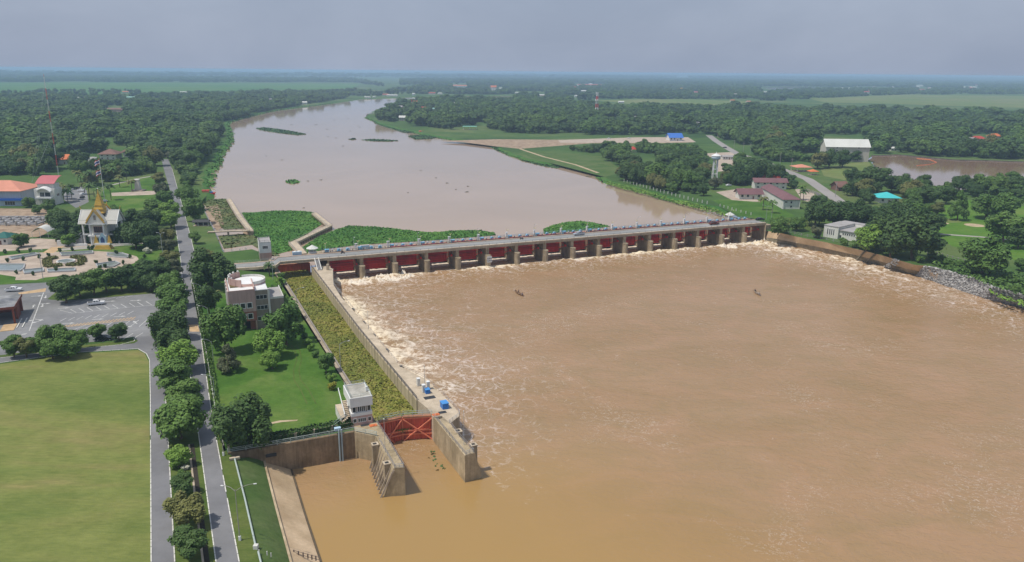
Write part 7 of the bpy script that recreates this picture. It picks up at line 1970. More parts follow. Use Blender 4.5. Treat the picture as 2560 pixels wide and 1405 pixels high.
# orange boom floating on the pond
t = thing('floating_boom', 'orange floating boom in a curve on the muddy pond', 'boom', P(2300, 398, -1))
m = MB(); q = [p - P(2300, 398, -1) for p in PL([(2292, 396), (2325, 399), (2342, 406), (2325, 411), (2292, 414)], -0.85)]; m.path(q, 0.35, 6); m.build('float_line', M_orange, t)
for (x, y, s, lb) in ((923, 288, 3, 'white houseboat moored at the tip of the wooded point'), (931, 286, 2.2, 'smaller white houseboat beside the one at the wooded point')):
    t = thing('houseboat', lb, 'boat', P(x, y, ZU + 0.05), 0.2); MB().bb(-4 * s / 2, 4 * s / 2, -2, 2, 0, 0.8).build('hull', M_wood, t); MB().bb(-3 * s / 2, 3 * s / 2, -1.6, 1.6, 0.8, 3.2).build('cabin', M_whitew, t); MB().bb(-3.4 * s / 2, 3.4 * s / 2, -2, 2, 3.2, 3.5).build('roof', M_silver, t)
t = thing('excavator_barge', 'small orange-red barge at the tip of the far right bank reeds', 'barge', P(1051, 333, ZU), 0.1); MB().bb(-4, 4, -2, 2, 0, 1.0).build('hull', M_orange, t); MB().bb(-2, 1.5, -1.5, 1.5, 1.0, 3.8).build('cabin', M_redl, t); MB().bar((1.5, 0, 2), (5, 0, 5), 0.3).build('boom', M_orange, t)

S_(MB().sheet(PL([(676, 1056), (700, 1051), (745, 1049), (742, 1052), (705, 1055), (678, 1060)], 0.04), 0.04).build('bare_patch', M_sand))
for off_ in (0, 12):
    q = PL([(728 + off_, 862), (738 + off_, 878), (742 + off_, 900), (734 + off_ * 1.1, 925), (735 + off_ * 1.4, 950), (752 + off_ * 1.7, 975), (768 + off_ * 1.9, 1010)], 0.035)
    S_(strip('wheel_track', [offset(q, 0.16), offset(q, -0.16)], M_verge))
fence([(648, 1384), (668, 1388), (688, 1396)], 'short row of white stakes at the bottom of the grass slope', 0.9, 0.8, rails=False, pw=0.08)
fence([(735, 1386), (770, 1396), (800, 1404)], 'dark stair rail at the bottom end of the revetment', 0.8, 1.0, postm=M_parap, pw=0.1, z=-4.5)
# ---------------------------------------------------------------- vegetation
LEAF = {}
LEAF['dark'] = leafmat('leaves_dark', (0.027, 0.064, 0.021), (0.060, 0.113, 0.030), (0.043, 0.085, 0.025), 0.5, 0.02)
LEAF['mid'] = leafmat('leaves_mid', (0.045, 0.105, 0.024), (0.098, 0.179, 0.038), (0.067, 0.135, 0.030), 0.5, 0.02)
LEAF['light'] = leafmat('leaves_light', (0.080, 0.178, 0.025), (0.161, 0.274, 0.048), (0.120, 0.225, 0.035), 0.5, 0.02)
LEAF['olive'] = leafmat('leaves_olive', (0.075, 0.098, 0.029), (0.149, 0.161, 0.052), (0.109, 0.127, 0.040), 0.5, 0.02)
LEAF['grey'] = leafmat('leaves_greygreen', (0.055, 0.077, 0.039), (0.099, 0.116, 0.061), (0.077, 0.094, 0.050), 0.5, 0.02)
LEAF['yellow'] = leafmat('leaves_yellow', (0.12, 0.16, 0.02), (0.25, 0.25, 0.03), (0.18, 0.2, 0.025), 0.8, 0.02)
LEAF['white'] = leafmat('blossom_white', (0.08, 0.12, 0.05), (0.6, 0.6, 0.52), (0.25, 0.28, 0.2), 2.5, 0.02)
LEAF['forest'] = leafmat('leaves_forest', (0.018, 0.045, 0.014), (0.08, 0.145, 0.028), (0.04, 0.082, 0.02), 0.035, 0.004)
def crown_mesh(name, nl, shape, seed, leaf=0.16, ncl=16, m=None, lump=0.42, core=True, nj=0.36):
    """unit crown (radius 1, centre at 0): many leaf cards on overlapping lumps"""
    rg = np.random.RandomState(seed)
    C_ = []
    for i in range(ncl):
        d = rg.normal(size=3); d /= np.linalg.norm(d)
        r = rg.uniform(0.25, 1 - lump * 0.62) if i else 0.0
        c = d * r
        if shape == 'round': c[2] *= 0.85; c[2] += 0.03
        if shape == 'dome': c[2] = abs(c[2]) * 0.8 - 0.28
        if shape == 'flat': c[2] *= 0.38; c[:2] *= 1.12
        if shape == 'cone': z = rg.uniform(-0.9, 0.85); rr = (1 - z) * 0.33; a = rg.uniform(0, 6.28); c = np.array([rr * math.cos(a), rr * math.sin(a), z])
        if shape == 'oval': c[2] *= 1.15; c[:2] *= 0.85
        s = lump * rg.uniform(0.6, 1.15) * (1.25 if i == 0 else 1)
        if shape == 'cone': s = lump * (0.35 + 0.5 * (1 - c[2]) * 0.5)
        C_.append((c, s))
    W_ = np.array([s * s for _, s in C_]); W_ /= W_.sum()
    idx = rg.choice(len(C_), nl, p=W_)
    cc = np.array([C_[i][0] for i in idx]); ss = np.array([C_[i][1] for i in idx])
    d = rg.normal(size=(nl, 3)); d /= np.linalg.norm(d, axis=1)[:, None]
    low = (d[:, 2] < -0.3) & (rg.rand(nl) < 0.6); d[:, 2] = np.where(low, -d[:, 2], d[:, 2])
    rad = ss * (rg.uniform(0.80, 1.06, nl) + np.where(rg.rand(nl) < 0.1, rg.uniform(0, 0.25, nl), 0))
    sq = 0.6 if shape == 'flat' else 0.85
    pos = cc + d * rad[:, None] * np.array([1, 1, sq])
    # fill the unit box: bottom at -1, top at 1, sides at 1
    z0, z1 = pos[:, 2].min(), pos[:, 2].max(); k = np.percentile(np.hypot(pos[:, 0], pos[:, 1]), 96)
    f = np.array([1 / k, 1 / k, 2 / (z1 - z0)]); g = np.array([0, 0, -1 - z0 * f[2]])
    pos = pos * f + g; sq2 = sq * f[2] * k
    C_ = [(np.array(c) * f + g, s_ / k) for c, s_ in C_]; sq = sq2
    nn = d + rg.normal(size=(nl, 3)) * nj + np.array([0, 0, 0.4]); nn /= np.linalg.norm(nn, axis=1)[:, None]
    t = np.cross(nn, rg.normal(size=(nl, 3))); t /= np.linalg.norm(t, axis=1)[:, None]
    b = np.cross(nn, t); s = leaf * rg.uniform(0.45, 1.4, nl)[:, None]
    V = np.stack([pos - t * s * .5 - b * s * .32, pos + t * s * .5 - b * s * .32, pos + t * s * .5 + b * s * .32, pos - t * s * .5 + b * s * .32], 1).reshape(-1, 3)
    vs = V.tolist(); fs = np.arange(nl * 4).reshape(-1, 4).tolist()
    if core:
        for c, s_ in C_:
            b0 = len(vs)
            for z, r in ((-0.7, 0.5), (0, 0.8), (0.7, 0.5)):
                for k in range(6):
                    a = k * math.pi / 3 + z
                    vs.append([c[0] + s_ * r * math.cos(a), c[1] + s_ * r * math.sin(a), c[2] + s_ * z * sq * 0.85])
            for j in range(2):
                for k in range(6): fs.append([b0 + j * 6 + k, b0 + j * 6 + (k + 1) % 6, b0 + j * 6 + 6 + (k + 1) % 6, b0 + j * 6 + 6 + k])
            fs.append([b0 + 5 - k for k in range(6)]); fs.append([b0 + 12 + k for k in range(6)])
    me = bpy.data.meshes.new(name); me.from_pydata(vs, [], fs)
    me.materials.append(m or LEAF['mid'])
    return me
CR = {}
def crown(kind, col, var):
    k = (kind, col, var)
    if k not in CR:
        src = next((CR[q] for q in CR if q[0] == kind and q[2] == var), None)
        if src is not None:
            me = src.copy(); me.materials[0] = LEAF[col]; CR[k] = me
        else:
            sh = {'round': ('round', 5200, 0.12, 26, .36), 'dome': ('dome', 6400, 0.10, 34, .32), 'flat': ('flat', 5200, 0.11, 34, .30), 'cone': ('cone', 3400, 0.11, 26, .40), 'oval': ('oval', 4800, 0.12, 26, .36), 'small': ('round', 1000, 0.2, 12, .42)}[kind]
            CR[k] = crown_mesh('crown', sh[1], sh[0], 17 * var + len(kind) * 3 + 5, sh[2], sh[3], m=LEAF[col], lump=sh[4])
    return CR[k]
TR = {}
def trunk(h, r, seed=0):
    k = seed % 4
    if k not in TR:
        m = MB(); rg = random.Random(k + 5)
        m.bar((0, 0, 0), (0.05, 0.03, 0.45), 0.055, 6, 0.04); m.bar((0.05, 0.03, 0.45), (0.0, 0.0, 1.0), 0.04, 5, 0.02)
        for i in range(5):
            a = i * 1.26 + rg.uniform(-.3, .3); m.bar((0.04, 0.02, 0.4 + 0.06 * i), (0.42 * math.cos(a), 0.42 * math.sin(a), 0.85), 0.025, 4, 0.01)
        TR[k] = m.mesh('trunk', M_trunk)
    return TR[k]
NT = [0]
def tree(x, y, wpx=None, kind='round', col='mid', label='', group=None, hs=0.9, tr=0.35, world=None, r=None, cat='tree', name='tree', z=0.0, cn='crown'):
    """x, y = picture position of the crown's centre; wpx its width there; hs = crown height / width; tr = bare trunk height / radius"""
    if world is None:
        zc = 5.0
        for _ in range(4):
            p = P(x, y, zc + z); r_ = px2m(wpx, p) / 2; zc = r_ * (hs + tr)
        base = Vector((p.x, p.y, z)); r = r_
    else:
        base = world; zc = r * (hs + tr)
    i = NT[0]; NT[0] += 1
    t = thing(name, label, cat, base, (i * 2.399) % 6.28, group)
    c = put(cn, crown(kind, col, i % 4), t); c.location = (0, 0, zc); c.scale = (r, r * (0.92 + 0.16 * ((i * 7) % 10) / 10), r * hs)
    if tr > 0:
        k = put('trunk', trunk(1, 1, i), t); k.scale = (r * 1.3, r * 1.3, zc * 1.05)
    return t
# avenue between the two roads (from the camera outwards)
av = [(468, 1352, 96, 'oval', 'dark'), (468, 1272, 102, 'flat', 'olive'), (455, 1208, 64, 'round', 'dark'), (443, 1140, 62, 'round', 'light'), (447, 1040, 124, 'round', 'mid'), (458, 985, 92, 'round', 'mid'), (436, 932, 96, 'oval', 'mid'), (446, 886, 92, 'dome', 'light'), (432, 848, 84, 'round', 'dark'), (424, 806, 92, 'dome', 'dark'), (432, 768, 86, 'round', 'mid'), (430, 735, 72, 'round', 'mid'), (424, 702, 66, 'round', 'mid'), (428, 668, 54, 'round', 'grey'), (424, 640, 46, 'round', 'olive'), (420, 612, 42, 'round', 'grey'), (418, 585, 44, 'round', 'olive'), (426, 545, 52, 'round', 'light'), (424, 518, 46, 'round', 'light'), (412, 492, 42, 'round', 'mid'), (402, 470, 40, 'round', 'grey'), (396, 445, 36, 'round', 'olive')]
adj = ['dark', 'feathery olive', 'glossy dark', 'small bright', 'largest broad', 'broad', 'full', 'leafy', 'dense', 'wide dense', 'leafy', 'bushy', 'bushy', 'greyish', 'olive', 'greyish', 'olive', 'bright green', 'bright green', 'green', 'greyish', 'olive']
for i, (x, y, w_, k, c) in enumerate(av):
    n_ = ORD[i] if i < 20 else ('twenty-first', 'twenty-second')[i - 20]
    tree(x, y, w_ * 0.98, k, c, f'{adj[i]} tree, {n_} in the avenue between the two roads counting from the bottom', 'trees of the avenue between the two roads', 0.8 if k != 'flat' else 0.75, 0.22)
tree(400, 905 - 70, 40, 'small', 'mid', 'small shrub at the car park side of the avenue', None, 0.8, 0.1, cat='shrub', name='shrub')
tree(463, 1168, 22, 'small', 'white', 'low white-flowering shrub in the verge beneath the avenue', None, 0.55, 0.0, cat='shrub', name='shrub')
tree(452, 1180, 18, 'small', 'mid', 'small green shrub beside the white-flowering one', None, 0.8, 0.0, cat='shrub', name='shrub')
# lawn trees
for a in [(606, 1050, 138, 'dome', 'dark', 'huge dark round tree at the near left corner of the lawn', 0.95, 0.12), (670, 850, 80, 'dome', 'light', 'bright green dome-shaped tree in the middle of the lawn', 0.9, 0.25), (679, 897, 52, 'dome', 'light', 'smaller bright green dome tree just below the middle one', 0.85, 0.2), (570, 893, 58, 'cone', 'grey', 'wispy grey-green tree at the left of the lawn', 1.25, 0.1),
          (556, 815, 104, 'flat', 'mid', 'broad dark-layered tree covering the left foot of the pink building', 1.05, 0.3), (713, 805, 100, 'flat', 'mid', 'broad layered tree at the right foot of the pink building', 0.95, 0.3), (813, 902, 42, 'round', 'mid', 'glossy dark tree leaning over the sandy lock path', 1.1, 0.5),
          (525, 665, 108, 'dome', 'dark', 'big dark tree at the road corner before the approach bridge', 0.9, 0.2), (520, 745, 54, 'oval', 'dark', 'dense palm-like tree at the left side of the pink building', 1.2, 0.4), (512, 636, 40, 'round', 'olive', 'small orange-tinged tree behind the big corner tree', 0.8, 0.3),
          (487, 520, 56, 'round', 'mid', 'dense green tree between the road and the reed bed', 1.0, 0.2), (470, 485, 52, 'round', 'mid', 'bushy tree on the riverside verge above the shelter', 1.0, 0.3), (488, 592, 30, 'round', 'mid', 'little tree in front of the shelter', 0.9, 0.3)]:
    tree(a[0], a[1], a[2], a[3], a[4], a[5], None, a[6], a[7])
bs = [(831, 944, 22, 'light'), (829, 965, 24, 'yellow'), (822, 940, 18, 'mid'), (700, 702, 26, 'light'), (692, 722, 26, 'mid'), (705, 735, 26, 'light'), (716, 758, 26, 'light'), (770, 853, 22, 'light'), (778, 868, 20, 'light'), (788, 885, 20, 'mid'), (762, 838, 18, 'mid'), (748, 815, 18, 'mid'), (703, 690, 20, 'mid'), (730, 775, 24, 'mid'), (521, 712, 14, 'yellow'), (508, 722, 24, 'mid')]
for i, (x, y, w_, c) in enumerate(bs):
    tree(x, y, w_, 'small', c, ('bright yellow bush at the foot of the path trees' if c == 'yellow' and i < 3 else f'{ORD[i]} green bush listed from the control building up the lawn edge of the lock path'), 'bushes edging the lawn', 0.9, 0.0, cat='bush', name='bush')
# palms
def palm_meshes(h, n=18, L=2.6, seed=0, m='mid'):
    rg = random.Random(seed); mb = MB()
    for i in range(n):
        a = 2 * math.pi * i / n + rg.uniform(-.15, .15); up = rg.uniform(0.1, 1.0); pts = []
        for k in range(6):
            u = k / 5; r = L * u * (0.75 + 0.25 * (1 - up)); z = up * L * 0.55 * math.sin(u * 2.3) - 0.5 * L * u * u * (1.1 - up)
            pts.append(Vector((r * math.cos(a), r * math.sin(a), z)))
        sd = Vector((-math.sin(a), math.cos(a), 0))
        for k in range(5):
            for s in (-1, 1):
                w = 0.55 * math.sin(math.pi * (k + 0.8) / 6.4)
                b0 = len(mb.v)
                mb.v += [tuple(pts[k]), tuple(pts[k + 1]), tuple(pts[k + 1] + sd * s * w + Vector((0, 0, -0.28))), tuple(pts[k] + sd * s * w + Vector((0, 0, -0.22)))]
                mb.f.append((b0, b0 + 1, b0 + 2, b0 + 3))
    return mb.mesh('frond', LEAF[m])
pf = [palm_meshes(8, 18, 3.2, s, c) for s, c in ((1, 'mid'), (2, 'dark'), (3, 'olive'))]
tp = MB().path([(0, 0, 0), (0.12, 0, 0.35), (0.05, 0.05, 0.7), (0, 0, 1.0)], 0.22, 6).mesh('trunk', M_trunk)
def palm(x, y, h, s, label, group=None):
    i = NT[0]; NT[0] += 1
    t = thing('palm_tree', label, 'palm tree', P(x, y), i * 1.3, group)
    o = put('trunk', tp, t); o.scale = (1, 1, h)
    o = put('fronds', pf[i % 3], t); o.location = (0, 0, h); o.scale = (s,) * 3
    return t
palm(722, 800, 6.5, 1.25, 'palm tree beside the lock path behind the pink building')
palm(674, 690, 4.5, 0.9, 'palm tree standing under the edge of the approach bridge')
palm(538, 775, 6.0, 1.1, 'palm tree close to the left wall of the pink building')
rg = random.Random(21)
for i, (x, y) in enumerate([(170, 505), (180, 500), (160, 498), (225, 500), (236, 492), (212, 486), (245, 505), (278, 500), (300, 468), (285, 455), (318, 458), (330, 478), (205, 470), (225, 468), (195, 455), (240, 462), (262, 455), (150, 492)]):
    palm(x, y, rg.uniform(6.5, 10), rg.uniform(1.1, 1.5), 'tall feathery palm in the grove around the flagpole and garden lawn', 'palms around the flagpole')
palm(2000, 500, 9, 1.3, 'tallest palm right of the mauve-roofed lodge'); palm(2007, 508, 8, 1.2, 'second palm right of the lodge, beside the tallest'); palm(1907, 525, 7, 1.2, 'palm on the lawn left of the lodge front'); palm(1930, 533, 7, 1.1, 'palm in front of the lodge wall')
# row behind the car park and garden trees
hand = [(160, 718, 70, 'round', 'dark'), (196, 706, 62, 'round', 'dark'), (230, 700, 66, 'round', 'mid'), (262, 693, 66, 'round', 'mid'), (300, 690, 66, 'round', 'dark'), (336, 682, 66, 'round', 'dark'), (370, 676, 66, 'round', 'dark'), (398, 668, 58, 'round', 'dark'), (330, 700, 50, 'round', 'dark'), (375, 700, 50, 'round', 'dark')]
for i, a in enumerate(hand): tree(*a, f'{ORD[i]} tree from the left in the dense row behind the car park', 'dense tree row behind the car park', 0.85, 0.35)
for i, a in enumerate([(30, 862, 56, 'round', 'mid'), (62, 862, 56, 'round', 'olive'), (95, 858, 52, 'round', 'mid'), (130, 838, 78, 'round', 'mid'), (128, 868, 54, 'round', 'mid'), (165, 862, 60, 'round', 'mid'), (192, 848, 54, 'round', 'mid'), (243, 826, 42, 'oval', 'mid'), (294, 828, 42, 'oval', 'dark')]):
    tree(*a, f'{ORD[i]} tree from the left on the grass island below the car park', 'trees on the grass island below the car park', 0.9, 0.3)
ground_sheet('verge', [(-300, 935), (0, 888), (60, 880), (340, 848), (345, 852), (335, 858), (250, 866), (0, 893), (-300, 942)], M_verge, 0.06)
ground_sheet('verge', [(118, 748), (150, 722), (410, 690), (440, 690), (436, 722), (410, 731), (160, 752)], M_verge, 0.06)
gard = [(172, 560, 78, 'dome', 'dark'), (148, 590, 40, 'round', 'dark'), (150, 545, 60, 'dome', 'dark'), (200, 578, 56, 'round', 'dark'), (205, 545, 62, 'dome', 'dark'), (322, 545, 62, 'round', 'dark'), (335, 585, 76, 'dome', 'dark'), (372, 575, 64, 'dome', 'dark'), (362, 545, 62, 'round', 'dark'), (395, 540, 46, 'round', 'mid'), (303, 582, 50, 'dome', 'dark'), (375, 600, 48, 'round', 'dark'), (385, 515, 46, 'round', 'mid'), (168, 598, 34, 'round', 'light'), (50, 598, 40, 'round', 'mid'), (30, 590, 26, 'round', 'mid'), (70, 503, 30, 'round', 'mid'), (92, 522, 26, 'round', 'mid'), (118, 515, 26, 'round', 'mid'), (140, 530, 30, 'round', 'mid'), (385, 385, 46, 'round', 'yellow'), (430, 385, 30, 'round', 'grey'), (125, 480 + 30, 30, 'round', 'dark'), (242, 540, 40, 'round', 'mid'), (285, 525, 34, 'round', 'mid')]
gard.sort(key=lambda a: a[0])
def ORD_(i): return ORD[i] if i < 20 else 'twenty-' + ORD[i - 20]
for i, a in enumerate(gard):
    if a[4] == 'yellow': tree(a[0], a[1], a[2], 'round', 'olive', 'pale yellow-green tree standing above the far end of the avenue', None, 1.0, 0.3)
    else: tree(*a, f'{"spreading" if a[3] == "dome" else "rounded"} {a[4]} green tree, {ORD_(i)} from the left in the pavilion garden', 'trees of the pavilion garden', 0.85, 0.15)
# right bank trees, near
rb_t = [(1947, 562, 50, 'round', 'mid', 'light-crowned tree right at the far end of the barrage'), (1995, 556, 40, 'round', 'mid', 'small leafy tree between the barrage end and the white building'), (2040, 530, 66, 'dome', 'dark', 'tall dark tree behind the left side of the white waterside building'), (2042, 577, 34, 'round', 'grey', 'low frangipani tree against the left wall of the white building'), (2100, 530, 70, 'dome', 'dark', 'dark tree rising behind the roof of the white building'), (2145, 525, 66, 'dome', 'dark', 'dark tree behind the right end of the white building'), (2085, 545, 30, 'round', 'light', 'bright green small tree behind the white building'),
 (2170, 590, 72, 'round', 'light', 'bright green tree right of the white waterside building'), (2215, 575, 92, 'dome', 'dark', 'large dark tree beside the bright green one on the right bank'), (2290, 580, 130, 'dome', 'dark', 'largest dark spreading tree on the right bank'), (2245, 545, 84, 'dome', 'dark', 'dark tree behind the largest spreading tree'), (2230, 610, 66, 'round', 'dark', 'dark low-crowned tree by the bank fence'), (2330, 555, 60, 'round', 'dark', 'dark tree on the golf side of the spreading tree'), (2280, 520, 60, 'round', 'mid', 'leafy tree above the spreading tree, near the turquoise roof'), (2200, 540, 50, 'round', 'dark', 'dark tree in front of the turquoise roof'), (2463, 632, 108, 'round', 'mid', 'lone broad tree standing in the near golf lawn'), (2556, 660, 34, 'round', 'mid', 'tree cut by the right picture edge beside the golf lawn'),
 (2400, 510, 48, 'cone', 'mid', 'narrow upright tree in the golf lawn'), (2345, 520, 34, 'round', 'olive', 'small reddish-topped tree on the golf lawn'), (2516, 560, 86, 'round', 'mid', 'bushy tree at the right edge of the golf lawn'), (2550, 590, 60, 'round', 'dark', 'dark tree at the right edge above the golf path'), (2470, 510, 70, 'round', 'mid', 'leafy tree left of the bushy pair on the golf course'), (2520, 510, 70, 'round', 'mid', 'leafy tree behind the bushy pair at the right edge'),
 (2132, 437, 44, 'round', 'dark', 'round dark tree left of the pond-side trees'), (2192, 445, 70, 'round', 'dark', 'wide dark tree on the near pond bank'), (2257, 455, 54, 'round', 'dark', 'rounded dark tree on the near pond bank, right of the wide one'), (2310, 455, 44, 'round', 'dark', 'dark tree on the pond bank left of a very round one'), (2322, 488, 54, 'round', 'dark', 'leafy tree below the pond bank beside the golf lawn'), (2368, 485, 46, 'round', 'dark', 'very round almost black tree near the pond'), (2410, 455, 44, 'round', 'dark', 'tree on the pond bank right of the very round one'), (2450, 455, 50, 'round', 'mid', 'greyish tree on the pond bank'), (2500, 455, 52, 'round', 'mid', 'tall-crowned tree on the pond bank near the right edge'), (2545, 460, 50, 'round', 'dark', 'tree on the pond bank at the right picture edge'),
 (2075, 392, 50, 'round', 'dark', 'dark tree hiding the left half of the tall white shed'), (2108, 394, 46, 'round', 'dark', 'dark tree in front of the middle of the tall white shed'), (2140, 388, 30, 'oval', 'dark', 'narrow dark tree in front of the right part of the tall white shed'), (2046, 398, 44, 'round', 'olive', 'olive tree left of the tall white shed'),
 (1788, 455, 34, 'round', 'grey', 'purple-brown tree right below the water tower'), (1900, 425, 60, 'dome', 'dark', 'wide dark tree behind the red-roofed hall'), (1850, 430, 56, 'dome', 'dark', 'dark tree between the water tower and the lodge'), (1945, 430, 50, 'dome', 'dark', 'dark dome tree right of the wide one behind the hall')]
for a in rb_t: tree(a[0], a[1], a[2], a[3], a[4], a[5], None, 0.85 if a[3] != 'cone' else 1.5, 0.22)
# topiary on the plaza
for i, (x, y) in enumerate([(12, 628), (45, 626), (76, 625), (18, 650), (58, 646), (98, 640), (121, 637), (140, 672), (82, 683), (40, 680), (250, 668), (262, 664), (308, 655), (325, 640), (290, 630), (150, 625), (180, 622), (222, 619), (232, 618), (345, 660), (367, 655), (361, 640), (240, 655), (275, 650)]):
    tree(x, y, 9, 'small', 'dark', 'small clipped cone bush on the fountain plaza', 'clipped bushes on the fountain plaza', 1.3, 0.0, cat='bush', name='topiary_bush')
for i, (x, y, w_, c) in enumerate([(367, 626, 22, 'white'), (356, 652, 18, 'dark'), (350, 672, 16, 'mid')]): tree(x, y, w_, 'small', c, ('round white-flowering bush on the lawn right of the plaza', 'dark clipped bush below the white-flowering one', 'small green bush at the lawn corner before the tree row')[i], None, 0.7, 0, cat='bush', name='bush')
def hedge(pts, w, h, label, col='mid', z=0.0, seed=1, name='hedge'):
    q = PL(pts, z); o = q[0]; rg = np.random.RandomState(seed); mb = MB(); vs, fs = [], []
    for a, b in zip(q, q[1:]):
        L = (b - a).length; n = int(L * w * 9 + L * h * 10); d = (b - a) / L; nn_ = Vector((-d.y, d.x, 0))
        mb.box(((a + b) / 2) - o + Vector((0, 0, h / 2 - 0.1)), (L, w * 0.8, h - 0.25), ang(a, b))
        for i in range(n):
            u = rg.uniform(0, L); k = rg.rand(); v, z_ = ((rg.uniform(-w / 2, w / 2), h + rg.uniform(-.2, .12)) if k < 0.5 else ((-w / 2 if k < 0.8 else w / 2) + rg.uniform(-.12, .12), rg.uniform(0.05, h)))
            c = a - o + d * u + nn_ * v + Vector((0, 0, z_)); s = 0.3 * rg.uniform(.6, 1.3)
            t1 = Vector(rg.normal(size=3)).normalized(); t2 = t1.cross(Vector(rg.normal(size=3))).normalized()
            b0 = len(vs); vs += [tuple(c - t1 * s - t2 * s * .6), tuple(c + t1 * s - t2 * s * .6), tuple(c + t1 * s + t2 * s * .6), tuple(c - t1 * s + t2 * s * .6)]; fs.append((b0, b0 + 1, b0 + 2, b0 + 3))
    mb.add(vs, fs)
    oo = mb.build(name, LEAF[col]); oo.location = o; tag(oo, label, 'hedge'); return oo
hedge([(487, 712), (501, 790), (519, 880), (532, 960), (545, 1040)], 1.2, 1.1, 'long clipped hedge along the road side of the lawn', 'mid')
hedge([(578, 1122), (655, 1107), (740, 1093), (830, 1075), (880, 1063)], 2.4, 1.8, 'thick dark hedge along the near edge of the lawn', 'dark')
hh = [(115, 656), (160, 643), (208, 652), (208, 656), (165, 668), (118, 661)]
for i, (s, lb) in enumerate((([(118, 662), (118, 650), (142, 645)], 'far left'), ([(182, 644), (205, 646), (206, 657)], 'far right'), ([(206, 660), (190, 664), (170, 663)], 'near right'), ([(155, 664), (130, 668), (118, 665)], 'near left'))):
    hedge(s, 3.2, 1.0, f'{lb} clipped hedge corner around the oval pool', 'olive', 0, i)
# scrub beside the riprap
weeds('riverbank_scrub', PL([(2318, 640), (2400, 655), (2560, 690), (2700, 720), (2700, 782), (2560, 742), (2480, 718), (2400, 688), (2330, 662)], 0), 0, 1.2, 1.0, LEAF['mid'], 31, 1.1, False)
weeds('riverbank_scrub', PL([(2450, 712), (2500, 722), (2560, 745), (2560, 765), (2500, 745)], -2), -3.0, 1.0, 1.0, LEAF['light'], 32, 1.1, False)
weeds('riverbank_scrub', PL([(1520, 448), (1600, 470), (1700, 497), (1790, 520), (1830, 540), (1800, 535), (1700, 508), (1600, 481), (1515, 458)], 0), -1.0, 1.6, 0.8, LEAF['light'], 33, 0.7, False)
for i, (x, y) in enumerate([(2350, 648), (2372, 655), (2400, 662), (2440, 674), (2480, 682), (2515, 694), (2545, 702), (2420, 678), (2500, 706), (2540, 722), (2330, 642), (2300, 650), (1960, 575), (2185, 620), (2140, 612), (2110, 606)]):
    tree(x, y - 2, 26, 'small', 'mid', 'ragged green shrub in the scrub along the right bank above the stones', 'shrubs along the right bank', 0.7, 0.0, cat='shrub', name='shrub')
# ---- woods
def inside(poly, x, y): return inpoly(x, y, poly)
W_U = [(p.x, p.y) for p in upo]; W_P = [(p.x, p.y) for p in pond]
ROADW = [P(x, y) for x, y in ((1772, 338), (1790, 352), (1815, 368), (1845, 385), (1900, 400), (1960, 425), (2020, 448), (2080, 490), (2120, 520))]
AV = [P(x, y) for x, y in ((445, 600), (436, 500), (420, 421), (410, 395))]
clear = [[(p.x, p.y) for p in PL(q)] for q in (
    [(278, 455), (400, 432), (405, 437), (425, 530), (240, 545), (255, 480)], [(1100, 355), (1240, 342), (1400, 340), (1740, 338), (1745, 356), (1640, 360), (1480, 362), (1420, 372), (1240, 372)], [(1735, 378), (1830, 374), (1850, 400), (1835, 428), (1785, 432), (1785, 395)],
    [(1790, 472), (1870, 465), (2010, 480), (2045, 515), (2000, 540), (1900, 535), (1800, 515)], [(2045, 408), (2180, 398), (2235, 450), (2120, 456), (2060, 444)], [(1975, 408), (2050, 418), (2060, 445), (1985, 435)],
    [(2330, 505), (2420, 495), (2700, 530), (2700, 760), (2320, 640)], [(-80, 515), (150, 515), (150, 720), (-80, 730)], [(1575, 385), (1640, 385), (1660, 440), (1600, 440)], [(1300, 365), (1500, 385), (1560, 440), (1500, 445), (1300, 400)],
    [(2045, 340), (2175, 345), (2180, 392), (2060, 372)], [(110, 396), (240, 388), (240, 402), (110, 406)], [(130, 386), (190, 386), (192, 412), (130, 414)], [(245, 380), (335, 378), (335, 400), (245, 402)], [(200, 402), (240, 402), (240, 414), (200, 414)], [(75, 440), (225, 440), (225, 530), (75, 530)], [(-60, 440), (80, 440), (80, 530), (-60, 530)],
    [(1920, 555), (2060, 570), (2280, 640), (2200, 650), (1930, 585)], [(475, 590), (640, 590), (700, 680), (480, 720)], [(1655, 335), (1725, 335), (1725, 356), (1655, 356)], [(1985, 490), (2010, 490), (2010, 530), (1985, 530)],
    [(1640, 440), (1780, 440), (1830, 480), (1700, 480)] if False else [(0, 0), (1, 0), (0, 1)], [(2095, 455), (2135, 455), (2135, 482), (2095, 482)], [(2185, 480), (2260, 480), (2260, 510), (2185, 510)], [(2415, 335), (2515, 335), (2515, 366), (2415, 366)], [(360, 318), (385, 318), (385, 338), (360, 338)], [(262, 264), (318, 264), (318, 286), (262, 286)], [(1768, 380), (1806, 380), (1815, 515), (1756, 515)], [(2180, 478), (2262, 478), (2268, 545), (2172, 545)], [(1655, 335), (1725, 335), (1725, 375), (1655, 375)], [(1570, 368), (1597, 368), (1597, 400), (1570, 400)])]
clear += [[(q.x, q.y) for q in PL([(x - w_ * .62, y - 5), (x + w_ * .62, y - 5), (x + w_ * .62 + 2, y + h_), (x - w_ * .62 - 2, y + h_)])] for x, y, w_, h_ in CLR]
clear = [(c, min(a[0] for a in c), max(a[0] for a in c), min(a[1] for a in c), max(a[1] for a in c)) for c in clear]
bkL = [Vector((q.x, q.y, 0)) for q in bankL[::6]]
treepts = []       # (x, y, r, h) of wood trees
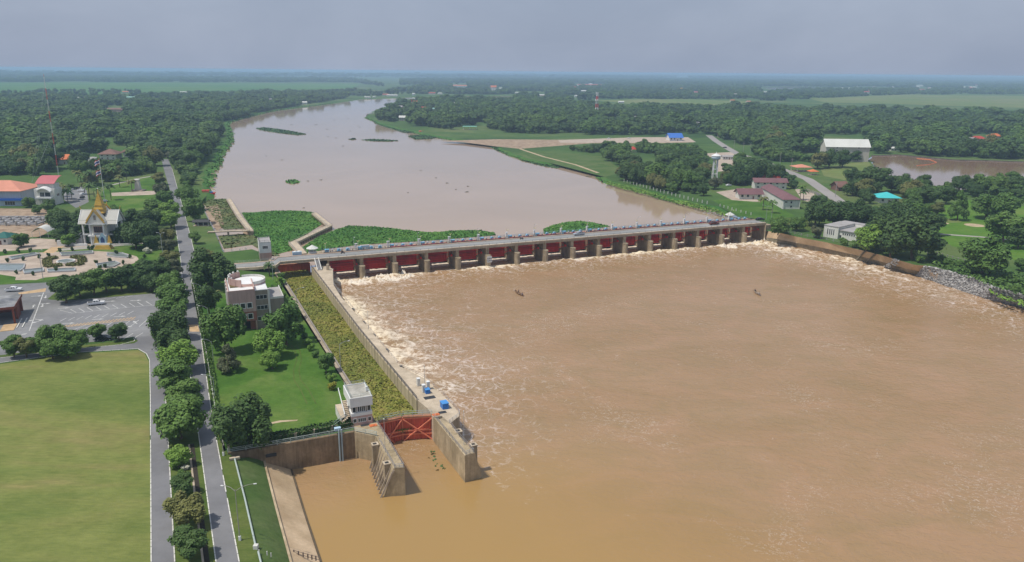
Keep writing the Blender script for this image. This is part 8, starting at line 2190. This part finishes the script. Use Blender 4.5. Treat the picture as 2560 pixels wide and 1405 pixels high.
def wood(poly, spacing, r0, r1, seed, keep=1.0, noisek=0.0):
    rg = random.Random(seed); q = [(p.x, p.y) for p in PL(poly)]
    xs = [a[0] for a in q]; ys = [a[1] for a in q]; y = min(ys)
    row = 0
    while y < max(ys):
        x = min(xs) + (row % 2) * spacing / 2
        while x < max(xs):
            X, Y = x + rg.uniform(-.45, .45) * spacing, y + rg.uniform(-.45, .45) * spacing
            x += spacing
            if rg.random() > keep or not inside(q, X, Y) or inside(W_U, X, Y) or inside(W_P, X, Y): continue
            if any(c[1] < X < c[2] and c[3] < Y < c[4] and inside(c[0], X, Y) for c in clear): continue
            if noisek and noise.noise((X / abs(noisek), Y / abs(noisek), seed)) < (-0.05 if noisek > 0 else -0.3): continue
            v = Vector((X, Y, 0))
            if seg_dist(v, ROADW) < 11 or seg_dist(v, AV) < 9: continue
            u_, v_ = pix(v)
            if not (-90 < u_ < 2650): continue
            if X < -60 and Y < 1300 and seg_dist(v, bkL) < 13: continue
            big = 0.78 + 0.75 * max(0, noise.noise((X / 70, Y / 70, 4.0)) + 0.25) + (0.45 if rg.random() < 0.1 else 0)
            if big > 1.15 and rg.random() < 0.35: continue
            sp_ = noise.noise((X / 90, Y / 90, 17.0)) * 0.9 + rg.uniform(-.28, .28)
            treepts.append((X, Y, rg.uniform(r0, r1) * big, (0.5 + sp_ * 0.9) % 1.0 if abs(sp_) < 0.55 else rg.random()))
        y += spacing * 0.87; row += 1
wood([(-250, 262), (100, 243), (300, 250), (430, 250), (560, 240), (720, 240), (870, 245), (760, 262), (640, 282), (590, 300), (560, 320), (566, 355), (535, 400), (515, 450), (500, 500), (470, 470), (430, 400), (400, 392), (390, 435), (280, 450), (230, 470), (160, 470), (-60, 450), (-250, 440)], 11, 5.0, 8.6, 1, 0.95, -75)
wood([(430, 400), (470, 470), (505, 505), (522, 440), (545, 395), (500, 380)], 8, 3.5, 5.0, 2, 0.95)
wood([(425, 425), (452, 470), (480, 560), (500, 560), (497, 500), (470, 450), (440, 415)], 7, 3.0, 4.4, 3, 0.95)
wood([(950, 300), (1000, 262), (1060, 256), (1300, 256), (1420, 262), (1500, 274), (1900, 276), (2020, 280), (2300, 286), (2700, 302), (2700, 395), (2560, 402), (2300, 390), (2230, 384), (2170, 386), (2060, 372), (1960, 395), (1900, 375), (1800, 345), (1760, 335), (1600, 338), (1400, 336), (1180, 330), (1100, 322), (1010, 310)], 12.5, 5.4, 9.6, 4, 0.93, -95)
wood([(1425, 377), (1600, 371), (1745, 373), (1790, 393), (1760, 403), (1600, 391), (1440, 393)], 8, 3.2, 4.6, 5, 0.95)
wood([(1480, 395), (1560, 385), (1600, 380), (1740, 385), (1790, 435), (1850, 410), (1960, 430), (1985, 465), (1990, 475), (1860, 470), (1800, 470), (1790, 500), (1700, 490), (1600, 464), (1510, 440)], 10, 4.2, 6.8, 6, 0.9)
wood([(1850, 380), (1940, 395), (2050, 400), (2060, 372), (2100, 385), (2180, 400), (2040, 408), (1990, 405), (1950, 405)], 9, 4.0, 6.0, 7, 0.9)
wood([(2030, 470), (2110, 470), (2180, 440), (2290, 470), (2330, 500), (2320, 560), (2230, 570), (2150, 560), (2060, 545), (2010, 520), (2060, 510), (2120, 530), (2110, 500)], 11, 4.4, 6.6, 8, 0.8)
wood([(2330, 490), (2380, 470), (2560, 470), (2700, 490), (2700, 530), (2560, 505), (2420, 500)], 12, 4.6, 6.6, 9, 0.7)
# far belts
wood([(360, 240), (560, 234), (900, 230), (960, 240), (560, 244), (360, 248)], 15, 5, 8, 10, 0.8, 120)
wood([(-300, 236), (360, 226), (360, 248), (-300, 262)], 24, 4, 7, 15, 0.35)
wood([(950, 236), (1000, 222), (1300, 214), (1900, 216), (1900, 247), (1500, 249), (1300, 252), (1290, 237), (1100, 235)], 15, 5.5, 9, 11, 0.85, 160)
wood([(1880, 236), (2000, 226), (2600, 222), (2600, 236), (2250, 237), (2050, 246), (1900, 255)], 18, 5.5, 9, 12, 0.8, 160)
wood([(-300, 206), (0, 206), (880, 206), (1000, 222), (1000, 200), (1300, 196), (2600, 200), (2600, 222), (1900, 216), (1300, 214), (960, 216), (880, 199), (0, 190), (-300, 190)], 26, 8, 13, 13, 0.8, 260)
wood([(-300, 190), (2700, 202), (2700, 196), (1280, 187), (-300, 180)], 75, 16, 30, 14, 0.75, 700)
print('wood trees', len(treepts))
treepts.sort(key=lambda a: math.hypot(a[0], a[1]) / a[2] ** 0.5)
NI = 300 - 120
cols = ['dark', 'dark', 'mid', 'mid', 'olive', 'dark']
near_, rest = treepts[:NI], treepts[NI:]
def side(X, Y):
    u_, v_ = pix(Vector((X, Y, 0)))
    if u_ < 700: return 'wood tree among the others on the left bank between the avenue and the river bend', 'wood trees on the left bank'
    if u_ < 1850: return 'wood tree among the others on the upstream right bank around the water tower', 'wood trees on the upstream right bank'
    return 'wood tree among the others on the right bank between the road and the pond', 'wood trees on the right bank by the pond'
for i, (X, Y, r, q) in enumerate(near_):
    lb, g = side(X, Y); r = r * 0.92
    tree(0, 0, None, ('round', 'dome', 'round', 'oval')[int(q * 4)], cols[int(q * 97) % 6], lb, g, 0.7 + 0.25 * q, 0.22, world=Vector((X, Y, 0)), r=r)
# the rest of the woods: points that carry one of six crowns each
protos = []
for i, (sh, mc) in enumerate((('round', 'forest'), ('dome', 'dark'), ('round', 'forest'), ('oval', 'dark'), ('dome', 'mid'), ('round', 'forest'))):
    protos.append(crown_mesh('crown', 900, sh, 70 + i, 0.26, 12, m=LEAF[mc], lump=0.42, nj=0.14))
def forest(name, pts, me):
    pm_ = bpy.data.meshes.new(name + '_points')
    pm_.from_pydata([(a[0], a[1], a[2] * 0.95) for a in pts], [], [])
    at = pm_.attributes.new('size', 'FLOAT_VECTOR', 'POINT')
    at.data.foreach_set('vector', [c for a in pts for c in (a[2], a[2], a[2] * (0.66 + 0.3 * ((a[3] * 53) % 1)) * min(1, 11 / a[2]))])
    at = pm_.attributes.new('turn', 'FLOAT_VECTOR', 'POINT')
    at.data.foreach_set('vector', [c for a in pts for c in (0, 0, a[3] * 628)])
    o = put(name, pm_); tag(o, kind='stuff')
    # the crown lives in its own mesh datablock, brought in by a nested object that is itself one tree of the wood
    src = put('forest_tree', me); src.location = (pts[0][0], pts[0][1], pts[0][2] * 0.95); src.scale = (pts[0][2],) * 3; tag(src, kind='stuff')
    ng = bpy.data.node_groups.new('scatter', 'GeometryNodeTree')
    ng.interface.new_socket('Geometry', in_out='INPUT', socket_type='NodeSocketGeometry'); ng.interface.new_socket('Geometry', in_out='OUTPUT', socket_type='NodeSocketGeometry')
    N = ng.nodes; gi = N.new('NodeGroupInput'); go = N.new('NodeGroupOutput'); oi = N.new('GeometryNodeObjectInfo'); ip = N.new('GeometryNodeInstanceOnPoints')
    oi.inputs['Object'].default_value = src; oi.inputs['As Instance'].default_value = True
    a1 = N.new('GeometryNodeInputNamedAttribute'); a1.data_type = 'FLOAT_VECTOR'; a1.inputs['Name'].default_value = 'size'
    a2 = N.new('GeometryNodeInputNamedAttribute'); a2.data_type = 'FLOAT_VECTOR'; a2.inputs['Name'].default_value = 'turn'
    K = ng.links.new; K(gi.outputs[0], ip.inputs['Points']); K(oi.outputs['Geometry'], ip.inputs['Instance']); K(a1.outputs['Attribute'], ip.inputs['Scale']); K(a2.outputs['Attribute'], ip.inputs['Rotation']); K(ip.outputs[0], go.inputs[0])
    md = o.modifiers.new('scatter', 'NODES'); md.node_group = ng
for i in range(6):
    forest('forest', [a for j, a in enumerate(rest) if int(a[3] * 6) == i], protos[i])
# ---------------------------------------------------------------- haze
hm = bpy.data.materials.new('haze_air'); hm.use_nodes = True
ht = hm.node_tree; ht.nodes.clear()
ho = ht.nodes.new('ShaderNodeOutputMaterial'); hv = ht.nodes.new('ShaderNodeVolumePrincipled')
hv.inputs['Color'].default_value = (0.50, 0.70, 0.97, 1)
hv.inputs['Density'].default_value = 0.00014
hv.inputs['Anisotropy'].default_value = 0.0
ht.links.new(hv.outputs[0], ho.inputs['Volume'])
hz = MB().bb(-70000, 70000, -1500, 80000, -12, CAM_H + 3).build('haze', hm)
tag(hz, kind='stuff')
